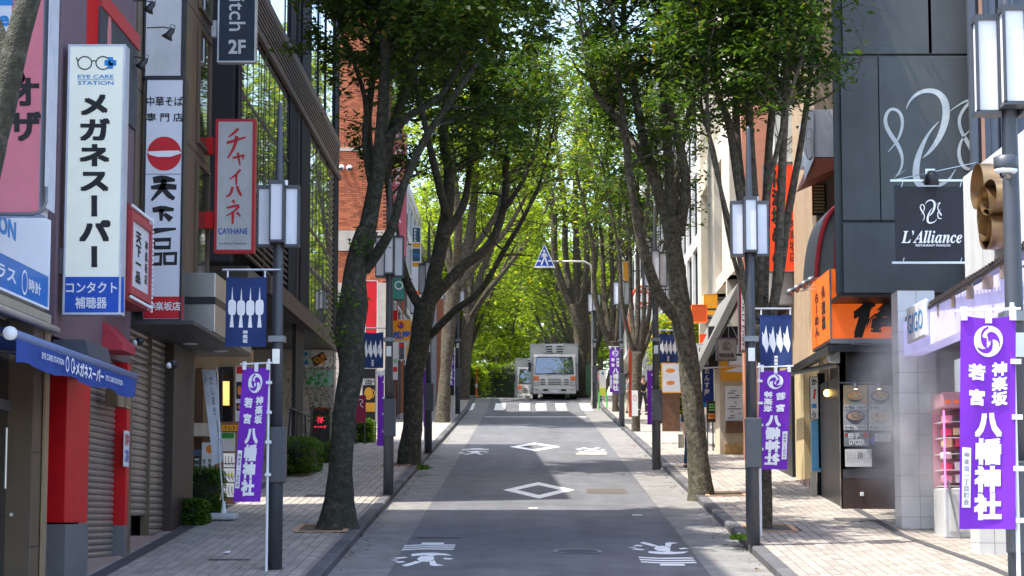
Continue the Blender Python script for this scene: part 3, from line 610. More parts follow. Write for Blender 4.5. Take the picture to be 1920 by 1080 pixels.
# ---- building C : shutters, steel canopy, bronze upper floors
C = T('shutter_building', (XL-2, 34.5, gz(34)), 'bronze clad building with two closed shutters and a steel canopy', 'building')
Yc = [YX(p,XL) for p in (244,288,319,358,386)]
zc0 = onX(245,1010,XL).z; zc1 = 2.85
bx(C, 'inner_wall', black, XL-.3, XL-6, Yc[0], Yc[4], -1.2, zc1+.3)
shutter(C, Yc[0]+.05, Yc[1], zc0+.33, zc1, h=.1); shutter(C, Yc[1]+.04, Yc[2], zc0+.03, zc1, h=.1)
bx(C, 'shutter_rail', bronze, XL-.18, XL-.05, Yc[1], Yc[1]+.04, zc0, zc1)
bx(C, 'plinth', pinkstone, XL-.3, XL+.01, Yc[0]-.1, Yc[2], -1.3, zc0+.03); bx(C, 'brown_pier', brownp, XL-.4, XL+.05, Yc[2], Yc[3], -1.2, zc1+.3, bevel=.01)
xc_ = XY(400,33); zc_b, zc_t = ZY(622,33), ZY(511,33)
cano = [('canopy_box', steel, xc_, XL-.3, 33, 37.4, zc_b+.0, zc_t)]
bx(C, 'canopy_box', M('brushed_steel', (.5,.49,.47), .3, .85, var=.1, scale=2), xc_, XL-.3, 33, 37.4, zc_b, zc_t, bevel=.01)
bx(C, 'canopy_stripe', black, xc_+.006, XL-.2, 32.992, 37.3, ZY(570,33), ZY(556,33)); bx(C, 'canopy_soffit', M('soffit_dark', (.05,.05,.052), .5), xc_-.02, XL-.2, Yc[0], 37.38, zc_b-.06, zc_b-.004)
for px,py in ((340,622),(372,643)):
    c = onY(px,py,33.6); part(C, 'downlight', wface, lambda m: m.lathe((c.x,34.5 if px<350 else 36,zc_b-.075), [(.12,0),(.13,.02)], 14))
bx(C, 'upper_wall', bronze, XL, XL-6, Yc[0], Yc[4], zc1+.3, 19.5)
for i in range(4):
    z = zc_t+.35+i*2.4
    w_ = bx(C, 'window', glass_mat('bronze_glass', (.05,.05,.035)), XL+.004, XL+.016, Yc[3]+.12, Yc[4]-.3, z, z+2.0); part(w_, 'frame', bronze, lambda m: frame_rect(m, XL+.004, .05, Yc[3]+.08, Yc[4]-.26, z-.04, z+2.04, .05))
for i in range(5): bx(C, 'panel_joint', black, XL+.001, XL+.006, Yc[0], Yc[4]-.001, zc_t+.12+i*2.4, zc_t+.15+i*2.4)
# ---- projecting signs on C
Yq = 37.7
cs = sign_front('projecting_sign', 'white vertical sign in a red frame with red brush kana', 'sign', 401, 223, 479, 473, Yq, .25, wface2, M('bright_red_frame', (.62,.012,.03), .4), 5)
f_ = front(Yq)
letter(cs, M('brush_red', (.6,.02,.03), .5), lambda m: [m.stroke(f_, p, w, sm=1) for p, w in (
    (([(447,241),(438,250),(428,257)]),[5,5,2]),([(425,268),(442,263),(461,257)],[5,6,3]),([(444,255),(440,275),(427,297)],[7,6,3]),
    ([(436,296),(448,294),(457,290)],[4,5,3]),([(457,290),(455,299)],[4,3]),([(446,286),(450,310)],[5,3]),
    ([(451,318),(440,330),(430,336)],[5,4,2]),([(443,328),(443,347)],[5,3]),
    ([(436,350),(433,364),(424,369)],[5,5,3]),([(444,348),(448,360),(453,367)],[4,6,4]),
    ([(436,375),(440,381)],[6,4]),([(425,390),(440,386),(450,385),(440,396),(424,405)],[4,5,5,4,2]),([(437,396),(436,420)],[6,4]),([(444,398),(451,406)],[5,3]))])
letter(cs, blue, lambda m: m.text(f_, 'ÇAYHANE', 409,428,464,441,.015)); letter(cs, ink, lambda m: m.text(f_, 'by Amina Collection', 411,454,462,460,0))
for py in (274, 413):
    c = onY(401, py, Yq+.1); bx(cs, 'bracket', red, XY(378,Yq), c.x, Yq+.03, Yq+.18, c.z-.15, c.z+.15)
Yi = 38.1
it = sign_front('projecting_sign', 'dark blue upright banner sign with white letters and 2F', 'sign', 407, -150, 483, 117, Yi, .2, M('dark_blue_banner', (.02,.035,.06), .5, var=.2), M('silver_frame', (.6,.61,.63), .35, .6), 3)
letter(it, wprint, lambda m: m.text(front(Yi), '2F', 429,75,460,100,.03))
V_, F_ = glyph('stitch', .03, 0); sx_ = 56
letter(it, wprint, lambda m: m.add([onY(430+yy*44, 58-(max(q[0] for q in V_)-xx)*44, Yi-.004) for xx, yy in V_], F_))
c = onY(407,55,Yi+.1); bx(it, 'bracket', wface2, XY(384,Yi), c.x, Yi+.02, Yi+.17, c.z-.15, c.z+.15)
# ---- building D : dark steel and glass
D = T('glass_building', (XL-4, 53, gz(53)), 'dark steel and glass building with slatted bays and bronze rails', 'building')
Y0, Y1 = YX(432,XL), YX(631,XL); zsof = 5.25; zl0, zl1 = 10.35, 11.2
bx(D, 'end_wall', navyw, XL-.05, XL-8, Y0, Y0+.4, zsof-.26, 15.2); bx(D, 'core', navyw, XL-.86, XL-9, Y0+.4, Y1, zsof, 15.2)
bx(D, 'soffit', M('soffit_grey', (.1,.1,.1), .6), XL-.1, XL-8, YX(470,XL), Y1, zsof-.25, zsof-.002); brail = M('bronze_rail', (.11,.085,.07), .7, .1, spec=.2)
bx(D, 'soffit_beam', brail, XL-.09, XL+.05, YX(500,XL), Y1, zsof-.3, zsof+.12); bx(D, 'parapet_rail', brail, XL-.02, XL+.04, Y0+.3, Y1, zl1, zl1+.22); bx(D, 'lower_rail', brail, XL-.02, XL+.07, Y0+.3, Y1, zl0-.14, zl0)
for n_,(pa,pb) in (('column',(538,548)),('column',(560,577)),('column',(438,446)),('column',(624,631))):
    bx(D, n_, navyw, XL-.85, XL-.01 if pa!=560 else XL+.005, YX(pa,XL), YX(pb,XL), zsof, 15.2)
bx(D, 'dark_bay', navyw, XL-.85, XL-.02, YX(548,XL), YX(560,XL), zsof, zl0)
louv = M('louvre', (.13,.1,.085), .7, .1, spec=.2)
for k_ in range(7):
    z = zl0+.06+k_*.12; bx(D, 'louvre_slat', louv, XL-.05, XL+.03, Y0+.4, Y1-.01, z, z+.05)
bx(D, 'louvre_back', black, XL-.3, XL-.1, Y0+.4, Y1-.01, zl0, zl1)
gl = glass_mat('facade_glass', (.5,.54,.55), .015, 1.0, .85)
def glaz(ya, yb, za, zb, n, nm='pane', xx=XL-.045):
    for i in range(n):
        a = ya+(yb-ya)*i/n; b = ya+(yb-ya)*(i+1)/n
        p = bx(D, 'window_pane', gl, xx-.03, xx, a+.03, b-.03, za, zb)
        bx(D, 'mullion', black, xx-.06, xx+.008, b-.03, b+.03, za, zb)
glaz(YX(447,XL), YX(538,XL), 6.9, zl0-.15, 9); glaz(YX(578,XL), YX(624,XL), zsof+.15, zl0-.15, 7)
for (a,b,za_,zb_2) in ((447,538,8.55,8.62),(578,624,7.6,7.67)): bx(D, 'transom', brail, XL-.06, XL-.03, YX(a,XL), YX(b,XL), za_, zb_2)
for k_ in range(11):
    z = zsof+.15+k_*.15; bx(D, 'spandrel_slat', louv, XL-.1, XL-.03, YX(447,XL), YX(538,XL), z, z+.05)
for k_ in range(22):
    z = 6.95+k_*.15; bx(D, 'screen_slat', louv, XL-.06, XL-.03, YX(446,XL)+.02, YX(452,XL), z, z+.06)
for k_ in range(30):
    z = zsof+.2+k_*.165; bx(D, 'screen_slat', louv, XL-.06, XL-.025, YX(614,XL), YX(624,XL), z, z+.06)
for (a,b) in ((448,490),(492,530),(532,552),(556,575),(580,592),(596,606),(610,622)):
    bx(D, 'upper_window', gl, XL-.1, XL-.06, YX(a,XL), YX(b,XL), zl1+.4, 15.1); bx(D, 'upper_mullion', navyw, XL-.1, XL-.045, YX(b,XL), YX(b,XL)+.08, zl1+.33, 15.2)
for a in (440, 491, 554, 594, 631): bx(D, 'thin_post', brail, XL+.0, XL+.012, YX(a,XL)-.1, YX(a,XL)-.03, zsof, 15.2)
bx(D, 'roof_slab', navyw, XL+.1, XL-9, Y0, Y1+.1, 15.2, 15.5)
# recessed ground floor under D
gf = M('ground_floor_wall', (.07,.055,.045), .7); beige = M('beige_wall', (.4,.37,.33), .8, var=.1, dirt=.2)
bx(D, 'ground_floor_wall', gf, XL-1.9, XL-8, Y0+.4, 58, gz(42)-.5, zsof-.26)
bx(D, 'beige_end_wall', beige, XL-.02, XL-8, 63.6, 64.2, gz(62)-.5, zsof-.26)
def batten(m):
    for i in range(14): m.box(XL-.35, XL-.25, 55.2+i*.14, 55.27+i*.14, gz(55), zsof-.26)
part(D, 'batten_screen', black, batten)
for (x0_,y0_,x1_,y1_,cm,lab) in ((562,656,582,690,M('pale_teal_print',(.5,.62,.62),.6),'pale poster on the beige wall left of the food poster'),(583,656,624,689,paper,'white food poster with orange dish on the beige wall'),(573,693,624,725,M('green_poster',(.3,.5,.42),.6),'blue green poster below the food poster')):
    a = onY(x0_,y1_,63.6); b = onY(x1_,y0_,63.6); t = T('wall_poster', (a.x,63.58,a.z), lab, 'poster'); bx(t, 'sheet', cm, a.x, b.x, 63.57, 63.595, a.z, b.z)
    if cm is paper:
        letter(t, M('dish_dark', (.05,.03,.02), .5), lambda m: m.poly(front(63.57), [(583,672),(606,659),(614,674),(590,688)]), 'tray'); letter(t, M('dish_orange', (.8,.25,.03), .6), lambda m: (m.disc(front(63.57,.008), 595,675,7,6), m.disc(front(63.57,.008), 606,668,5,5), m.disc(front(63.57,.008), 604,678,4,4)), 'dish')
    else:
        letter(t, greenp if 'green' in lab else cyanb, lambda m: [m.disc(front(63.57), x0_+(x1_-x0_)*random.random()*.7+3, y0_+(y1_-y0_)*(.2+.6*random.random()), 2+4*random.random(), 2+2*random.random(), 10) for _ in range(8 if 'green' in lab else 3)], 'print')
# ---- building E : brick
YE = 80.0
E = T('brick_building', (-9, YE+8, gz(YE)), 'red brick building with pale stone bands behind the trees', 'building')
brk = M('brick', (.42,.12,.05), .8, var=.18, scale=9, bump=.3, obj_var=.3); mort = M('mortar', (.1,.06,.045), .9); stone = M('pale_stone', (.45,.4,.34), .8, dirt=.2)
xe = XY(722, YE); zE = lambda py: ZY(py, YE)
bx(E, 'wall', mort, xe-.012, -16, YE+.03, YE+14, gz(YE)-.5, 21)
xb0 = XY(628, YE); proto = None; rest = MB(); n_ = 0
bw, bh = .23, .075
ztop_ = 20.5; zband = [(zE(470), zE(432)), (zE(283), zE(277))]
z = zE(530); r_ = 0; lst = []
while z < ztop_:
    if not any(a-bh < z < b for a, b in zband):
        x = xe - (.0 if r_ % 2 else bw/2)
        while x-bw > xb0-4:
            lst.append((x-bw, z)); x -= bw
    z += bh; r_ += 1
vis = [q for q in lst if q[0] > xb0 and zE(470) < q[1] < zE(140)]
vis = sorted(vis, key=lambda q: abs(q[1]-zE(360)))[:300]; vset = set(vis)
for (x, z) in lst:
    if (x, z) in vset:
        if proto is None: proto = MB().box(x, x+bw-.012, YE+.012, YE+.0305, z, z+bh-.012).build('brick', brk, E); px_, pz_ = x, z
        else:
            o = bpy.data.objects.new('brick', proto.data); col.objects.link(o); o.parent = E; o.location = (x-px_, 0, z-pz_)
    else: rest.box(x, x+bw-.012, YE+.012, YE+.0305, z, z+bh-.012)
setp(rest.build('brickwork', brk, E), kind='stuff')
for a, b in zband: bx(E, 'stone_band', stone, xe+.03, -16, YE-.06, YE+.02, a, b)
bx(E, 'stone_base', stone, xe+.02, -16, YE-.04, YE+.025, gz(YE)-.4, zE(530)); bx(E, 'cornice', stone, xe+.15, -16, YE-.25, YE+14, 20.6, 21.1)
def brickface(m):
    for i in range(3): m.box(xe-.011, xe+.06, YE+2+i*4, YE+2.3+i*4, gz(80), 20.6)
part(E, 'pilaster', brk, brickface)
for j in range(4):
    for i in range(3):
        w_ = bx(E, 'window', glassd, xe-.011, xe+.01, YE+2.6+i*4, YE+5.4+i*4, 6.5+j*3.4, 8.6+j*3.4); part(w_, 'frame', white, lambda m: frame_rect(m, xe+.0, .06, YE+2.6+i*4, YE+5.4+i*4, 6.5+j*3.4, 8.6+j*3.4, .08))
for px,py,lab in ((643,103,'white dome security camera high on the brick wall'),(640,314,'white dome security camera on the brick wall beside the glass building'),(655,315,'white security camera partly behind the leaves on the brick wall')):
    c = onY(px,py,YE-.2); t = T('security_camera', c, lab, 'security camera', 'white cameras on the brick wall')
    part(t, 'mount', wface, lambda m: m.tube([c+Vector((0,.2,.05)), c+Vector((0,0,.05))], .07, 10)); part(t, 'dome', wface, lambda m: m.ball(c, .12, n=12, m=8), smooth=True); part(t, 'lens', black, lambda m: m.ball(c+Vector((.0,-.06,-.05)), .075, n=8, m=6), smooth=True)
# ---- shops further up on the left
def block(name, lab, side, x, Ya, Yb, ztop, wm, cols, rows, gm=glassd, fm=dgrey, gfm=None, depth=8.):
    t = T(name, (x+side*depth/2, (Ya+Yb)/2, gz(Ya)), lab, 'building')
    z0 = gz(Ya)-.5; zg = gz(Yb)+3.3
    gridwall(t, side, x, Ya, Yb, zg, ztop, cols, rows, wm, gm, fm, depth=depth)
    bx(t, 'shop_wall', gfm or gf, x+side*.8, x+side*depth, Ya, Yb, z0, zg); bx(t, 'shop_pier', wm, x, x+side*.8, Ya, Ya+.35, z0, zg); bx(t, 'shop_pier', wm, x, x+side*.8, Yb-.35, Yb, z0, zg)
    n = max(2, int((Yb-Ya)/2.2))
    for i in range(n):
        a = Ya+.4+(Yb-Ya-.8)*i/n; b = Ya+.4+(Yb-Ya-.8)*(i+1)/n
        bx(t, 'shop_window', glassl, x+side*.7, x+side*.78, a+.05, b-.05, gz(Yb)+.3, zg-.4)
    bx(t, 'parapet', wm, x-side*.06, x+side*depth, Ya, Yb, ztop, ztop+.4)
    return t
greyw = M('grey_wall', (.4,.4,.41), .8, dirt=.2); whitew = M('white_wall', (.78,.76,.72), .8, dirt=.15); salmon = M('salmon_wall', (.6,.27,.17), .8, dirt=.15); tanw = M('tan_wall', (.42,.31,.2), .8, dirt=.2)
block('shop_building', 'white shop building behind the orange bowl shop sign', -1, -5.45, 94.2, 106, 14.5, whitew, 4, 3)
block('shop_building', 'tan shop building at the left beyond the zebra crossing', -1, -5.6, 106.2, 122, 13.5, tanw, 5, 2)
block('shop_building', 'grey shop building farthest up the left side', -1, -5.8, 122.2, 150, 14, greyw, 8, 2)
def board(name, lab, cat, x0, y0, x1, y1, Y, d, fm, rm, draws=(), fr=2, group=None):
    t = sign_front(name, lab, cat, x0, y0, x1, y1, Y, d, fm, rm, fr, group)
    for mt, fn in draws: letter(t, mt, lambda m: fn(m, front(Y), front(Y, .008)))
    p, q = onY(x0, y1, Y), onY(x1, y0, Y)
    if Y >= 50 and cat in ('sign',) and (-5.4 < p.x < 0 or 0 < q.x < 6.1):        # held off the facade by two arms
        for k in (.25, .75):
            zz = p.z+(q.z-p.z)*k
            if p.x < 0: bx(t, 'bracket', dgrey, -5.6, p.x, Y+.1, Y+.15, zz-.03, zz+.03)
            else: bx(t, 'bracket', dgrey, q.x, 6.3, Y+.1, Y+.15, zz-.03, zz+.03)
    if Y >= 50 and cat in ('banner','poster','chalkboard','shop front') and p.z > gz(Y)+KH+.1 and name != 'food_poster':
        for xx in (p.x+.03, q.x-.03): part(t, 'leg', dgrey, lambda m: m.tube([(xx,Y+d+.02,gz(Y)+KH),(xx,Y+d+.02,q.z)], .02, 6))
    return t
teal = M('teal_print', (.03,.24,.19), .5); pinkr = M('rose_panel', (.55,.1,.14), .5)
board('upright_banner', 'plain bright red upright banner beside the leaning trunk', 'banner', 684, 526, 708, 690, 72, .05, M('red_banner', (.62,.005,.015), .7), white, fr=1)
board('projecting_sign', 'tall rose red sign with pale letters running down', 'sign', 735, 262, 762, 480, 81, .4, pinkr, M('rose_rim', (.5,.12,.15), .5), [(M('pale_rose', (.75,.55,.56), .6), lambda m,f,g: m.vtext(f, 'QUEC○AIL', 740, 275, 758, 470, .03))], 1)
board('projecting_sign', 'green sign with white and yellow capital letters behind the lamp', 'sign', 732, 462, 759, 562, 82, .4, teal, dgrey, [(wprint, lambda m,f,g: (m.text(f,'BELT',735,488,755,498,.02), m.ring(f,748,535,7,2))), (M('yellow_print',(.75,.7,.05),.5), lambda m,f,g: m.text(f,'ERVE',735,504,755,514,.03))], 1)
board('projecting_sign', 'narrow white sign with yellow bands and an orange foot', 'sign', 772, 425, 789, 556, 95, .5, wprint, white, [(yellow, lambda m,f,g: (m.rect(f,773.5,456,787.5,464), m.rect(f,773.5,492,787.5,500))), (M('slate_print',(.03,.08,.11),.5), lambda m,f,g: (m.rect(f,773.5,466,787.5,490),m.rect(f,773.5,427,787.5,454))), (cyanb, lambda m,f,g: m.text(g,'ting',775,474,786,483,.02)), (orange, lambda m,f,g: m.rect(f,773.5,545,787.5,554)), (wprint, lambda m,f,g: m.vtext(g,'BEER',776,428,785,454,.02))], 1)
board('shop_sign', 'orange shop sign with red swirl disc and blue characters', 'sign', 734, 599, 772, 640, 84, .3, yellow, white, [(redp, lambda m,f,g: m.disc(f,751,610,6.5)), (blue, lambda m,f,g: (m.text(f,'松屋',737,621,769,635,.04), m.disc(g,752,612,3))), (yellow, lambda m,f,g: m.disc(g,748,608,2))], 1)
board('shop_sign', 'small red sign panel under the second left lamp lantern', 'sign', 719, 582, 745, 600, 83, .3, red, red, [(wprint, lambda m,f,g: m.disc(f,735,589,2))], 1)
board('menu_poster', 'tall menu poster board under the orange bowl shop sign', 'poster', 736, 641, 746, 712, 83.5, .06, paper, white, [(redp, lambda m,f,g: m.rect(f,737,688,745,697)), (greenp, lambda m,f,g: (m.text(f,'W',738,673,744,681,.02),))], 1)
board('menu_poster', 'dark menu poster beside the leaning trunk of the second tree', 'poster', 747, 641, 759, 675, 83.5, .06, M('dark_poster',(.08,.07,.09),.5,var=.8,scale=8), white, [(redp, lambda m,f,g: m.rect(f,749,644,757,652))], 1)
board('shop_stand', 'cream shop front panel below the orange bowl shop sign', 'shop front', 760, 641, 778, 712, 84, .3, M('cream_panel',(.6,.5,.33),.6), white, [(redp, lambda m,f,g: m.rect(f,764,700,770,708)), (yellow, lambda m,f,g: m.rect(f,762,650,768,672))], 1)
for px,lab in ((812,'pale grey pillar by the third left tree'),(824,'orange brown pillar by the third left tree')):
    a = XY(px,98); p = bx(None, 'shop_pillar', greyw if 'grey' in lab else M('rust_pillar',(.4,.14,.06),.7), a-.15, a+.15, 98, 98.4, gz(98), ZY(560,98)); setp(p, lab, 'pillar')
board('shop_sign', 'pale paper sign hanging beside the third left trunk', 'sign', 826, 548, 842, 600, 99, .1, paper, white, [(ink, lambda m,f,g: m.vtext(f,'居酒屋処',831,552,838,596,.02))], 1)
# freestanding boards at the foot of E
board('menu_poster', 'dark bar poster board with golden mug behind the leaning trunk', 'poster', 678, 690, 706, 790, 66, .2, black, M('grey_board_frame',(.35,.35,.36),.5), [(paper, lambda m,f,g: m.rect(f,681,710,702,722)), (M('gold_print',(.7,.35,.03),.5), lambda m,f,g: (m.rect(f,679,755,704,772), m.disc(f,691,738,8,12), m.stroke(f,[(699,730),(703,736),(699,746)],2))), (ink, lambda m,f,g: (m.text(g,'YEBISU',682,711,701,716,.02), m.text(g,'BAR',684,717,698,721,.02)))], 2)
mg = board('upright_banner', 'magenta curved banner with white script beside the leaning trunk', 'banner', 665, 741, 686, 792, 63, .03, M('magenta_cloth',(.3,.01,.06),.7), M('magenta_cloth',(.3,.01,.06),.7), [(wprint, lambda m,f,g: m.stroke(f,[(669,752),(676,748),(682,752),(674,758),(681,764)],1.5,sm=2))], 1)
# items in front of D
def hedge(name, lab, c, rx, ry, h, n, lm, seed=1, leaf=.045):
    r = np.random.default_rng(seed); t = T(name, c, lab, 'hedge' if 'hedge' in name else 'shrub', 'clipped hedges by the glass building' if 'hedge' in name else None)
    part(t, 'core', M('hedge_core', (.015,.025,.008), .9), lambda m: m.ball(Vector(c)+Vector((0,0,h*.5)), rx*.86, ry*.86, h*.46, 12, 8))
    a = r.uniform(-1,1,(n,3)); a = np.sign(a)*np.abs(a)**.6; nr = (np.abs(a)**4).sum(1)**.25; a = a/nr[:,None]*r.uniform(.86,1.03,(n,1))
    P = a*np.array([rx,ry,h*.5])+np.array([0,0,h*.5]); leaves(P, leaf, r, t, lm, 'foliage')
    return t
# ================================================================== right side
gm_panel = M('grey_metal_panel', (.075,.083,.085), .5, .25, var=.14, scale=1.3, dirt=.3); gm_dark = M('grey_metal_dark', (.04,.045,.048), .5, .4)
blueg = M('blue_grey_cladding', (.085,.1,.125), .55, .3, var=.1, dirt=.15); wtile = M('white_tile', (.7,.7,.68), .35, var=.06, obj_var=.05); brass = M('brass', (.35,.24,.13), .35, .9)
lav = M('lavender_light_panel', (.5,.48,.85), .3, emit=.15, var=.15, scale=2); frost = M('frosted_light_panel', (.68,.75,.75), .3, emit=.15, var=.1)
# ---- game arcade
XA = 6.1
G = T('arcade_building', (9, 30, gz(30)), 'white tiled game arcade with lavender light band at the right edge', 'building')
bx(G, 'upper_wall', blueg, onY(1826,150,36.5).x, 16, 36.5, 40, 3.9, 14)
for px in (1838,1862,1876,1895,1912): bx(G, 'cladding_rib', blueg, XY(px,36.5)-.06, XY(px,36.5)+.06, 36.4, 36.499, 3.9, 14)
bx(G, 'copper_pipe', M('copper', (.4,.2,.13), .4, .7), XY(1856,36.4)-.03, XY(1856,36.4)+.03, 36.36, 36.42, 3.9, 14)
bx(G, 'back_wall', M('arcade_inside', (.3,.3,.32), .7), XA+2.4, 16, 24, 38.5, -1.4, 3.9); bx(G, 'side_wall', M('arcade_inside', (.3,.3,.32), .7), XA+1.3, XA+2.4, 36, 38.4, -1.4, 3.9)
def tiled_pillar(px0, px1, Y, ytop, ybase):
    x0, x1 = XY(px0,Y), XY(px1,Y); zt = ZY(ytop,Y); zb = ZY(ybase,Y)
    p = bx(G, 'pillar', M('tile_grout', (.3,.3,.3), .8), x0+.01, x1-.01, Y+.01, Y+.6, zb-.3, zt); n = int((zt-zb)/.337)+1; xm = x0+(x1-x0)*.5
    z = zb; i = 0; me = None
    while z < zt:
        for a, b in ((x0, xm-.004), (xm+.004, x1)):
            h = min(.33, zt-z)
            if h > .05: MB().box(a, b, Y-.006, Y+.0101, z, z+h).build('tile', wtile, p)
        MB().box(x0-.006, x0+.0099, Y-.005, Y+.6, z, z+min(.33,zt-z)).build('tile', wtile, p)
        z += .337
tiled_pillar(1688, 1757, 35.0, 545, 1008); tiled_pillar(1832, 1888, 30.8, 640, 1062)
bx(G, 'light_band', lav, XA+.05, XA+.35, 24, 34.95, ZY(668,35), ZY(606,35)); bx(G, 'soffit', M('arcade_soffit', (.35,.34,.36), .6), XA+.36, XA+3, 24, 36, ZY(668,35)+.15, ZY(668,35)+.3)
for i in range(6):
    y = 34.2-i*1.5; bx(G, 'light_panel', frost, XA+.72, XA+.75, y-1.4, y, 1.95, 2.5)
    bx(G, 'panel_frame', mgrey, XA+.70, XA+.77, y-1.5, y-1.4, 1.92, 2.53)
bx(G, 'transom', mgrey, XA+.69, XA+.8, 24, 34.3, 1.8, 1.94)
# white fascia with brass loops
bx(G, 'white_fascia', wface2, XA, XA+1.2, 22, 29.7, 3.32, 4.75, bevel=.01)
for i in range(4): bx(G, 'fascia_joint', mgrey, XA-.002, XA+.001, 24+i*1.5, 24.012+i*1.5, 3.33, 4.74)
lg = T('brass_emblem', (XA-.1, 27.6, 3.5), 'interlaced brass ring emblem on the white fascia', 'emblem')
c1 = onX(1850,350,XA-.1); c2 = onX(1862,400,XA-.1); c3 = onX(1872,370,XA-.12)
def band(c, ry, rz, a0=0, a1=2*math.pi, n=30):
    def f(m):
        V = []
        for i in range(n+1):
            a = a0+(a1-a0)*i/n
            for dx in (-.13,.09): V.append((c.x+dx, c.y+ry*math.cos(a), c.z+rz*math.sin(a)))
        m.add(V, [(2*i,2*i+1,2*i+3,2*i+2) for i in range(n)])
    return f
for c,ry,rz in ((c1,.42,.3),(c2,.38,.36),(c3,.5,.22),(onX(1866,430,XA-.1),.4,.26)):
    part(lg, 'ring', brass, band(c,ry,rz), smooth=True)
cn = T('canopy_rail', (6.05, 31, 3.2), 'dark ribbed canopy edge running along the arcade front', 'canopy')
P0, P1 = onY(1698,604,35.2), onY(1890,484,26.4)
part(cn, 'rail', brownp, lambda m: m.tube([P0, P1+(P1-P0)*.3], .035, 8)); part(cn, 'lower_rail', mgrey, lambda m: m.tube([P0+Vector((.2,0,-.1)), P1+(P1-P0)*.3+Vector((.2,0,-.1))], .02, 6))
def cogs(m):
    for i in range(48):
        p = P0.lerp(P1+(P1-P0)*.2, i/47); m.box(p.x-.03, p.x+.03, p.y-.045, p.y+.045, p.z+.02, p.z+.07)
setp(part(cn, 'rib_row', M('cog_dark', (.05,.04,.035), .6), cogs), kind='stuff')
for i in range(7):
    p = P0.lerp(P1, (i+.6)/7); part(cn, 'bracket', M('bracket_tan', (.28,.22,.17), .6), lambda m: m.box(p.x, p.x+.7, p.y-.04, p.y+.04, p.z-.2, p.z-.02))
gs = T('arcade_sign', onX(1725,600,XA-.1), 'rounded white lightbox with blue capital letters over the arcade', 'sign')
ya_, yb_ = YX(1742,XA), YX(1708,XA); zc = (onX(1725,600,XA).z); zz0, zz1 = onX(1710,640,XA).z, onX(1710,578,XA).z
part(gs, 'lightbox', wface, lambda m: m.box(XA-.04, XA+.04, ya_, yb_, zz0-.03, zz1+.03), bevel=.035)
Vg, Fg = glyph('GIGO', .03, 0); ax = max(v[0] for v in Vg)
letter(gs, cyanb, lambda m: m.add([(XA-.045, yb_-.12-(yb_-ya_-.24)*x/ax, zz0+.12+(zz1-zz0-.22)*y/.72) for x,y in Vg], Fg))
# crane game
cm = T('crane_game', onG(1800,1010,KH), 'pink lit crane game machine in the arcade front', 'game machine')
yM = 33.3; x0, x1 = XY(1768,yM), XY(1850,yM); zB = gz(yM)+KH; neon = M('pink_neon', (.9,.08,.4), .4, emit=1.6)
bx(cm, 'cabinet', wface2, x0, x1, yM, yM+.9, zB, ZY(915,yM), bevel=.02); bx(cm, 'back_panel', M('pink_inside', (.55,.2,.28), .6), x0, x1, yM+.85, yM+.9, ZY(915,yM), ZY(735,yM)); bx(cm, 'top_box', M('pink_top', (.6,.3,.36), .5), x0, x1, yM, yM+.9, ZY(765,yM), ZY(735,yM), bevel=.02)
for x in (x0+.015, x1-.015): part(cm, 'neon_tube', neon, lambda m: m.tube([(x,yM-.01,ZY(915,yM)),(x,yM-.01,ZY(770,yM))], .013, 6))
pc = [M('prize_%d'%i, c, .5) for i, c in enumerate(((.6,.05,.12),(.7,.55,.3),(.7,.68,.66),(.05,.1,.3),(.75,.3,.4),(.1,.08,.07)))]
for i in range(26):
    r_, c_ = divmod(i, 4); a = x0+.1+c_*.16+random.uniform(-.02,.02); z = ZY(905,yM)+r_*.185
    if z < ZY(775,yM): part(cm, 'prize', random.choice(pc), lambda m: m.box(a-.065, a+.065, yM+.1, yM+.4, z, z+random.uniform(.1,.16)), bevel=.02)
for i in range(5): bx(cm, 'shelf', white, x0+.02, x1-.02, yM+.05, yM+.84, ZY(912,yM)+i*.25, ZY(912,yM)+i*.25+.012)
part(cm, 'support_leg', steel, lambda m: m.tube([(x0+.05,yM-.05,ZY(900,yM)),(x0+.2,yM-.1,zB)], .018, 6)); bx(cm, 'front_panel', M('panel_white', (.7,.68,.66), .5), x0+.08, x1-.08, yM-.012, yM, zB+.1, ZY(925,yM))
letter(cm, orange, lambda m: (m.rect(front(yM), 1772,751,1782,756), m.rect(front(yM), 1788,751,1798,756)), 'lit_label')
# ---- grey restaurant building
YG = 37.0
H = T('restaurant_building', (8, 42, gz(42)), 'tall grey metal clad restaurant building with a ribbon emblem', 'building')
zb_ = ZY(550,YG); part(H, 'core', gm_dark, lambda m: m.prism([Vector((XY(1574,YG),YG+.06,zb_+.02)),Vector((13,YG+.06,zb_+.02)),Vector((13,45.5,zb_+.02)),Vector((XY(1574,45.5),45.5,zb_+.02))], (0,0,14)))
for (a,b,c,d) in ((1580,1739,-330,101),(1741,1822,-330,101),(1580,1648,105,413),(1650,1822,105,413),(1582,1740,418,549),(1742,1822,418,549)):
    p = onY(a,d,YG); q = onY(b,c,YG); bx(H, 'metal_panel', gm_panel, p.x, q.x, YG, YG+.06, p.z, q.z, bevel=.008)
xs_ = XY(1572,YG)
bx(H, 'edge_trim', gm_dark, xs_-.0, XY(1580,YG)-.003, YG+.0, YG+.055, zb_, 16)
bx(H, 'soffit', black, xs_+.1, 13, YG+.1, YG+1.4, zb_-.05, zb_+.019)
f_ = front(YG)
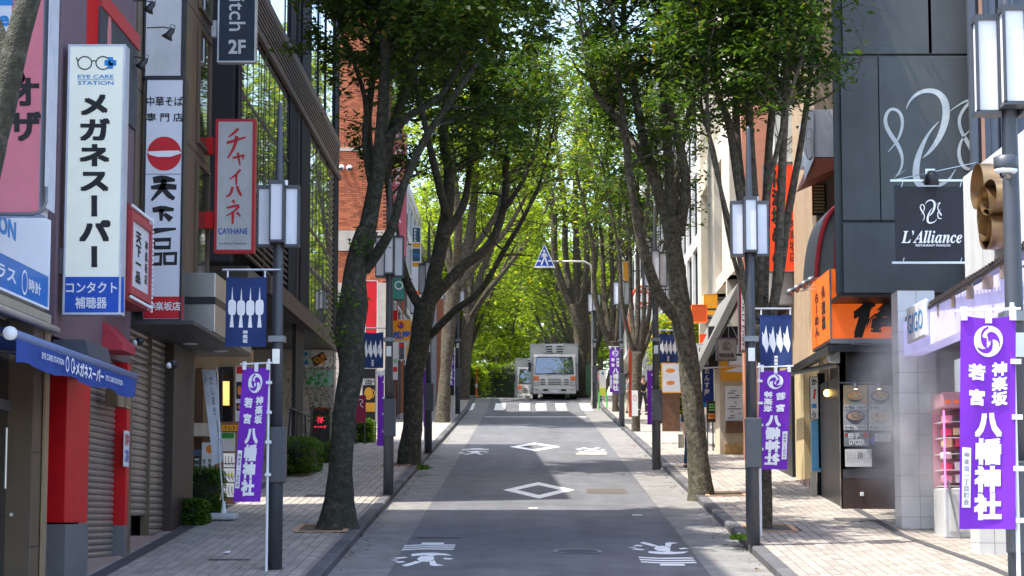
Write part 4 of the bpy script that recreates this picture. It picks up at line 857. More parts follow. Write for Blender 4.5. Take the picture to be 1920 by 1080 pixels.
def ribbon(m, k=1, ox=0, oy=0, f=f_, ww=1.0):
    P = lambda L: [(ox+x*k, oy+y*k) for x, y in L]
    m.stroke(f, P([(1699,204),(1706,188),(1720,175),(1738,169),(1757,172),(1770,185),(1775,205),(1772,232),(1760,262),(1742,286),(1730,296)]), [w_*k*ww for w_ in (1,4,6,8,10,13,14,13,10,6,1)], sm=2)
    m.stroke(f, P([(1760,228),(1742,248),(1728,275),(1718,305),(1717,335),(1726,350),(1750,352),(1778,340),(1792,317)]), [w_*k*ww for w_ in (1,4,8,12,13,11,8,5,1)], sm=2)
    m.stroke(f, P([(1665,285),(1680,268),(1690,248),(1693,225),(1686,208),(1672,203),(1662,212),(1659,230),(1668,250),(1684,272),(1693,295),(1690,318),(1677,335)]), [w_*k*ww for w_ in (1,3,5,6,6,5,6,7,8,8,5,4,2)], sm=2)
    m.stroke(f, P([(1775,213),(1795,198),(1813,188),(1820,190),(1806,205),(1797,225),(1802,247),(1815,268),(1828,292)]), [w_*k*ww for w_ in (1,2,4,5,6,6,6,8,9)], sm=2)
    m.stroke(f, P([(1822,240),(1805,258),(1797,280),(1800,304),(1812,318),(1830,315)]), [w_*k*ww for w_ in (1,4,6,7,6,4)], sm=2)
letter(H, M('emblem_grey', (.5,.55,.56), .5), lambda m: ribbon(m), 'ribbon_emblem')
ls = T('hanging_sign', onY(1748,493,34.5), 'black cloth restaurant sign with white italic name and ribbon emblem', 'sign')
a = onY(1679,490,34.5); b = onY(1818,350,34.5)
def cloth(m):
    n = 12; V = []
    for j in range(n+1):
        for i in range(n+1):
            u, v = i/n, j/n; pull = .03*(abs(u-.5)*2)**3*(1 if v < .5 else .5)*abs(v-.5)*2
            V.append((a.x+(b.x-a.x)*u, 34.5+.012*math.sin(u*9+v*4), b.z+(a.z-b.z)*v + (pull if v < .5 else -pull)))
    m.add(V, [(j*(n+1)+i,(j+1)*(n+1)+i,(j+1)*(n+1)+i+1,j*(n+1)+i+1) for j in range(n) for i in range(n)])
part(ls, 'cloth', M('black_cloth', (.02,.022,.027), .75, var=.25, scale=6), cloth, smooth=True)
f2 = front(34.5, .03)
letter(ls, wprint, lambda m: (ribbon(m, .235, 1745-1742*.235, 397-262*.235, f2, 1.3), m.text(f2, '𝑳’𝑨𝒍𝒍𝒊𝒂𝒏𝒄𝒆', 1690,432,1804,456,.006), m.text(f2, 'RESTAURANT FRANÇAIS', 1717,458,1782,463,.02)))
for py, px0, px1 in ((339,1669,1822),(493,1672,1820)):
    p, q = onY(px0,py,34.5), onY(px1,py,34.5); bx(ls, 'bar', steel, p.x, q.x, 34.48, 34.52, p.z-.015, p.z+.02)
for px,py in ((1690,345),(1800,345),(1692,489),(1800,489)):
    p = onY(px,py,34.49); part(ls, 'hook', steel, lambda m: m.tube([p+Vector((0,0,-.05)), p+Vector((.015,0,.0)), p+Vector((.03,0,.05))], .007, 5))
p = onY(1822,410,34.5); part(ls, 'pole', mgrey, lambda m: m.tube([onY(1823,545,34.6), onY(1823,330,34.6)], .018, 8)); part(ls, 'stay', steel, lambda m: (m.tube([onY(1675,338,34.5), onY(1830,305,34.9)], .008, 5), m.tube([onY(1669,339,34.5), onY(1700,318,36.9)], .01, 5)))
c = onY(1747,332,34.4); t = T('spotlight', c, 'black spotlight above the black cloth restaurant sign', 'spotlight'); part(t, 'head', black, lambda m: m.tube([c+Vector((0,0,.1)), c, c+Vector((0,.02,-.13))], [.06,.11,.12], 10), smooth=True); part(t, 'bracket', steel, lambda m: m.box(c.x-.1,c.x+.06,c.y+.02,c.y+.12,c.z+.05,c.z+.14))
# ---- ramen shop
YRm = 39.0
Q = T('ramen_shop', (6.5, 42, gz(42)), 'dark brown ramen shop under the orange sign', 'shop')
bwall = M('brown_gloss_wall', (.035,.024,.022), .25, var=.2, scale=2); x0, x1 = XY(1577,YRm), XY(1684,YRm)+1.5
bx(Q, 'front_wall', bwall, x0, x1, YRm, YRm+.25, gz(39)-.4, ZY(655,YRm)); bx(Q, 'wall_trim', mgrey, x0-.02, x1, YRm-.012, YRm-.001, ZY(747-28,YRm), ZY(747-30,YRm))
bx(Q, 'lower_panel', M('brown_panel', (.06,.035,.03), .4), x0+.01, x1, YRm-.018, YRm-.0005, gz(39)-.4, ZY(898,YRm)); bx(Q, 'steel_shelf', M('dull_steel', (.12,.11,.115), .35, .5), x0+.02, x1, YRm-.016, YRm-.0004, ZY(897,YRm), ZY(880,YRm))
bx(Q, 'inner_wall', black, x0+.8, x0+5, YRm+.25, 46, gz(39)-.4, 3.2); bx(Q, 'door_post', mgrey, x0-.0, x0+.1, YRm+.0, YRm+.1, gz(39), ZY(660,YRm))
bx(Q, 'door', M('near_black', (.012,.011,.011), .4), x0+.05, x0+.1, YRm+.3, YRm+3.1, gz(41), 2.6)
bowls = ((1604,742,(.62,.42,.22)),(1651,742,(.45,.4,.4)),(1604,780,(.5,.48,.46)),(1651,780,(.72,.68,.6)))
for (cx,cy,bgc),lab in zip(bowls, ('ramen photo panel at the upper left with a green rimmed bowl','ramen photo panel at the upper right with a dark bowl','ramen photo panel at the lower left with meat on white noodles','ramen photo panel at the lower right with a pale bowl')):
    t = sign_front('menu_photo', lab, 'menu photo', cx-22, cy-20, cx+22, cy+27, YRm-.03, .02, M('photo_back_%d%d'%(cx,cy), bgc, .4, var=.25, scale=3), white, 0, 'bowl photos on the ramen shop wall'); f = front(YRm-.03); g = front(YRm-.03,.008); h_ = front(YRm-.03,.012); k_ = front(YRm-.03,.016)
    letter(t, M('bowl_rim_%d%d'%(cx,cy), ((.25,.4,.25) if cx<1630 and cy<760 else (.06,.07,.16) if cy<760 or cx<1630 else (.5,.58,.4)), .3), lambda m: (m.disc(f,cx,cy+1,18,11), m.disc(f,cx,cy+7,11,9)), 'bowl')
    letter(t, M('soup_%d%d'%(cx,cy), ((.7,.33,.08) if cx<1630 and cy<760 else (.55,.4,.28) if cy<760 else (.6,.35,.2) if cx<1630 else (.75,.62,.42)), .5, var=.4, scale=12), lambda m: m.disc(g,cx,cy,15,8), 'soup')
    rr = random.Random(cx*cy)
    letter(t, M('topping_meat', (.55,.25,.1), .6), lambda m: [m.disc(h_,cx+rr.uniform(-9,9),cy+rr.uniform(-4,4),3.2,1.8,8) for _ in range(5)], 'topping'); letter(t, M('topping_green', (.12,.3,.05), .6), lambda m: [m.disc(k_,cx+rr.uniform(-9,9),cy+rr.uniform(-4,4),2,1.2,7) for _ in range(4)], 'topping'); letter(t, M('noodle', (.8,.62,.3), .6), lambda m: [m.stroke(k_,[(cx+rr.uniform(-9,0),cy+rr.uniform(-3,3)),(cx+rr.uniform(-2,2),cy+rr.uniform(-4,4)),(cx+rr.uniform(0,9),cy+rr.uniform(-3,3))],.9,sm=1) for _ in range(7)], 'noodles')
    letter(t, paper, lambda m: m.rect(f, cx-21, cy+16.5, cx+21, cy+26), 'price_strip'); letter(t, ink, lambda m: (m.text(g, 'らーめん', cx-19, cy+18.5, cx-2, cy+24.5, .04), m.text(g, '八百五十円', cx+2, cy+19.5, cx+19, cy+23.5, .01)), 'price_text')
t = sign_front('poster', 'small poster with bold english lettering under the ramen photos', 'poster', 1583, 809, 1629, 837, YRm-.03, .015, M('poster_dim',(.25,.27,.3),.5,var=.6,scale=9), white, 0); letter(t, wprint, lambda m: (m.text(front(YRm-.03),'餃子',1590,812,1612,822,.03), m.text(front(YRm-.03),'GYOZA',1592,824,1622,834,.04))); letter(t, redp, lambda m: (m.disc(front(YRm-.03),1587,815,3), m.disc(front(YRm-.03),1623,815,4)), 'red_dot')
t = sign_front('poster', 'white cut out lettering sticker on the brown wall', 'poster', 1636, 811, 1672, 829, YRm-.03, .01, M('sticker_dim',(.1,.08,.1),.5), black, 0); letter(t, wprint, lambda m: m.text(front(YRm-.03),'琉球新麺',1640,812,1670,828,.06)); letter(t, blue, lambda m: m.disc(front(YRm-.03),1636,826,4,7), 'blue_dot')
t = sign_front('notice_board', 'white handwritten notice sheet on the brown ramen shop wall', 'notice', 1585, 842, 1634, 875, YRm-.03, .012, paper, white, 0)
letter(t, ink, lambda m: ([m.vtext(front(YRm-.03), 'いろはに', 1588+i*4.6, 845, 1591.4+i*4.6, 868, 0) for i in (0,1,2,3,4,7,8,9)], m.text(front(YRm-.03), '川', 1609,848,1617,860,.04)))
t = bx(None, 'wall_socket', white, XY(1610,YRm), XY(1617,YRm), YRm-.04, YRm-.018, ZY(930,YRm), ZY(923,YRm), bevel=.006); setp(t, 'small white socket low on the brown wall', 'socket')
for px in (1604,1648):
    c = onY(px,722,YRm-.12); t = T('wall_lamp', c, 'small silver lamp above the %s ramen photo column' % ('left' if px < 1630 else 'right'), 'lamp', 'lamps above the ramen photos')
    part(t, 'head', steel, lambda m: m.tube([c+Vector((0,.1,.06)), c+Vector((0,0,.05)), c+Vector((0,-.02,-.07))], [.03,.04,.045], 10), smooth=True); part(t, 'lens', M('warm_lens',(.9,.75,.5),.4,emit=1.0), lambda m: m.lathe(c+Vector((0,-.02,-.08)), [(.04,0),(.035,.005)], 10))
# orange sign box
So = T('shop_sign', onY(1560,640,38.4), 'large orange wraparound ramen sign with black brush character', 'sign')
xo0, xo1 = XY(1561,38.4), XY(1684,38.4); zo0, zo1 = ZY(638,38.4), ZY(505,38.4); yo1 = YX(1525,xo0)
bx(So, 'housing', mgrey, xo0+.01, xo1+1, 38.42, yo1, zo0-.02, zo1+.01); bx(So, 'front_face', orange, xo0+.02, xo1+1, 38.4, 38.419, zo0+.03, zo1); bx(So, 'side_face', orange, xo0-.01, xo0+.0099, 38.44, yo1-.03, zo0+.03, zo1)
bx(So, 'corner_trim', mgrey, xo0-.014, xo0+.019, 38.395, 38.438, zo0, zo1+.02); bx(So, 'bottom_trim', mgrey, xo0-.02, xo1+1, 38.39, 38.42, zo0-.06, zo0+.028)
f_ = front(38.4)
def ore(m): m.text(f_, '俺', 1604, 556, 1702, 630, .05, .25)
letter(So, ink, ore); mpo = lambda Y, z: Vector((xo0-.016, Y, z))
ym = (38.44+yo1)/2
letter(So, ink, lambda m: (m.vtext(lambda a,z: mpo(2*ym-a, z), '俺流塩', ym+.2, zo1-.2, ym+.75, zo0+.25, .05), m.vtext(lambda a,z: mpo(2*ym-a, z), 'らーめん', ym-.75, zo1-.25, ym-.1, zo0+.2, .04)))
ld = T('gutter_ledge', (xo0, 40, 2.3), 'dark gutter ledge and rods under the orange sign', 'ledge')
part(ld, 'gutter', gm_dark, lambda m: (m.box(xo0-.05, xo0+.1, 38.5, 47.5, ZY(660,38.5)-.02, ZY(648,38.5)), m.box(xo0, xo1+1, 38.44, 38.55, ZY(660,38.5), ZY(648,38.5)))); part(ld, 'rod', steel, lambda m: m.tube([onY(1595,645,38.3), onY(1684,645,38.3)], .014, 6)); part(ld, 'lower_gutter', M('gutter_grey',(.12,.13,.13),.5), lambda m: m.tube([onY(1572,683,39.2), onY(1470,702,45)], .05, 8))
c = onY(1567,665,39.2); t = T('lamp_hood', c, 'pale plastic lamp hood at the corner below the orange sign', 'lamp'); part(t, 'hood', M('pale_plastic',(.6,.62,.6),.5), lambda m: m.prism([onY(1553,652,39), onY(1581,652,39), onY(1579,680,39), onY(1557,678,39), onY(1553,668,39)], (0,.3,0)), bevel=.01); part(t, 'bracket', mgrey, lambda m: m.box(c.x-.05,c.x+.05,39.28,39.6,c.z,c.z+.05))
for i in range(4):
    p = onY(1482+i*13, 548-i*7.5, 40.2+i*.0); q = onY(1528+i*9, 542-i*9, 40.5)
    t = T('spotlight', p, 'spotlight on a rod before the orange sign, %s from the left' % ('first','second','third','fourth')[i], 'spotlight', 'row of spotlights before the orange sign')
    part(t, 'rod', steel, lambda m: m.tube([p, q], .011, 6)); part(t, 'head', mgrey, lambda m: m.tube([p+Vector((-.05,0,-.05)), p+Vector((0,0,.02)), p+Vector((.05,0,.06))], [.07,.06,.03], 10), smooth=True)
c = onY(1551,737,41); t = T('hanging_bulb', c, 'glowing yellow bulb in the dark ramen doorway', 'bulb'); part(t, 'bulb', M('bulb_glow',(1,.6,.12),.4,emit=4), lambda m: m.ball(c,.07,n=10,m=8), smooth=True); part(t, 'cable', black, lambda m: m.tube([c+Vector((0,0,.06)), c+Vector((.05,0,.9))], .008, 5))
# entrance banner and blue panel
t = board('upright_banner', 'white and red vertical shop banner in the ramen entrance', 'banner', 1519, 706, 1534, 786, 42.2, .04, paper, black, [(ink, lambda m,f,g: (m.vtext(f,'か',1521,709,1532,723,.04), m.vtext(f,'ら',1521,770,1532,784,.02))), (redp, lambda m,f,g: m.stroke(f,[(1528,729),(1526,748)],4)), (cyanb, lambda m,f,g: m.rect(f,1522,757,1531,765))], 1)
t = bx(None, 'blue_panel', M('sky_blue_panel',(.12,.36,.6),.4), XY(1520,42.5), XY(1551,42.5), 42.4, 42.5, ZY(884,42.4), ZY(788,42.4), bevel=.006); setp(t, 'sky blue panel in the ramen entrance below the banner', 'panel')
bx(t, 'pane', glassd, XY(1534,42.4), XY(1548,42.4), 42.385, 42.4, ZY(878,42.4), ZY(700,42.4)); bx(t, 'plinth', M('plinth_cream',(.5,.47,.38),.7), XY(1519,42.4), XY(1530,42.4), 42.41, 42.5, gz(42), ZY(884,42.4)-.01); bx(t, 'lower_pane', glassd, XY(1531,42.4), XY(1551,42.4), 42.41, 42.5, gz(42)+.1, ZY(884,42.4)-.01)
# ---- narrow buildings between
Nb = T('narrow_building', (7.5, 49, gz(49)), 'narrow tan building with barrel awning behind the grey restaurant', 'building')
bx(Nb, 'wall', tanw, 6.25, 12, 46, 54, gz(46)-.4, 15); bx(Nb, 'entrance_wall', M('pale_yellow_wall',(.5,.4,.22),.8), 5.95, 6.24, 46.3, 47.8, gz(46)-.3, 3.4); bx(Nb, 'dark_entrance', black, 5.9, 6.24, 48, 52.5, gz(46)-.3, 3.2); bx(Nb, 'step', pinkstone, 5.8, 6.4, 44, 46.9, gz(44), gz(46)+.2)
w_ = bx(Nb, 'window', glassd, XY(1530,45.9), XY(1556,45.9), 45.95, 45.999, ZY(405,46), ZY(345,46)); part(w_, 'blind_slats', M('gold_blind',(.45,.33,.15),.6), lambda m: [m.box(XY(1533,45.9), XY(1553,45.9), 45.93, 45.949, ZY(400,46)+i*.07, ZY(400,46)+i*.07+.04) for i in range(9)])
def barrel(m):
    x0, x1 = XY(1531,42.8), XY(1580,42.8); z0, z1 = ZY(531,42.8), ZY(385,42.8); n = 14; V = []
    for i in range(n+1):
        a = math.pi/2*i/n
        for y in (42.8, 44.6): V.append((x1-(x1-x0)*math.cos(a)**.9, y, z0+(z1-z0)*math.sin(a)))
    V += [(x1,42.8,z0),(x1,44.6,z0)]
    m.add(V, [(2*i,2*i+2,2*i+3,2*i+1) for i in range(n)] + [tuple([2*n+2]+[2*i for i in range(n+1)])])
ba = T('barrel_awning', onY(1550,531,42.8), 'grey barrel awning with red edge left of the grey building', 'awning'); part(ba, 'cover', M('grey_vinyl',(.2,.23,.24),.5), barrel)
part(ba, 'red_edge', M('red_vinyl',(.5,.03,.05),.5), lambda m: m.tube([onY(1580-49*math.cos(a)**.9, 531-146*math.sin(a), 42.78) for a in np.linspace(0,math.pi/2,14)], .05, 6)); part(ba, 'red_stripe', M('red_vinyl',(.5,.03,.05),.5), lambda m: m.prism([onY(1562,525,42.78), onY(1576,525,42.78), onY(1576,400,42.78), onY(1566,405,42.78)], (0,.01,0)))
bb = T('white_balcony', onY(1545,300,44.2), 'white box balcony with rust underside right of the upright signs', 'balcony'); bx(bb, 'front_panel', wface2, XY(1527,44.3), XY(1590,44.3), 44.3, 46, ZY(295,44.3), ZY(206,44.3)); part(bb, 'rust_soffit', M('rust_panel',(.3,.08,.04),.6), lambda m: m.prism([onY(1527,296,44.3), onY(1575,296,44.3), onY(1575,312,44.3), onY(1509,341,44.3)], (0,1.5,0)))
part(bb, 'side_panel', wface2, lambda m: m.prism([onY(1526,206,44.2), onY(1526,297,44.2), onY(1509,338,44.3), onY(1503,262,46), onY(1505,240,46)], (0,.02,0))); letter(bb, ink, lambda m: (m.ring(front(44.2,.02), 1518,270,7,.8,30), m.stroke(front(44.2,.02), [(1513,262),(1520,258),(1522,268)],.8)), 'line_emblem')
t = board('upright_sign', 'tall white sign with thin black loops above the orange red sign', 'sign', 1452, 80, 1504, 303, 50, .3, M('pale_grey_sign',(.55,.6,.57),.5), white, [(ink, lambda m,f,g: (m.ring(f,1474,210,21,1.2,62), m.ring(f,1472,213,24,.8,58), m.stroke(f,[(1440,230),(1455,258),(1480,265),(1494,240)],2,sm=2), m.text(f,'MAIDO',1452,279,1486,286,0)))], 1)
t = board('upright_sign', 'orange red upright sign with black brush characters behind the stems', 'sign', 1434, 307, 1505, 510, 50, .3, M('orange_red_panel',(.85,.06,.008),.5,emit=.08), mgrey, [(ink, lambda m,f,g: (m.vtext(f,'神楽坂店',1479,408,1496,492,.01), m.vtext(f,'俺流塩めん',1446,318,1472,492,.05)))], 2)
bx(Nb, 'sign_backing', wface2, XY(1436,50.4), XY(1506,50.4), 50.35, 50.8, ZY(570,50.4), ZY(511,50.4)); bx(Nb, 'canopy_slab', gm_dark, XY(1440,51), XY(1500,51), 50.9, 53.5, ZY(580,51), ZY(571,51))
bx(Nb, 'under_sign_wall', M('brownish_shop', (.16,.1,.06), .7), XY(1445,53), 6.2, 53.2, 54, gz(53)-.3, ZY(580,53))
# salmon corner
sc_ = bx(None, 'salmon_wall', salmon, XY(1397,54.5), XY(1470,54.5), 54.5, 55.0, gz(54)-.3, 16); setp(sc_, 'salmon plaster wall strip between the stems of the right tree', 'wall')
# ---- cream building
K = T('cream_building', (8, 66, gz(66)), 'sunlit cream building with tall narrow windows', 'building')
gridwall(K, 1, 6.15, 55.2, 77, gz(77)+4.2, 21, 4, 3, cream, M('grey_brown_glass',(.08,.075,.06),.1), cream, inset=.6, pier=2.6, span=.9, depth=7)  # grey brown base colour for all window panes of this wall
bx(K, 'shop_wall', gf, 7.2, 13, 55.2, 77, gz(55)-.4, gz(77)+4.2)
for i in range(5): bx(K, 'shop_pier', cream, 6.15, 7.2, 55.2+i*5.35, 55.6+i*5.35, gz(55)-.4, gz(77)+4.19)
for i in range(4): bx(K, 'shop_window', glassl, 7.0, 7.19, 55.8+i*5.35, 60.2+i*5.35, gz(60+i*5.3)+.3, gz(77)+3.6)
# lean-to canopy
Yp = 57.0
pg = T('lean_to_canopy', onY(1360,690,Yp), 'grey lean to canopy with slatted underside over the right pavement', 'canopy')
a, b, c = onY(1308,690,Yp), onY(1388,532,Yp), onY(1400,545,Yp)
part(pg, 'roof', M('canopy_grey',(.2,.2,.18),.6), lambda m: m.prism([onY(1305,690,Yp), onY(1384,531,Yp), onY(1402,545,Yp), onY(1402,556,Yp), onY(1390,548,Yp), onY(1312,702,Yp)], (0,6,0)))
for i in range(9):
    y = Yp+.3+i*.62; part(pg, 'rafter', M('rafter_tan',(.3,.26,.2),.6), lambda m: m.tube([onY(1316,694,Yp)+Vector((0,y-Yp,0)), onY(1392,556,Yp)+Vector((0,y-Yp,0))], .035, 4))
part(pg, 'tie_rod', steel, lambda m: (m.tube([onY(1312,690,Yp+.1), onY(1402,686,Yp+.1)], .02, 5), m.tube([onY(1366,586,Yp+.1), onY(1366,690,Yp+.1)], .012, 5), m.tube([onY(1366,600,Yp+.1), onY(1335,665,Yp+.1)], .012, 5), m.tube([onY(1366,600,Yp+.1), onY(1398,665,Yp+.1)], .012, 5)))
bx(pg, 'dark_fascia', black, XY(1330,Yp+1), XY(1402,Yp+1), Yp+1, Yp+1.1, ZY(688,Yp+1)-.05, ZY(612,Yp+1))
board('shop_sign', 'orange sign panel beside the canopy edge', 'sign', 1297, 571, 1326, 604, 66, .3, M('orange_matte',(.75,.1,.01),.6), orange, fr=1)
board('shop_sign', 'yellow triangular sign panel above the orange panel', 'sign', 1320, 551, 1345, 590, 68, .2, yellow, yellow, fr=1)
board('shop_sign', 'small red orange sign over the white bar sign', 'sign', 1312, 626, 1334, 643, 61, .2, M('orange_red_panel',(.85,.06,.008),.5), orange, fr=1)
board('shop_sign', 'white bar sign with black serif letters beside the trunk', 'sign', 1306, 644, 1334, 684, 60, .2, paper, white, [(ink, lambda m,f,g: (m.text(f,'𝐇𝐎𝐓',1310,651,1330,662,.0), m.text(f,'𝐁𝐀𝐑',1311,667,1327,679,.0)))], 1)
board('upright_banner', 'deep blue upright banner with white kana beside the pale trunk', 'banner', 1317, 684, 1338, 756, 59.5, .06, M('deep_blue_cloth',(.012,.05,.32),.7), blue, [(wprint, lambda m,f,g: m.vtext(f,'たんす屋',1320,688,1331,742,.03)), (cyanb, lambda m,f,g: m.rect(f,1317,756,1338,764))], 0)
board('shop_sign', 'grey square sign with dark round emblem under the canopy', 'sign', 1344, 633, 1381, 675, 56.5, .4, M('taupe_panel',(.14,.125,.11),.5), dgrey, [(ink, lambda m,f,g: (m.ring(f,1362,648,8,1), m.stroke(f,[(1358,655),(1360,642),(1366,644),(1361,652),(1368,655)],2), m.text(f,'珈琲茶館',1348,662,1376,669,.03)))], 1)
board('shop_sign', 'narrow maroon and white vertical sign behind the near right lamp', 'sign', 1386, 535, 1397, 660, 53, .3, M('maroon_panel',(.25,.01,.04),.5), M('dark_rim',(.1,.1,.1),.5), [(paper, lambda m,f,g: m.rect(f,1390,537,1396,658)), (ink, lambda m,f,g: m.add([g(1391+y*6.5, 540+x*21.5) for x,y in glyph('HOKU DON',.02,0)[0]], glyph('HOKU DON',.02,0)[1]))], 1)
yk = T('kiosk', onG(1372,812,KH), 'yellow fronted kiosk with a lit menu board and tiled foot', 'kiosk'); Yk = 57.6
bx(yk, 'body', M('kiosk_cream',(.6,.5,.36),.7), XY(1350,Yk), XY(1410,Yk), Yk+.02, Yk+1.6, gz(57), ZY(641,Yk)); bx(yk, 'yellow_fascia', yellow, XY(1352,Yk), XY(1397,Yk), Yk-.05, Yk+.019, ZY(714,Yk), ZY(641,Yk)); bx(yk, 'menu_board', paper, XY(1360,Yk), XY(1394,Yk), Yk-.04, Yk+.019, ZY(805,Yk), ZY(724,Yk)); bx(yk, 'wood_box', wood, XY(1360,Yk), XY(1396,Yk), Yk-.3, Yk-.041, ZY(812,Yk), ZY(790,Yk))
letter(yk, ink, lambda m: [m.rect(front(Yk,.045), 1363+random.randint(0,22), 728+i*4.2, 1366+random.randint(4,26), 729.5+i*4.2) for i in range(14)], 'menu_print'); letter(yk, wprint, lambda m: (m.poly(front(Yk,.056), [(1356,697),(1394,685),(1394,698)]), m.rect(front(Yk,.056), 1366,645,1396,684)), 'white_flag_print')
ti = M('ochre_tile',(.6,.36,.13),.6,obj_var=.2)
for j in range(5):
    for i in range(7):
        xx = XY(1358,Yk)+i*.085; zz = gz(57)+.02+j*.09; bx(yk, 'tile', ti, xx, xx+.078, Yk-.02, Yk+.019, zz, zz+.08)
cb = board('chalkboard', 'slanted chalkboard menu with green and orange writing', 'chalkboard', 1325, 752, 1345, 792, 59, .08, black, wood, [(M('chalk_green',(.2,.6,.15),.7), lambda m,f,g: [m.rect(f,1329,757+i*5,1342,760+i*5) for i in range(3)]), (M('chalk_orange',(.8,.25,.05),.7), lambda m,f,g: [m.rect(f,1328,775+i*6,1341,779+i*6) for i in range(2)])], 1)
# ---- far right buildings
block('shop_building', 'bright white shop building beyond the cream building', 1, 6.4, 77.3, 92, 19, whitew, 5, 4)
block('shop_building', 'pale grey shop building level with the zebra crossing', 1, 6.2, 92.3, 112, 22, greyw, 6, 5)
block('shop_building', 'white shop building farthest up the right side', 1, 6.0, 112.3, 150, 20, whitew, 9, 4)
board('projecting_sign', 'yellow vertical sign behind the stems of the far right trees', 'sign', 1168, 490, 1186, 560, 92, .4, yellow, white, fr=1)
rp = T('round_gate_sign', onG(1183,782,KH), 'round orange sign on a curved red post', 'sign'); Yz = 85
rpost = M('red_post',(.65,.06,.01),.5)
part(rp, 'post', rpost, lambda m: m.tube([onY(1183,782,Yz), onY(1183,580,Yz), onY(1184,556,Yz), onY(1191,543,Yz), onY(1205,535,Yz), onY(1222,534,Yz)], [.09,.09,.07,.05,.05,.04], 8), smooth=True); part(rp, 'disc', rpost, lambda m: m.prism([onY(1207+15*math.cos(a), 558+18*math.sin(a), Yz) for a in np.linspace(0,2*math.pi,29)[:-1]], (0,.1,0)))
letter(rp, wprint, lambda m: (m.ring(front(Yz), 1207,558,13,1.5,16), m.text(front(Yz),'満',1199,550,1215,566,.05))); bx(rp, 'white_board', paper, XY(1185,Yz), XY(1226,Yz), Yz+.02, Yz+.1, ZY(606,Yz), ZY(580,Yz)); letter(rp, M('aqua_print',(.05,.5,.38),.6), lambda m: m.text(front(Yz,-.015),'GELATO',1188,592,1220,601,.03))
fp = board('food_poster', 'large food poster with two plates in an orange frame', 'poster', 1240, 680, 1277, 737, 72, .1, paper, yellow, [(M('plate_white',(.8,.78,.74),.4), lambda m,f,g: (m.disc(f,1257,697,15,7), m.disc(f,1257,720,14,7))), (M('dish_orange',(.8,.25,.03),.6), lambda m,f,g: (m.disc(g,1257,695,9,4), m.disc(g,1257,718,8,4)))], 2)
bx(fp, 'stand', wood, XY(1242,72), XY(1275,72), 72.02, 72.1, gz(72)+KH, ZY(738,72))
fw = T('low_fence', (6.1, 74, gz(74)), 'low pale fence under the food poster on the right', 'fence')
for i in range(14):
    xx = 5.0+i*.12; bx(fw, 'slat', M('pale_fence',(.5,.47,.42),.8), xx, xx+.07, 72.6, 72.63, gz(72.6)+KH, gz(72.6)+KH+.55)
bx(fw, 'rail', M('pale_fence',(.5,.47,.42),.8), 4.95, 6.7, 72.631, 72.66, gz(72.6)+KH+.4, gz(72.6)+KH+.48)
# ================================================================== trees
lmA = leaf_mat('zelkova_leaf_left_shaded', (.014,.036,.007), (.062,.12,.013), (.18,.17,.02), .985, .4)  # shade of the left crowns put into a darker leaf colour
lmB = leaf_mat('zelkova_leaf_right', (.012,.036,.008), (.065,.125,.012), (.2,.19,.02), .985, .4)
lmC = leaf_mat('zelkova_leaf_far_sunlit', (.05,.1,.01), (.22,.3,.025), (.34,.33,.03), .97, .55)  # sunlight on the far crowns put into a brighter, yellower leaf colour
lmH = leaf_mat('hedge_leaf', (.03,.075,.01), (.1,.2,.02), (.1,.18,.02), .97, .3)
def bark_mat(name, c1, c2, moss):
    m = M(name, c1, .9, var=.45, scale=9, bump=.9); N = m.node_tree.nodes; L = m.node_tree.links
    bp = [n for n in N if n.type == 'BUMP'][0]; bp.inputs['Distance'].default_value = .06
    tc = N.new('ShaderNodeTexCoord'); n1 = N.new('ShaderNodeTexNoise'); n1.inputs['Scale'].default_value = 11; n1.inputs['Detail'].default_value = 8; n1.inputs['Roughness'].default_value = .75
    L.new(tc.outputs['Object'], n1.inputs['Vector']); cr_ = N.new('ShaderNodeValToRGB'); L.new(n1.outputs['Fac'], cr_.inputs[0])
    e = cr_.color_ramp.elements; e[0].position = .36; e[0].color = (*[x*.55 for x in c1],1); e[1].position = .66; e[1].color = (*c2,1); x = e.new(.52); x.color = (*moss,1)
    L.new(cr_.outputs[0], N['Principled BSDF'].inputs['Base Color']); return m
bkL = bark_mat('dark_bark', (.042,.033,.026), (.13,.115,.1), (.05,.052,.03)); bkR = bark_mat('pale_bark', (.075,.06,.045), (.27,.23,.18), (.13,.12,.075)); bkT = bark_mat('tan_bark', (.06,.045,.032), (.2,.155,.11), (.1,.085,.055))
bkS = bark_mat('stem_bark', (.03,.024,.02), (.1,.085,.075), (.05,.045,.035))
def leaves(P, size, r, parent, lm, name='crown', kind='stuff'):
    n = len(P); yaw = r.uniform(0, 2*np.pi, n); L = size*r.uniform(.65, 1.3, n)
    a = np.stack([np.cos(yaw), np.sin(yaw), r.uniform(-.75,.25,n)], 1); a /= np.linalg.norm(a,axis=1)[:,None]
    up = np.stack([r.normal(0,.55,n), r.normal(0,.55,n), np.ones(n)], 1)
    b = np.cross(up, a); b /= np.linalg.norm(b,axis=1)[:,None]; W = (L*r.uniform(.19,.27,n))[:,None]
    nm = np.cross(a, b); L = L[:,None]
    V = np.empty((n,4,3), np.float32); V[:,0] = P; V[:,1] = P+a*L*.42+b*W+nm*L*.06; V[:,2] = P+a*L-nm*L*.1; V[:,3] = P+a*L*.42-b*W+nm*L*.06
    me = bpy.data.meshes.new(name); me.vertices.add(4*n); me.vertices.foreach_set('co', V.ravel())
    me.loops.add(4*n); me.loops.foreach_set('vertex_index', np.arange(4*n, dtype=np.int32)); me.polygons.add(n); me.polygons.foreach_set('loop_start', np.arange(0,4*n,4,dtype=np.int32))
    me.update(calc_edges=True); me.materials.append(lm)
    o = bpy.data.objects.new(name, me); col.objects.link(o); o.parent = parent
    if kind: o['kind'] = kind
    return o
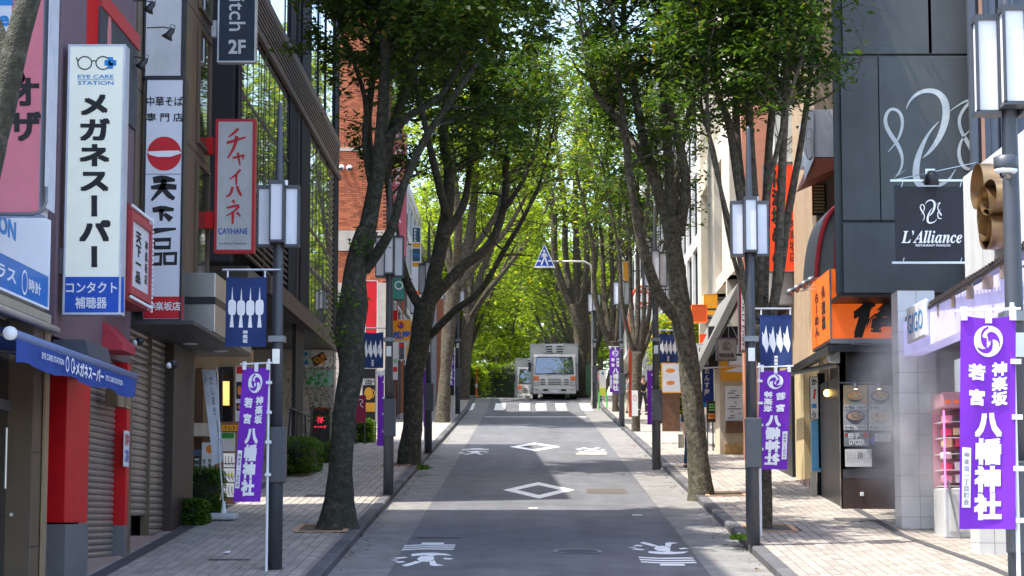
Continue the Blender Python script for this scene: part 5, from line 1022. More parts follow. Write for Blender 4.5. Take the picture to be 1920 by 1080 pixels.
def crs(P, rad, step):
    P = [np.array(p, float) for p in P]; n = len(P); out = []; rr = []
    for i in range(n-1):
        p0, p1, p2, p3 = P[max(i-1,0)], P[i], P[i+1], P[min(i+2,n-1)]
        k = max(1, int(np.linalg.norm(p2-p1)/step))
        for j in range(k):
            t = j/k; out.append(.5*((2*p1)+(-p0+p2)*t+(2*p0-5*p1+4*p2-p3)*t*t+(-p0+3*p1-3*p2+p3)*t**3)); rr.append(rad[i]+(rad[i+1]-rad[i])*t)
    out.append(P[-1]); rr.append(rad[-1]); return np.array(out), np.array(rr)
def btube(V, Fc, P, rad, n, r, rough=.06):
    m = len(P); k = sum(len(v) for v in V); T_ = np.gradient(P, axis=0) if m > 1 else np.array([[0,0,1.]]); T_ /= np.linalg.norm(T_,axis=1)[:,None]+1e-9
    up = np.array([1.,.1,0]); q = np.arange(n)*2*np.pi/n; R_ = []
    ph = r.uniform(0,6.28,3)
    for i in range(m):
        a = up-T_[i]*up.dot(T_[i]); a /= np.linalg.norm(a)+1e-9; b = np.cross(T_[i],a); up = a
        s = rad[i]*(1+rough*(np.sin(2*q+ph[0]+i*.35)+.7*np.sin(3*q+ph[1]-i*.5)+.5*np.sin(5*q+ph[2]+i*.9))+r.normal(0,rough*.35,n))
        R_.append(P[i]+s[:,None]*(np.cos(q)[:,None]*a+np.sin(q)[:,None]*b))
    V.append(np.concatenate(R_))
    for i in range(m-1):
        for j in range(n): Fc.append((k+i*n+j, k+i*n+(j+1)%n, k+(i+1)*n+(j+1)%n, k+(i+1)*n+j))
    Fc.append(tuple(k+(m-1)*n+j for j in range(n)))
def to_obj(name, V, Fc, mat, parent, base):
    me = bpy.data.meshes.new(name); A = np.concatenate(V)-np.array(base); me.from_pydata(A.tolist(), [], Fc); me.materials.append(mat)
    me.polygons.foreach_set('use_smooth', [True]*len(me.polygons)); me.update(); o = bpy.data.objects.new(name, me); col.objects.link(o); o.parent = parent; return o
def unit(v): return v/(np.linalg.norm(v)+1e-9)
def tree(name, label, base, trunk, limbs, seed, nleaf, leaf, lm, bark, barkT, group, keep, dens=1.6, L2=(1.0,2.4), spread=1.0, ext=2.5, sub_from=.35, tw=(.5,1.1)):
    """trunk: (pts, radii); limbs: list of (pts, r0, r1). Side branches and twigs grow from the limbs, leaves sit round the twigs."""
    r = np.random.default_rng(seed); t = T(name, base, label, 'tree', group); bs = np.array(base)
    V, Fc = [], []; P, rd = crs(*trunk, .12); btube(V, Fc, P, rd, 16, r, .05); to_obj('trunk', V, Fc, barkT, t, bs)
    V, Fc = [], []; tw_pts = []
    for pts, r0, r1 in limbs:
        pts = [np.array(p, float) for p in pts]; n = len(pts); d = unit(pts[-1]-pts[-2]); L = 0; p = pts[-1]
        while L < ext:
            d = unit(d*.8+np.array([r.normal(0,.18), r.normal(0,.18), .25])); p = p+d*.5; pts.append(p); L += .5
        m = len(pts); rad = [r0+(r1-r0)*min(1,i/(n-1)) if i < n else r1*(1-(i-n+1)/(m-n+.5)) for i in range(m)]; rad = [max(x,.008) for x in rad]
        P, rd = crs(pts, rad, .16); btube(V, Fc, P, rd, 10 if r0 > .05 else 7, r, .05)
        ln = np.concatenate([[0], np.cumsum(np.linalg.norm(np.diff(P,axis=0),axis=1))]); tot = ln[-1]
        for _ in range(int(tot*dens)):
            s = r.uniform(sub_from, 1)*tot; i = min(int(np.searchsorted(ln, s)), len(P)-2); td = unit(P[i+1]-P[i])
            if ln[i] > tot*.97: continue
            o = r.normal(0,1,3); o -= td*o.dot(td); o = unit(o); q = P[i]; dd = unit(td*.55+o*spread+np.array([0,0,.18])); LL = r.uniform(*L2)*(1-.35*s/tot); b = [q]; nn = 4
            for j in range(nn):
                dd = unit(dd+np.array([r.normal(0,.22), r.normal(0,.22), r.normal(.0,.14)-.02])); b.append(b[-1]+dd*LL/nn)
            br = min(rd[i]*.55, .035); btube(V, Fc, np.array(b), np.linspace(br,.006,nn+1), 5, r, .03)
            for j in range(1, nn+1):
                for _k in range(2):
                    o = r.normal(0,1,3); e = unit(dd*.6+o*.9+np.array([0,0,-.05])); l2 = r.uniform(*tw)*.8
                    tw_pts.append((b[j], b[j]+e*l2))
        for _ in range(6):
            o = unit(r.normal(0,1,3)+np.array([0,0,.6])); i = len(P)-1-int(r.integers(0,min(6,len(P)-1))); tw_pts.append((P[i], P[i]+o*r.uniform(*tw)))
    tp = np.array(tw_pts)
    for a, b in tw_pts:
        if r.random() < .4: btube(V, Fc, np.array([a,b]), [.007,.003], 3, r, 0)
    to_obj('branches', V, Fc, bark, t, bs)
    idx = r.integers(0, len(tp), nleaf); u = r.uniform(.05,1.08,nleaf)[:,None]
    pos = tp[idx,0]*(1-u)+tp[idx,1]*u+r.normal(0,.09,(nleaf,3))*np.array([1,1,.6])
    if keep is not None: pos = pos[keep(pos, r)]
    leaves(pos-bs, leaf, r, t, lm); return t
def PX_(lst, Y): return [onY(x, y, Y+(d[0] if d else 0)) for x, y, *d in lst]
def W_(px, Y): return px*Y/F/2
def trunk_px(lst, Y, z0=None):   # (px, py, width px)
    pts = [onY(x,y,Y) for x,y,w in lst]; rad = [W_(w,Y) for x,y,w in lst]
    b = pts[0]; g = gz(Y)+KH; pts = [Vector((b.x,Y,g-.15))]+pts if b.z > g-.1 else pts; rad = [rad[0]*1.08]+rad if len(pts) > len(rad) else rad
    return (pts, rad)
soft = lambda r, n, s: r.normal(0, s, n)
def mk(name, lab, Y, tr, limbs, seed, nleaf, leaf, lm, bark, barkT, group, zmin_px, xlo, xhi, zs=.5, **kw):
    zc = ZY(zmin_px, Y); b = onG(tr[0][0], tr[0][1], KH)
    def keep(P, r):
        n = len(P); return (P[:,2] > zc+soft(r,n,zs)) & (P[:,0] > xlo+soft(r,n,.3)) & (P[:,0] < xhi+soft(r,n,.3))
    L_ = [(PX_(l, Y), W_(a, Y), W_(c, Y)) for l, a, c in limbs]
    x0 = onY(tr[0][0], tr[0][1], Y).x
    return tree(name, lab, (x0, Y, gz(Y)+KH), trunk_px(tr, Y), L_, seed, nleaf, leaf, lm, bark, barkT, group, keep, **kw)
GT = 'street trees along the kerbs'
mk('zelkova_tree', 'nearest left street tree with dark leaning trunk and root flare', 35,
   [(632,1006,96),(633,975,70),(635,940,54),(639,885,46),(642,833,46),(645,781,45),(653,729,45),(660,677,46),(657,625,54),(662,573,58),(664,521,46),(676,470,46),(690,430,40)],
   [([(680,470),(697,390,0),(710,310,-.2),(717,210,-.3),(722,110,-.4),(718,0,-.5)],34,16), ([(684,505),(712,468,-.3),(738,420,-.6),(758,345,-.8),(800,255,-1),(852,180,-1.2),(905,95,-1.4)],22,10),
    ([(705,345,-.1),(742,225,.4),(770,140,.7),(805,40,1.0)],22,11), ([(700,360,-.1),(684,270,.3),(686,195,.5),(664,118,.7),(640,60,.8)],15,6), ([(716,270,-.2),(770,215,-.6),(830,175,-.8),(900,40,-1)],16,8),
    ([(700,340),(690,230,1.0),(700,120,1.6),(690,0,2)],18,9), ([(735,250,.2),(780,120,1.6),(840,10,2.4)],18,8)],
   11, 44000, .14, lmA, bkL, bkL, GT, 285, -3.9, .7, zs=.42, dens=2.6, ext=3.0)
mk('zelkova_tree', 'second left street tree forking low behind the second lamp', 53,
   [(767,884,48),(768,860,43),(770,833,40),(774,781,38),(777,703,35),(785,651,38),(794,599,42),(798,570,40)],
   [([(795,590),(768,540,-.2),(750,480,-.3),(737,410,-.4),(728,340,-.5),(735,250,-.5)],20,10), ([(800,580),(818,500,0),(836,410,.2),(842,330,.4),(832,260,.6),(838,150,.8)],32,14),
    ([(806,630),(850,585,-.4),(900,545,-.8),(945,470,-1.2),(975,420,-1.5),(1000,370,-1.7)],15,7), ([(812,560),(862,505,.3),(920,455,.8),(946,380,1.1),(950,300,1.3),(975,180,1.4)],22,10),
    ([(830,450),(870,380,.8),(885,280,1.4),(905,160,1.8)],18,8), ([(836,400),(812,300,-.6),(790,200,-1),(770,90,-1.2)],16,8), ([(940,400,1),(985,330,.6),(1010,250,.4)],12,6)],
   12, 46000, .15, lmA, bkL, bkL, GT, 330, -4.6, .55, dens=2.6, ext=3.5, L2=(1.2,2.8))
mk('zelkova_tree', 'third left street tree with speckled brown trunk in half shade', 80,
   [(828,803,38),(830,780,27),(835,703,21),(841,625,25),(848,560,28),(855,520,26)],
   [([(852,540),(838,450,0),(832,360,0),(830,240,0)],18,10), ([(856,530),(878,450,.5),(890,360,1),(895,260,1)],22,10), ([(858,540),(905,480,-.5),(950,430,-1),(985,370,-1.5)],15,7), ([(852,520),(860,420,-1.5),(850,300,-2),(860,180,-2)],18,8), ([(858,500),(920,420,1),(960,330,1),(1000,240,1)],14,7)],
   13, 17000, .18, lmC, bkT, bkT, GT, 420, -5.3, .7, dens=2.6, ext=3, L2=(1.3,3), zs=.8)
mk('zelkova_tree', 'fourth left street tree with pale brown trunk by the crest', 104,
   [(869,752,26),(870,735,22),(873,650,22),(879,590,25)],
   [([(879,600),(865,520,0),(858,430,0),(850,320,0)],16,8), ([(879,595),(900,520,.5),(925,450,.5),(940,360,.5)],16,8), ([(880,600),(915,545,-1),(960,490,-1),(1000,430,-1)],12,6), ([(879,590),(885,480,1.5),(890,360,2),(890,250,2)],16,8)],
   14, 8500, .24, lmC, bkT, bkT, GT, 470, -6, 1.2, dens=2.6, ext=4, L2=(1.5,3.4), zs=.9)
# right side
mk('zelkova_tree', 'thin multi stemmed right street tree behind the near lamp', 35,
   [(1438,1006,26),(1438,960,20),(1437,850,18),(1435,740,19),(1430,660,28),(1428,610,40)],
   [([(1414,640,0),(1398,560),(1372,470),(1352,360),(1338,280,-.2),(1318,215,-.2)],11,6), ([(1418,620),(1404,480),(1385,350,.2),(1366,230,.4),(1345,170,.5),(1335,50,.6)],20,11), ([(1422,600),(1420,480,.1),(1412,350,.2),(1405,220,.3),(1402,60,.4)],24,13),
    ([(1430,600),(1435,440,.5),(1440,300,.7),(1452,160,.9),(1460,20,1)],20,11), ([(1438,630),(1456,540,-.3),(1462,430,-.4),(1466,330,-.5),(1472,200,-.6),(1478,60,-.6)],20,13), ([(1440,620),(1462,520,.2),(1478,400,.2),(1500,280,.1),(1515,180,0),(1528,60,0)],18,10), ([(1424,590),(1428,470,-.6),(1446,330,-.8),(1490,150,-1)],14,8), ([(1412,620,-.3),(1390,500,-.3),(1358,380,-.5),(1330,260,-.6),(1326,150,-.6)],11,6), ([(1426,560),(1395,380,.9),(1380,230,1.2),(1385,80,1.4)],22,12)],
   21, 34000, .14, lmB, bkT, bkT, GT, 205, 1.9, 5.0, zs=.38, dens=2.7, ext=3.0, L2=(.8,1.9), sub_from=.45)
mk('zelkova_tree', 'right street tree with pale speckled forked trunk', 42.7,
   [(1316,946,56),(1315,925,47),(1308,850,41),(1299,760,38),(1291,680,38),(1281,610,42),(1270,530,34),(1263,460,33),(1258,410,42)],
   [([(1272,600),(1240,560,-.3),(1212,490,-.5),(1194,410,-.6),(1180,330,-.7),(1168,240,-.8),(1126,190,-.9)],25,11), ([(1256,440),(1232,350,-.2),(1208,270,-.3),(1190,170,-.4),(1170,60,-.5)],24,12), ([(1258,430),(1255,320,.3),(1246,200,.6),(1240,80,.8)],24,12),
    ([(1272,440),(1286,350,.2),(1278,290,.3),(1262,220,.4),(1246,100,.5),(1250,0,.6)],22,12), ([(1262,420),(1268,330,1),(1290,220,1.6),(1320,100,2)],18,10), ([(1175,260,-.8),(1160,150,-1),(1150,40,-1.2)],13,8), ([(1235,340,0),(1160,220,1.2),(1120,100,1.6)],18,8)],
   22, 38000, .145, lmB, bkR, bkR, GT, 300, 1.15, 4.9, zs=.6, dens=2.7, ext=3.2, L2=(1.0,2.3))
fan = lambda cx, cy, hs: [([(cx+d0,cy,0),(cx+d0*2.2+d1*.25,cy-90,dy*.5),(cx+d1*.6,cy-200,dy),(cx+d1,cy-320,dy*1.3)],w,w*.45) for d0,d1,dy,w in hs]
mk('zelkova_tree', 'slender right street tree with many upright stems and white wrap', 72,
   [(1192,820,20),(1192,790,16),(1193,720,17),(1196,660,24)], fan(1196,670,[(-6,-60,-.5,10),(-3,-25,.6,11),(0,0,0,12),(3,20,-.8,11),(5,45,.4,10),(7,80,0,9)]),
   23, 12000, .17, lmB, bkT, bkT, GT, 420, 1.3, 6, zs=.8, dens=2.6, ext=4, L2=(1.1,2.4), sub_from=.35)
mk('zelkova_tree', 'upright right street tree behind the purple flag up the hill', 92,
   [(1154,786,16),(1154,760,12),(1154,700,14),(1152,640,22)], fan(1152,650,[(-8,-70,-.5,12),(-4,-40,.8,12),(0,-10,0,13),(3,15,-1,12),(6,45,.5,11)]),
   24, 9000, .21, lmC, bkT, bkT, GT, 420, 1.5, 6, zs=.9, dens=2.6, ext=4, L2=(1.3,3), sub_from=.3)
mk('zelkova_tree', 'stout right street tree with bright trunk beside the box truck', 109,
   [(1089,748,32),(1089,720,24),(1090,660,24),(1088,610,30),(1082,570,36)], fan(1082,580,[(-10,-75,-.5,16),(-5,-40,1,15),(0,-5,0,16),(6,20,-1,14),(9,60,.5,12)]),
   25, 9000, .25, lmC, bkT, bkT, GT, 455, .6, 6.5, zs=1.0, dens=2.6, ext=4.5, L2=(1.5,3.6), sub_from=.3)
# near tree at the left edge: only a limb crosses the picture
mk('zelkova_tree', 'mossy limb of a near street tree crossing the top left corner', 15.5,
   [(-160,1300,110),(-140,1000,95),(-105,700,84),(-52,420,72),(-14,260,58),(10,170,54),(30,85,50),(52,0,48),(76,-90,44)], [([(76,-90),(116,-220,.3),(180,-360,.6)],40,20), ([(30,150,.1),(-60,-80,.5),(-120,-300,1)],40,18)],
   26, 9000, .12, lmA, bkL, bkL, GT, -140, -5.6, -.5, dens=2.2, ext=2)
# trees beyond the crest: two built, the rest copied
def vase(name, lab, base, H, spread, seed, nleaf, leaf, zlow, lm=lmC):
    r = np.random.default_rng(seed); b = Vector(base); th = H*.24; limbs = []
    tp = b+Vector((r.uniform(-.3,.3), r.uniform(-.3,.3), th))
    for i in range(6):
        a = i*math.pi/3+r.uniform(-.3,.3); d = Vector((math.cos(a), math.sin(a), 0))
        limbs.append(([tp-Vector((0,0,.3)), tp+d*spread*.25+Vector((0,0,H*.2)), tp+d*spread*.55+Vector((0,0,H*.42)), tp+d*spread*.85+Vector((0,0,H*.6))], .13, .05))
    kz = b.z+zlow
    return tree(name, lab, base, ([b-Vector((0,0,.2)), b+Vector((0,0,.4)), tp-Vector((0,0,.2)), tp+Vector((0,0,.2))], [.42,.3,.25,.28]), limbs, seed, nleaf, leaf, lm, bkT, bkT, GT,
         lambda P, rr: P[:,2] > kz+soft(rr,len(P),.8), dens=3.0, ext=3, L2=(1.5,3.4), sub_from=.15)
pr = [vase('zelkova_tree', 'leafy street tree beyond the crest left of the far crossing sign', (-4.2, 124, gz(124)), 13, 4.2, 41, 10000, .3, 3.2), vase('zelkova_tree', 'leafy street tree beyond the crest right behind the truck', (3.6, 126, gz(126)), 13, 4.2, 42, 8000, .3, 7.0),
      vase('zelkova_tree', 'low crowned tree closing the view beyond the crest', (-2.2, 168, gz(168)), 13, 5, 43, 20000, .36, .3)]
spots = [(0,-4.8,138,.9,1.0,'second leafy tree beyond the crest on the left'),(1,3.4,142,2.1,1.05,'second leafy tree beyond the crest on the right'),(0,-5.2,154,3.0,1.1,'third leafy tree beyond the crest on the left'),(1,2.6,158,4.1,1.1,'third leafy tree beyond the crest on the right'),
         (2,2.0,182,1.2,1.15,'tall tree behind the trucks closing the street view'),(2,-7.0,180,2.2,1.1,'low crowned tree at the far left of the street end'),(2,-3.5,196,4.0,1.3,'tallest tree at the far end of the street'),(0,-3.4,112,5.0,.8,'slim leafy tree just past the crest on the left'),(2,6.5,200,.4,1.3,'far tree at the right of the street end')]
for k_, x, y, rz, s, lab in spots:
    o = copy_tree(pr[k_]); o.location = (x, y, gz(y)); o.rotation_euler = (0,0,rz); o.scale = (s,s,s); o['label'] = lab
# shoots on the near trunks, grass tufts, hedges
def tuft(lab, cat, name, c, rad, h, n, seed, lm, wd=.012):
    r = np.random.default_rng(seed); m = MB()
    for _ in range(n):
        a = r.uniform(0,6.28); q = rad*math.sqrt(r.uniform(0,1)); p = Vector((c[0]+q*math.cos(a)*1.0, c[1]+q*math.sin(a)*2, c[2])); l = h*r.uniform(.5,1.2); d = Vector((r.normal(0,.5), r.normal(0,.5), 1)).normalized()
        s = Vector((math.cos(a+1.5), math.sin(a+1.5), 0))*wd; m.add([p-s, p+s, p+d*l*.6+s*.7, p+d*l+Vector((d.x,d.y,-.3))*l*.3], [(0,1,2,3)])
    o = m.build(name, lm, origin=(c[0],c[1],c[2])); setp(o, lab, cat, kind='stuff'); return o
for px,py,rad,h,n,lab in ((1395,1012,.22,.12,420,'tuft of grass at the kerb beside the near right lamp'),(795,880,.14,.14,160,'grass tuft at the foot of the second left tree')):
    p = onG(px,py,KH); tuft(lab, 'grass', 'grass_tuft', (p.x,p.y,p.z), rad, h, n, px, lmH)
for px,py,Yt,lab in ((690,455,34.6,'yellow green leaf shoots on the nearest left trunk, upper'),(640,560,34.6,'leaf shoots on the nearest left trunk, middle'),(623,630,34.6,'leaf shoot at the knot of the nearest left trunk')):
    c = onY(px,py,Yt); r = np.random.default_rng(px); t = T('leaf_shoot', c, lab, 'shoot', 'leaf shoots on the trunk'); part(t, 'stem', bkL, lambda m: m.tube([c+Vector((0,.3,-.05)), c], .01, 5)); leaves(r.normal(0,1,(70,3))*np.array([.16,.12,.1]), .1, r, t, lmH, 'foliage')
p = onG(562,893,KH); hedge('hedge', 'clipped green hedge block by the handrail, the nearer one', (p.x-.1,p.y+1.2,gz(p.y+1)+KH), .42, 1.6, .85, 9000, lmH, 5, .06)
p = onG(602,868,KH); hedge('hedge', 'smaller clipped hedge between the maple sign and trunk', (p.x,p.y+.8,gz(p.y)+KH), .3, .9, .55, 4000, lmH, 6, .06)
p = onG(680,830,KH); hedge('fern_shrub', 'bright green fern shrub at the foot of the bar poster board', (p.x-.1,p.y+.6,gz(p.y)+KH), .38, .6, .75, 3500, leaf_mat('fern_leaf',(.06,.16,.015),(.14,.3,.03)), 7, .12)
for px,py,rx,h,lab in ((388,965,.35,.85,'leafy shrub between the menu boards at the left shops'),(372,985,.2,.45,'low fern at the foot of the brown pier')):
    p = onG(px,py,KH); hedge('leafy_shrub', lab, (p.x-.1,p.y+.3,gz(p.y)+KH), rx, .4, h, 2600, lmH, px, .08)
c = onY(590,720,60); t = T('bamboo_shrub', (c.x,60,gz(60)+KH), 'thin leaved shrub in front of the posters on the beige wall', 'shrub'); r = np.random.default_rng(3)
part(t, 'stems', bkT, lambda m: [m.tube([(c.x+r.normal(0,.1),60,gz(60)+KH), (c.x+r.normal(0,.3),60+r.normal(0,.2),gz(60)+1.3), (c.x+r.normal(0,.45),60+r.normal(0,.3),gz(60)+2.6)], [.014,.01,.004], 5) for _ in range(9)]); leaves(np.stack([r.normal(0,.42,600), r.normal(0,.3,600), r.uniform(.7,2.7,600)],1), .09, r, t, lmA, 'foliage')
hr = onG(1262,745,KH); hedge('garden_shrub', 'sunlit yellow green garden shrub behind the food poster', (5.5,80,gz(80)+KH), 1.0, 1.2, 4.1, 8000, leaf_mat('sun_leaf',(.12,.22,.02),(.28,.36,.03),(.6,.3,.03),.85), 8, .14)

for k_, (x, y, rx, h) in enumerate(((-5.5,150,2.6,4.5),(-1.5,158,2.8,5),(2.5,152,2.6,4.2),(-9,146,2.6,4))):
    hedge('roadside_shrub', ('tall shrub at the street end left of the far sign','tall shrub at the street end behind the far sign','tall shrub at the street end behind the trucks','tall shrub at the far left street end')[k_], (x,y,gz(y)-.3), rx, 1.8, h, 4500, lmC, 60+k_, .34)

# fallen leaves in the gutters
lt = MB(); rl = np.random.default_rng(77)
for _ in range(420):
    left = rl.random() < .5; x = (-2.70+abs(rl.normal(0,.13))) if left else (3.28-abs(rl.normal(0,.13))); y = rl.uniform(28,70); z = gz(y)+.009; a = rl.uniform(0,6.28); s_ = rl.uniform(.018,.042)
    u = Vector((math.cos(a),math.sin(a),0))*s_; v = Vector((-math.sin(a),math.cos(a),0))*s_*.5; c = Vector((x,y,z)); lt.add([c-u,c+v+Vector((0,0,.01)),c+u,c-v], [(0,1,2,3)])
setp(lt.build('fallen_leaves', M('dry_leaf', (.22,.14,.05), .9, obj_var=.5), origin=(0,40,gz(40))), 'dry fallen leaves lying in the gutters along both kerbs', 'leaves', kind='stuff')
# ================================================================== street furniture
post_m = M('lamp_post_paint', (.068,.075,.088), .45, .25, var=.12, scale=2); panel_m = M('lantern_panel', (.68,.7,.76), .35, var=.04)
def lantern(parent, c, wd=.165, h=.84):
    """one of the four upright lantern boxes: c = bottom centre"""
    o = bx(parent, 'lantern', panel_m, c.x-wd/2, c.x+wd/2, c.y-wd/2, c.y+wd/2, c.z+.03, c.z+h-.05)
    def fr(m):
        e = .012; a = wd/2+.006
        for sx in (-1,1):
            for sy in (-1,1): m.box(c.x+sx*a-e, c.x+sx*a+e, c.y+sy*a-e, c.y+sy*a+e, c.z+.02, c.z+h-.05)
        m.box(c.x-a-e, c.x+a+e, c.y-a-e, c.y+a+e, c.z+h-.05, c.z+h); m.box(c.x-a-e, c.x+a+e, c.y-a-e, c.y+a+e, c.z, c.z+.03)
    part(o, 'frame', post_m, fr)
def lamp_post(lab, px, py, Yb=None, x=None, h0=4.35):
    b = onG(px, py, KH) if Yb is None else Vector((x, Yb, gz(Yb)+KH))
    b = Vector((b.x, b.y, gz(b.y)+KH)); t = T('street_lamp', b, lab, 'street lamp', 'street lamps along the pavement edges')
    part(t, 'lower_post', post_m, lambda m: m.lathe(b, [(.102,0),(.102,1.75),(.095,1.8)], 18), smooth=True)
    part(t, 'upper_post', post_m, lambda m: m.lathe(b, [(.084,1.8),(.076,3.2),(.068,4.4),(.06,5.2),(.03,6.3),(.02,6.35)], 16), smooth=True)
    part(t, 'access_box', post_m, lambda m: m.box(b.x-.1, b.x+.14, b.y-.14, b.y+.08, b.z+1.15, b.z+1.9), bevel=.015)
    z = b.z+h0
    for dx, dy, dz in ((-.185,0,0),(.185,0,0),(0,-.185,.04),(0,.185,.04)): lantern(t, Vector((b.x+dx, b.y+dy, z+dz)))
    part(t, 'sensor', wface, lambda m: m.lathe((b.x+.1,b.y-.12,z+.83), [(.035,0),(.035,.07)], 10)); part(t, 'clamp', mgrey, lambda m: m.box(b.x-.11, b.x+.11, b.y-.12, b.y+.11, b.z+3.05, b.z+3.13)); part(t, 'plate', steel, lambda m: m.box(b.x-.05, b.x+.05, b.y-.125, b.y-.1, b.z+2.75, b.z+2.95))
    return t, b
def cloth_banner(t, x0, x1, z0, z1, Y, mat, name='cloth', sway=.03, seed=0, lean=0., shx=0.):
    r = random.Random(seed); n, k = 10, 14; ph = r.uniform(0,6)
    def P(u, v): return Vector((x0+(x1-x0)*u+shx*v, Y+sway*math.sin(u*5+v*3+ph)*v-lean*v, z1+(z0-z1)*v-.03*math.sin(u*math.pi)*(1-v)))
    part(t, name, mat, lambda m: m.add([P(i/n,j/k) for j in range(k+1) for i in range(n+1)], [(j*(n+1)+i,(j+1)*(n+1)+i,(j+1)*(n+1)+i+1,j*(n+1)+i+1) for j in range(k) for i in range(n)]), smooth=True)
    return lambda u, v: P(u, v)+Vector((0,-.006,0))
def navy_banner(lab, px0, py0, px1, py1, Y, post_px, festival='lantern', seed=0):
    a, b = onY(px0,py1,Y), onY(px1,py0,Y); t = T('street_banner', ((a.x+b.x)/2, Y, a.z), lab, 'banner', 'navy banners on the lamps')
    mp = cloth_banner(t, a.x, b.x, a.z, b.z, Y, navy, seed=seed)
    xp = XY(post_px, Y); part(t, 'arm', steel, lambda m: m.tube([(min(a.x,xp)-.05,Y,b.z+.08),(max(b.x,xp)+.0,Y,b.z+.08)], .016, 8))
    for u in (.04,.96): part(t, 'tie', white, lambda m: m.tube([mp(u,.02), Vector((mp(u,0).x,Y,b.z+.09))], .012, 5))
    def figs(m):
        for i in range(4):
            c = .16+i*.225
            if festival == 'lantern':
                for pts in ([(c,.14),(c+.025,.36),(c-.025,.36)], [(c-.03,.7),(c+.03,.7),(c+.055,.88-.14),(c-.055,.88-.14)], [(c-.02,.52),(c+.02,.52),(c+.05,.73),(c-.05,.73)]): m.poly(mp, [(x,y*.98) for x,y in pts][::-1])
                m.poly(mp, [(c+.1*math.copysign(abs(math.cos(q))**.5,math.cos(q)), .44+.11*math.copysign(abs(math.sin(q))**.6,math.sin(q))) for q in np.linspace(0,-2*math.pi,25)[:-1]])
            else:
                m.poly(mp, [(c+.03,.2),(c+.075,.42),(c+.115,.55),(c+.09,.62),(c+.04,.72),(c-.03,.62),(c-.1,.55),(c-.1,.42),(c-.04,.38)][::-1])
                m.poly(mp, [(c-.1,.33),(c-.04,.38),(c-.03,.42),(c-.09,.4)][::-1])
    part(t, 'dancer_print', wprint, figs)
    part(t, 'lettering', wprint, lambda m: m.vtext(mp, '神楽坂', .43, .76, .56, .95, .03))
    return t
def tomoe(m, mp, cx, cy, rx, ry, mg):
    """three comma crest: white disc with purple gaps"""
    n = 40
    m.poly(mp, [(cx+rx*math.cos(q), cy+ry*math.sin(q)) for q in np.linspace(0,-2*math.pi,n+1)[:-1]])
    for k in range(3):
        a0 = k*2*math.pi/3+.3; pts = []
        for i in range(16):
            s = i/15; a = a0+s*2.3; rr = .16+.72*s; pts.append((cx+rx*rr*math.cos(a), cy+ry*rr*math.sin(a)))
        mg.stroke(mp, pts, [rx*w for w in np.linspace(.2,.04,16)], sm=0)
def nobori(lab, px0, py0, px1, py1, Y, pole_px, base_py, mirror=False, seed=0, shx=0., lean=0., text=True, tieset=(.12,.34,.56,.8)):
    """tall purple shrine flag on a white pole"""
    a, b = onY(px0,py1,Y), onY(px1,py0,Y); t = T('shrine_flag', (XY(pole_px,Y), Y, min(a.z, ZY(base_py,Y))), lab, 'flag', 'purple shrine flags')
    mp0 = cloth_banner(t, a.x, b.x, a.z, b.z, Y, purple, seed=seed, shx=shx, lean=lean, sway=.02)
    mp = (lambda u, v: mp0(1-u, v)) if mirror else mp0
    mr = (lambda u, v: mp0(1-u, v)+Vector((0,-.005,0))) if mirror else (lambda u, v: mp0(u, v)+Vector((0,-.005,0)))
    xp = XY(pole_px,Y); part(t, 'pole', white, lambda m: m.tube([(xp,Y+.03,ZY(base_py,Y)),(xp,Y+.03,b.z+.1)], .018, 8)); part(t, 'cross_arm', white, lambda m: m.tube([(min(a.x,xp)-.04,Y+.01,b.z+.03),(max(b.x,xp)+.04,Y+.01,b.z+.05)], .012, 6))
    for v in tieset: part(t, 'loop', white, lambda m: m.box(min(xp,(b.x if xp > a.x+.1 else a.x))-.03, max(xp,(b.x if xp > a.x+.1 else a.x))+.03, Y-.012+mp0(.9,v).y-Y if False else Y-.015, Y+.02, b.z+(a.z-b.z)*v-.02, b.z+(a.z-b.z)*v+.02))
    for u in (.06,.5,.94): p_ = mp0(u,0); part(t, 'loop', white, lambda m: m.box(p_.x-.025, p_.x+.025, Y-.015, Y+.02, p_.z-.04, p_.z+.07))
    if text:
        m = MB(); g = MB(); tomoe(m, mp, .5, .11, .26, .075, g); m.build('crest', wprint, t); o = MB(); 
        g.v = [(x,y-.004,z) for x,y,z in g.v]; g.build('crest_gap', purple, t)
        letter(t, wprint, lambda m: (m.vtext(mp, '神楽坂', .56, .21, .86, .42, .045), m.vtext(mp, '若', .14, .22, .46, .3, .05), m.vtext(mp, '宮', .14, .34, .46, .42, .05), m.vtext(mp, '八幡神社', .26, .44, .76, .96, .055)))
        q = MB(); q.poly(mp, [(.04,.62),(.2,.62),(.2,.9),(.04,.9)][::-1]); q.build('name_strip', wprint, t); letter(t, ink, lambda m: m.vtext(mr, '神楽坂一丁目町会', .06, .64, .18, .89, .0))
    return t
L1, b1 = lamp_post('dark grey lamp post with white lanterns nearest on the left', 517, 1080, 28.8, XY(518,28.8))
navy_banner('navy banner with four lantern dancers on the near left lamp', 422, 517, 500, 650, 28.7, 523, 'lantern', 1)
nobori('purple shrine flag at the near left lamp', 452, 687, 506, 941, 28.5, 502, 1085, seed=2, shx=-.1, lean=.06)
L2_, b2 = lamp_post('second lamp post on the left between the two trees', 728, 927)
navy_banner('navy banner behind the nearest left trunk on the second lamp', 679, 622, 719, 690, 44.9, 728, 'dancer', 3)
nobori('folded purple shrine flag hanging at the second left lamp', 707, 700, 720, 836, 44.8, 722, 925, seed=4, text=False)
lamp_post('third lamp post on the left behind the forked tree', 803, 850)
nobori('thin purple shrine flag edge at the third left lamp', 794, 690, 799, 800, 60.5, 796, 846, seed=8, text=False, tieset=())
lamp_post('farthest left lamp post near the crest of the hill', 858, 776)
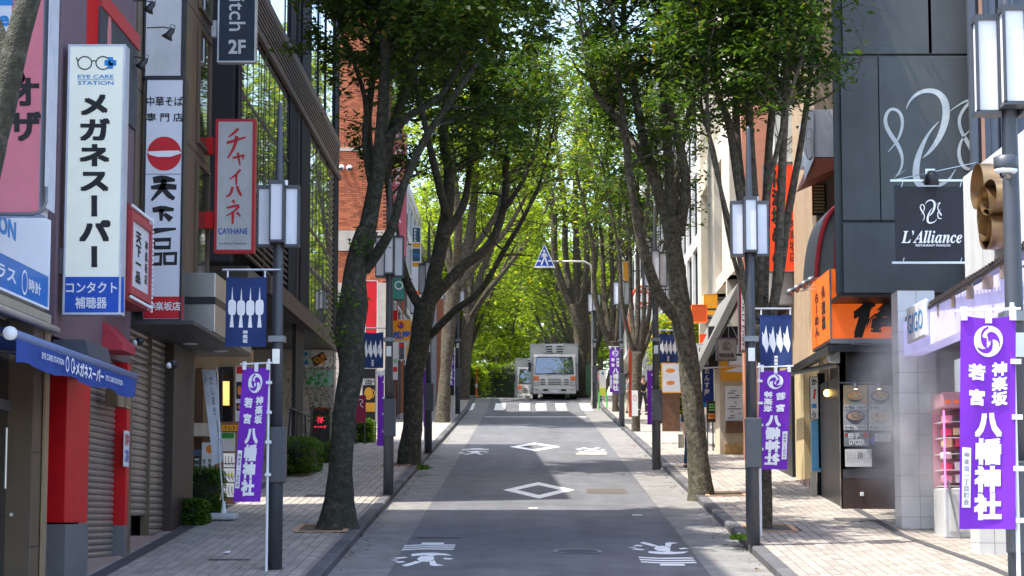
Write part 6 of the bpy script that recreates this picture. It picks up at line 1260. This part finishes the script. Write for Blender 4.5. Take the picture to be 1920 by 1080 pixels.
nobori('small purple shrine flag at the farthest left lamp', 841, 655, 851, 724, 96, 852, 775, seed=9)
R1, c1 = lamp_post('dark grey lamp post with lanterns nearest on the right pavement', 1412, 1022)
navy_banner('navy banner with four dancers on the near right lamp', 1426, 588, 1484, 690, 33.4, 1412, 'dancer', 5)
nobori('purple shrine flag seen from behind on the near right lamp', 1428, 692, 1483, 880, 33.3, 1425, 1020, True, 6, shx=-.08)
lamp_post('second lamp post on the right left of the pale trunk', 1231, 881)
navy_banner('navy banner behind the pale trunk on the right', 1236, 625, 1270, 680, 53.6, 1228, 'dancer', 7)
nobori('narrow purple shrine flag at the second right lamp', 1214, 690, 1224, 796, 52, 1224, 876, seed=10, text=False)
lamp_post('third lamp post on the right with a pale sunlit post', 1166, 800)
nobori('sunlit purple shrine flag at the third right lamp', 1143, 652, 1165, 736, 78, 1164, 798, seed=11)
lamp_post('far right lamp post beside the box truck', 1115, 766)
# big near lamp at the right edge
Yq_ = 17.6; xq = XY(1907, Yq_)
lamp_post('large near lamp post cut by the right picture edge', 0, 0, Yq_, xq, 4.78-.0)
dc = onY(1886,318,Yq_-.25); t = T('dome_camera', dc, 'grey dome security camera on the near right lamp post', 'security camera')
part(t, 'cap', post_m, lambda m: m.lathe(dc, [(.09,-.0),(.1,.02),(.1,.1),(.06,.12)], 16), smooth=True); part(t, 'skirt', wface, lambda m: m.lathe(dc+Vector((0,0,-.03)), [(.08,0),(.095,.015),(.095,.03)], 16), smooth=True); part(t, 'dome', glassd, lambda m: m.ball(dc+Vector((0,0,-.03)), .055, n=14, m=8), smooth=True); part(t, 'arm', post_m, lambda m: m.tube([dc+Vector((0,.02,.09)), dc+Vector((.02,.25,.12))], .025, 8))
nobori('large purple shrine flag at the right edge', 1810, 590, 1905, 992, 17.2, 1905, 1085, seed=12, shx=-.05, tieset=(.22,.48,.72,.96))
# purple flag tops etc. done; overhead crossing sign
def tri_sign(t, px0, py0, px1, py1, Y):
    """pedestrian crossing triangle: blue field, white border and walking figure"""
    cx = (px0+px1)/2; tri = [(cx,py0),(px1,py1),(px0,py1)]; f = front(Y); g = front(Y,.01)
    part(t, 'plate', wprint, lambda m: m.prism([onY(x,y,Y) for x,y in tri], (0,.03,0))); k = .86; my = py0+(py1-py0)*.66
    part(t, 'blue_field', M('traffic_blue',(.01,.05,.42),.4), lambda m: m.poly(f, [(cx+(x-cx)*k, my+(y-my)*k) for x,y in tri][::-1]))
    s = (px1-px0)/38; X = lambda x: cx+x*s; Yy = lambda y: py0+y*s
    def fig(m):
        m.disc(g, X(-.5), Yy(14), 2.3*s, 2.3*s, 12); m.poly(g, [(X(-3),Yy(17)),(X(2),Yy(17)),(X(3),Yy(28)),(X(-2.5),Yy(28))][::-1]); m.stroke(g, [(X(-1),Yy(27)),(X(-4),Yy(34)),(X(-6),Yy(39))], 3*s); m.stroke(g, [(X(1.5),Yy(27)),(X(3.5),Yy(33)),(X(6),Yy(39))], 3*s); m.stroke(g, [(X(-2),Yy(18)),(X(-6),Yy(25))], 2*s); m.stroke(g, [(X(1.5),Yy(18)),(X(5.5),Yy(24))], 2*s)
        m.rect(g, X(-15), Yy(40.5), X(15), Yy(43.5)); m.rect(g, X(-12), Yy(30), X(-6.5), Yy(33)); m.rect(g, X(6.5), Yy(30), X(12), Yy(33))
    part(t, 'walking_figure', wprint, fig)
Yc_ = 102; t = T('crossing_sign', onG(1112,772,KH), 'blue triangular pedestrian crossing sign on an overhead arm', 'sign'); tri_sign(t, 1001, 456, 1041, 502, Yc_)
galv = M('galvanised', (.42,.4,.37), .5, .5)
xpole = XY(1112,Yc_+.1)
part(t, 'pole', galv, lambda m: m.tube([(xpole,Yc_+.1,gz(102)), (xpole,Yc_+.1,ZY(510,Yc_)), (xpole-.12,Yc_+.1,ZY(496,Yc_)), (xpole-.4,Yc_+.1,ZY(490,Yc_)), (XY(1022,Yc_),Yc_+.06,ZY(490,Yc_))], [.09,.07,.06,.05,.045], 10), smooth=True)
t = T('crossing_sign', (XY(960,160),160,gz(160)), 'small far blue triangular crossing sign over the road', 'sign'); tri_sign(t, 951, 677, 969, 699, 160); part(t, 'pole', galv, lambda m: m.tube([(XY(960,160),160.1,ZY(690,160)), (XY(925,160),160.1,ZY(690,160)), (XY(920,160),160.1,gz(160))], .06, 8))
# ---- trucks
def truck(lab, cx, Y, Wd, sc=1.0, base=None):
    zg = gz(Y); t = T('box_truck', (cx, Y+2.5, zg), lab, 'truck', 'white box trucks on the crest'); h = Wd/2; u = Wd/2.28
    tw = M('truck_white', (.62,.6,.56), .35, var=.05); bw_ = M('box_white', (.66,.63,.57), .4, var=.05)
    zb = zg+.42*u
    def cabp(m):   # side profile of the cab, extruded across
        pr = [(0.12,zb),(.0,zb+.12),(-.02,zb+.5*u),(.02,zb+.82*u),(.25,zb+1.78*u),(.38,zb+1.88*u),(1.5,zb+1.9*u),(1.5,zb)]
        m.prism([Vector((cx-h*.93, Y+y, z)) for y, z in pr], (Wd*.93, 0, 0))
    part(t, 'cab', tw, cabp, bevel=.05)
    ws = lambda z: Y+.02+(z-(zb+.82*u))/(.96*u)*.23-.014
    z0_, z1_ = zb+.88*u, zb+1.72*u
    part(t, 'windscreen', glass_mat('windscreen', (.03,.05,.06), .02, 1.0), lambda m: m.add([(cx-h*.84,ws(z0_),z0_),(cx+h*.84,ws(z0_),z0_),(cx+h*.76,ws(z1_),z1_),(cx-h*.76,ws(z1_),z1_)], [(0,1,2,3)]))
    part(t, 'windscreen_seal', black, lambda m: m.stroke(lambda x,z: Vector((x,ws(z)-.006,z)), [(cx-h*.85,z0_),(cx+h*.85,z0_),(cx+h*.77,z1_),(cx-h*.77,z1_)], .045, True))
    for s in (-.35,.3): part(t, 'wiper', black, lambda m: m.tube([(cx+h*s,Y-.03,z0_-.02),(cx+h*(s+.4),Y-.01,z0_+.07)], .014, 5))
    part(t, 'bumper', tw, lambda m: m.box(cx-h*.93, cx+h*.93, Y-.1, Y+.1, zb-.12*u, zb+.22*u), bevel=.03)
    for z in (.34,.44,.56): part(t, 'grille_slot', black, lambda m: [m.box(cx-h*a, cx-h*b, Y-.034, Y-.015, zb+z*u, zb+(z+.035)*u) for a,b in ((.62,.4),(.28,-.28),(-.4,-.62))])
    for s in (-1,1):
        hl = part(t, 'headlight', M('lamp_glass', (.55,.56,.58), .15, .4), lambda m: m.box(cx+s*h*.68, cx+s*h*.91, Y-.05, Y+.05, zb+.3*u, zb+.52*u), bevel=.02); part(t, 'indicator', M('amber', (.75,.2,.06), .25), lambda m: m.box(cx+s*h*.68, cx+s*h*.92, Y-.045, Y+.06, zb+.53*u, zb+.76*u), bevel=.02)
        part(t, 'fog_lamp', M('amber_dull', (.5,.38,.28), .3), lambda m: m.box(cx+s*h*.7, cx+s*h*.86, Y-.112, Y-.09, zb+.04*u, zb+.12*u)); part(t, 'bumper_slot', black, lambda m: m.box(cx+s*h*.28, cx+s*h*.5, Y-.112, Y-.09, zb+.02*u, zb+.11*u))
        part(t, 'mirror', black, lambda m: (m.box(cx+s*h*1.02, cx+s*h*1.14, Y+.0, Y+.1, zb+1.0*u, zb+1.45*u), m.tube([(cx+s*h*.9,Y+.1,zb+1.3*u),(cx+s*h*1.08,Y+.05,zb+1.35*u)], .015, 5)))
        for dy in (.75, 3.9): part(t, 'wheel', black, lambda m: m.tube([(cx+s*(h*.72),Y+dy,zg+.38),(cx+s*(h*.95),Y+dy,zg+.38)], .38, 18))
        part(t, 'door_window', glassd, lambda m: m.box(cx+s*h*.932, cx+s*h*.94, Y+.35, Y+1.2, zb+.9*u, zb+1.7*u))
    part(t, 'cargo_box', bw_, lambda m: m.box(cx-h*1.06, cx+h*1.06, Y+1.7, Y+5.4, zb+.15, zg+2.92*u), bevel=.04)
    part(t, 'box_trim', steel, lambda m: frame_y(m, cx-h*1.065, cx+h*1.065, Y+1.66, zb+.14, zg+2.93*u, .06))
    cu = part(t, 'cooling_unit', tw, lambda m: m.box(cx-h*.42, cx+h*.42, Y+1.4, Y+1.69, zg+2.42*u, zg+2.86*u), bevel=.04)
    part(cu, 'vent', black, lambda m: [m.box(cx+h*a, cx+h*b, Y+1.385, Y+1.399, zg+z*u, zg+(z+.06)*u) for z in (2.47,2.6,2.74) for a,b in ((-.38,-.08),(.1,.38))])
    part(t, 'chassis', black, lambda m: m.box(cx-h*.5, cx+h*.5, Y+.3, Y+5.2, zg+.4, zg+.75))
    part(t, 'number_plate', paper, lambda m: m.box(cx-.17, cx+.17, Y-.115, Y-.101, zb-.06*u, zb+.05*u))
    return t
def frame_y(m, x0, x1, Y, z0, z1, t): m.box(x0,x1,Y,Y+.05,z1-t,z1); m.box(x0,x0+t,Y,Y+.05,z0,z1-t); m.box(x1-t,x1,Y,Y+.05,z0,z1-t)
Yt = 105.6; truck('white refrigerated box truck facing down the hill', XY(1040,Yt), Yt, 88*Yt/F*.98)
truck('second white truck partly hidden behind the box truck', XY(1003,122), 122, 2.2)
# ---- left shop clutter
def noren_flag():
    p = onG(419,975,KH); t = T('shop_flag', p, 'white cloth shop flag with brush writing on a weighted stand', 'flag')
    part(t, 'base', M('grey_plastic',(.5,.51,.52),.5), lambda m: m.prism([p+Vector((x,y,0)) for x,y in ((-.24,-.2),(.24,-.2),(.24,.2),(-.24,.2))], (0,0,.12)), bevel=.04); part(t, 'socket', white, lambda m: m.lathe(p+Vector((0,0,.12)), [(.05,0),(.03,.15),(.03,.2)], 10)); Yf = p.y
    part(t, 'pole', white, lambda m: m.tube([p+Vector((0,0,.2)), onY(412,860,Yf), onY(408,700,Yf), onY(404,688,Yf)], .012, 6))
    f = lambda u, v: onY(378+26*u+22*v*(1-.1*u)-u*4*v, 692+2*u+ (180-10*u)*v, Yf-.02-.03*math.sin(v*4+u*2))
    part(t, 'cloth', M('pale_cloth',(.6,.62,.7),.8), lambda m: m.add([f(i/8,j/14) for j in range(15) for i in range(9)], [(j*9+i,(j+1)*9+i,(j+1)*9+i+1,j*9+i+1) for j in range(14) for i in range(8)]), smooth=True)
    letter(t, ink, lambda m: (m.vtext(lambda u,v: f(u,v)+Vector((0,-.006,0)), 'だしまき', .45, .06, .8, .5, 0), m.stroke(lambda u,v: f(u,v)+Vector((0,-.006,0)), [(.7,.55),(.75,.68),(.9,.8)], .03), m.vtext(lambda u,v: f(u,v)+Vector((0,-.006,0)), '江戸', .08, .05, .25, .16, 0)))
noren_flag()
def easel(lab, x0, y0, x1, y1, Y, fm, rm, draws=(), foot=960, cat='menu board'):
    t = board('menu_board', lab, cat, x0, y0, x1, y1, Y, .06, fm, rm, draws, 1.5)
    for px in (x0+1, x1-1): part(t, 'leg', rm, lambda m: m.tube([onY(px,y1,Y+.03), Vector((XY(px,Y),Y+.03,gz(Y)+KH))], .018, 5))
    return t
lines = lambda x0,y0,x1,y1,n: (lambda m,f,g: [m.vtext(f, 'お品書き処', x0+(x1-x0)*i/n, y0, x0+(x1-x0)*(i+.8)/n, y1, 0) for i in range(n)])
easel('tall wooden menu stand with three white sheets behind the shop flag', 416, 868, 442, 945, 40, wood, wood, [(paper, lambda m,f,g: [m.rect(f,419,y,440,y+28-2) for y in (850,878,906)]), (ink, lambda m,f,g: [m.stroke(g,[(423+i*6,855+j*28),(422+i*6,866+j*28),(425+i*6,872+j*28)],1,sm=1) for i in range(3) for j in range(3)]), (M('yellow_print2',(.6,.6,.1),.6), lambda m,f,g: m.rect(g,424,888,438,892))])
easel('upright white sweets sign with brush writing by the brown pier', 362, 858, 375, 940, 38.4, paper, black, [(ink, lambda m,f,g: m.vtext(f,'御菓子司',364,862,373,902,.02))])
easel('white menu sign with a small photo beside the sweets sign', 376, 828, 404, 905, 39, paper, black, [(ink, lambda m,f,g: (m.vtext(f,'甘味処',380,860,386,893,.02), m.vtext(f,'和菓子',390,860,396,885,.01))), (M('dish_orange',(.8,.25,.03),.6), lambda m,f,g: m.disc(f,394,842,8,8))])
board('shop_sign', 'orange sign strip with black kana under the left canopy', 'sign', 414, 795, 452, 809, 44, .15, yellow, wood, [(ink, lambda m,f,g: m.text(f,'トレトレ',422,798,450,806,.02))], 1)
board('menu_poster', 'green and white poster panel below the orange strip', 'poster', 414, 811, 440, 846, 44.2, .08, paper, white, [(greenp, lambda m,f,g: m.rect(f,415,812,439,822))], 1)
board('menu_poster', 'red headed menu poster with noodle photos beside the purple flag', 'poster', 441, 686, 456, 790, 44.5, .1, paper, white, [(redp, lambda m,f,g: m.rect(f,442,687,455,701)), (ink, lambda m,f,g: (m.rect(f,443,716,455,748), m.rect(f,443,756,455,770))), (M('dish_orange',(.8,.25,.03),.6), lambda m,f,g: (m.disc(g,449,732,4,9), m.disc(g,449,763,4,4)))], 1)
sf = T('storefront', (XY(410,45),45,gz(45)), 'small wood framed shop front under the glass building', 'shop front'); 
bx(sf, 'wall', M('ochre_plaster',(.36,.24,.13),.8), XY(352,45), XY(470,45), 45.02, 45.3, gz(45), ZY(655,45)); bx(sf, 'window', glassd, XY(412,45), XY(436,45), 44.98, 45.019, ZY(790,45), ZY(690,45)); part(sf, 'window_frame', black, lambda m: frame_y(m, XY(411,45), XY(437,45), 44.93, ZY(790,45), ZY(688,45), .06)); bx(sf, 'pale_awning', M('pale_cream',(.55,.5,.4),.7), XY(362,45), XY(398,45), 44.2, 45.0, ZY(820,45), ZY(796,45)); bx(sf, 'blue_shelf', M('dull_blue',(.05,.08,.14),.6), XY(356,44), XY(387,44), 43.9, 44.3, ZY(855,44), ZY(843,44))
bx(sf, 'door', wood, XY(367,45), XY(380,45), 44.96, 45.018, gz(45), ZY(690,45)); letter(sf, M('amber_glow',(.8,.4,.12),.5,emit=.6), lambda m: (m.rect(front(44.97), 418,715,430,760),), 'interior_glow')
# maple sign box and handrail
p = onG(599,838,KH); t = T('sign_box', p, 'dark sign box with glowing red maple leaf by the handrail', 'sign'); Ym = p.y
a, b = onY(581,838,Ym), onY(618,769,Ym); bx(t, 'body', black, a.x, b.x, Ym, Ym+.4, gz(Ym)+KH, b.z); bx(t, 'lid', M('dark_red',(.22,.01,.02),.5), a.x-.02, b.x+.02, Ym-.03, Ym+.43, b.z+.001, b.z+.08)
letter(t, M('maple_red',(.6,.02,.05),.5,emit=.5), lambda m: (m.poly(front(Ym), [(600+9*math.cos(q)*(1 if i%2 else .45), 787-9*math.sin(q)*(1 if i%2 else .45)) for i,q in enumerate(np.linspace(-math.pi*.5, math.pi*1.5, 15)[:-1])][::1]), m.text(front(Ym),'momiji',589,798,611,803,.02)), 'maple_leaf')
t = T('handrail', onG(550,850,KH), 'dark tube handrail on steps beside the glass building', 'handrail')
part(t, 'rail', dgrey, lambda m: m.tube([onY(540,830,54), onY(545,765,54), onY(572,778,57), onY(574,830,57)], .025, 8)); part(t, 'post', dgrey, lambda m: m.tube([onY(586,765,58), onY(580,830,58)], .022, 6)); part(t, 'baluster', dgrey, lambda m: m.tube([onY(558,770,55.5), onY(557,840,55.5)], .018, 6))
# notices and boards on the right pavement
t = T('tree_notice', onY(1202,780,71.6), 'white notice with red ring strapped to the slender right tree', 'notice'); a, b = onY(1185,780,71.6), onY(1196,732,71.6); bx(t, 'sheet', paper, a.x, b.x, 71.58, 71.6, a.z, b.z); letter(t, redp, lambda m: m.ring(front(71.58), 1190,746,3,.8,5), 'red_ring'); bx(t, 'strap', white, a.x, b.x+.05, 71.601, 71.62, a.z+.2, a.z+.24)
p = onG(1130,765,KH); Ya_ = p.y; t = T('sandwich_board', p, 'white sandwich board on bright green legs on the right kerb', 'sandwich board')
a, b = onY(1124,732,Ya_), onY(1136,694,Ya_); bx(t, 'panel', paper, a.x, b.x, Ya_-.03, Ya_, a.z, b.z); lg_ = M('lime_green',(.1,.6,.08),.4)
for px in (1124,1137): part(t, 'leg', lg_, lambda m: m.tube([onY(px-(1 if px<1130 else -1),768,Ya_-.1), onY(px,734,Ya_)], .035, 6))
bx(t, 'yellow_panel', M('lime_yellow',(.65,.7,.08),.5), a.x+.02, b.x-.02, Ya_-.05, Ya_-.03, ZY(742,Ya_), ZY(727,Ya_)); letter(t, cyanb, lambda m: m.disc(front(Ya_,.035),1130,700,2,3), 'blue_logo')
t = bx(None, 'utility_cabinet', M('cabinet_green',(.06,.14,.07),.5), XY(1098,108), XY(1110,108), 108, 108.5, gz(108)+KH, ZY(684,108), bevel=.02); setp(t, 'green utility cabinet behind the box truck on the right', 'cabinet'); bx(t, 'door', M('cabinet_green',(.06,.14,.07),.5), XY(1099,108), XY(1109,108), 107.98, 107.999, gz(108)+KH+.15, ZY(688,108))
# traffic cones on the far left
for px,lab in ((874,'orange traffic cone bar at the far left kerb'),):
    p = Vector((XY(893,112),112,gz(112)+.1)); t = T('traffic_post', p, 'orange and white traffic post at the far left kerb', 'traffic post'); part(t, 'post', M('traffic_orange',(.8,.12,.02),.5), lambda m: m.lathe(p, [(.14,0),(.06,.1),(.05,.8),(.02,1.6)], 10)); part(t, 'band', white, lambda m: m.lathe(p+Vector((0,0,.5)), [(.062,0),(.062,.2)], 10))
# ---- people
skin_c = M('skin', (.5,.3,.2), .6); hair_c = M('hair', (.012,.01,.009), .6)
def figure(lab, x, Y, h, facing, top, bottom, bag=None, stride=.18):
    z = gz(Y)+KH; t = T('person', (x,Y,z), lab, 'person', 'people on the right pavement'); k = h/1.7; t.rotation_euler = (0,0,facing)
    J = dict(pel=(0,0,.93), w=(0,0,1.08), ch=(0,.01,1.3), nk=(0,.0,1.46), hd=(0,-.02,1.55), tp=(0,-.01,1.66),
        hl=(.09,0,.9), kl=(.1,-stride*.5,.5), al=(.1,-stride*.6,.09), fl=(.1,-stride*.6-.16,.04), hr=(-.09,0,.9), kr=(-.1,stride*.2,.5), ar=(-.1,stride*1.2,.1), fr=(-.1,stride*1.2-.15,.05),
        sl=(.17,0,1.4), el=(.23,.03,1.14), wl=(.23,-.12,.92), dl=(.22,-.16,.84), sr=(-.17,0,1.4), er=(-.23,.03,1.14), wr=(-.22,-.1,.92), dr=(-.22,-.14,.84))
    Rr = dict(pel=.13,w=.115,ch=.135,nk=.05,hd=.085,tp=.07,hl=.085,kl=.055,al=.038,fl=.03,hr=.085,kr=.055,ar=.038,fr=.03,sl=.06,el=.042,wl=.03,dl=.03,sr=.06,er=.042,wr=.03,dr=.03)
    E = [('pel','w'),('w','ch'),('ch','nk'),('nk','hd'),('hd','tp'),('pel','hl'),('hl','kl'),('kl','al'),('al','fl'),('pel','hr'),('hr','kr'),('kr','ar'),('ar','fr'),('ch','sl'),('sl','el'),('el','wl'),('wl','dl'),('ch','sr'),('sr','er'),('er','wr'),('wr','dr')]
    def sk(name, keys, mat, grow):
        ks = [q for q in J if q in keys]; me = bpy.data.meshes.new(name); me.from_pydata([tuple(c*k for c in J[q]) for q in ks], [(ks.index(a),ks.index(b)) for a,b in E if a in ks and b in ks], []); me.materials.append(mat)
        o = bpy.data.objects.new(name, me); col.objects.link(o); o.parent = t; o.modifiers.new('skin','SKIN'); sv = me.skin_vertices[0].data
        for i, q in enumerate(ks): r_ = (Rr[q]+grow)*k; sv[i].radius = (r_,r_*(.75 if q in ('ch','w','pel') else 1)); sv[i].use_root = (q == ks[0])
        s = o.modifiers.new('sub','SUBSURF'); s.levels = 1; s.render_levels = 2; return o
    sk('body', set(J), skin_c, 0.); sk('shirt', {'w','ch','sl','el','sr','er','pel'}, top, .014); sk('trousers', {'pel','hl','kl','al','hr','kr','ar'}, bottom, .013)
    o = MB().ball((0,.015*k,1.6*k), .1*k, .105*k, .1*k, 12, 8); ob = o.build('hair', hair_c, None, smooth=True, origin=(0,0,0)); ob.parent = t
    for s in (-1,1):
        q = MB().box(s*.1*k-.045, s*.1*k+.045, (-stride*.6-.2 if s>0 else stride*1.2-.18)*k, (-stride*.6+.06 if s>0 else stride*1.2+.08)*k, 0, .07); q.build('shoe', black, None, bevel=.02, origin=(0,0,0)).parent = t
    if bag: q = MB().box(-.32*k,-.24*k,-.22*k,.1*k,.5*k,.85*k); b_ = q.build('bag', bag, None, bevel=.02, origin=(0,0,0)); b_.parent = t
    return t
cb_ = lambda n,c: M('cloth_'+n, c, .85, var=.15)
p = onG(1291,888,KH); figure('person in navy with a pale bag half hidden by the pale trunk', XY(1296,51.5), 51.5, 1.62, .2, cb_('navy',(.03,.035,.09)), cb_('denim',(.03,.09,.2)), cb_('canvas',(.6,.55,.42)))
figure('person in a dark outfit on the right pavement by the red post', XY(1206,88), 88, 1.65, .3, cb_('black',(.015,.015,.017)), cb_('charcoal',(.03,.03,.035)))
figure('person in a white shirt left of the red post', XY(1172,90), 90, 1.68, 3.0, cb_('white',(.6,.6,.6)), cb_('beige',(.35,.3,.22)))
figure('person in a pink top with a cap by the green legged board', XY(1125,103), 103, 1.66, 2.8, cb_('pink',(.5,.16,.28)), cb_('grey',(.15,.15,.17)))
# ---- steam drifting before the ramen shop
def steam():
    m = bpy.data.materials.new('steam_volume'); m.use_nodes = True; N = m.node_tree.nodes; L = m.node_tree.links; N.remove(N['Principled BSDF'])
    pv = N.new('ShaderNodeVolumePrincipled'); pv.inputs['Color'].default_value = (.95,.95,.97,1); pv.inputs['Anisotropy'].default_value = .2
    tc = N.new('ShaderNodeTexCoord'); ns = N.new('ShaderNodeTexNoise'); ns.inputs['Scale'].default_value = 1.6; ns.inputs['Detail'].default_value = 4; ns.inputs['Distortion'].default_value = .6; L.new(tc.outputs['Object'], ns.inputs['Vector'])
    ln = N.new('ShaderNodeVectorMath'); ln.operation = 'LENGTH'; L.new(tc.outputs['Object'], ln.inputs[0])
    sc = N.new('ShaderNodeMapping'); sc.inputs['Scale'].default_value = (1/1.25,1/2.0,1/2.1); L.new(tc.outputs['Object'], sc.inputs[0]); L.new(sc.outputs[0], ln.inputs[0])
    fo = N.new('ShaderNodeMapRange'); fo.inputs[1].default_value = .2; fo.inputs[2].default_value = 1.0; fo.inputs[3].default_value = 1; fo.inputs[4].default_value = 0; L.new(ln.outputs['Value'], fo.inputs[0])
    mr = N.new('ShaderNodeMapRange'); mr.inputs[1].default_value = .4; mr.inputs[2].default_value = .75; mr.inputs[3].default_value = 0; mr.inputs[4].default_value = 2.1; L.new(ns.outputs['Fac'], mr.inputs[0])
    mu = N.new('ShaderNodeMath'); mu.operation = 'MULTIPLY'; L.new(fo.outputs[0], mu.inputs[0]); L.new(mr.outputs[0], mu.inputs[1]); L.new(mu.outputs[0], pv.inputs['Density']); L.new(pv.outputs[0], N['Material Output'].inputs['Volume'])
    c = onY(1726,780,35.0); b = MB(); b.ball((0,0,0), 1.25, 2.0, 2.1, 16, 10); b.v = [(x+c.x,y+c.y,z+c.z) for x,y,z in b.v]; o = b.build('steam', m, origin=c); setp(o, 'thin white steam drifting before the ramen shop and arcade', 'steam', kind='stuff')
steam()
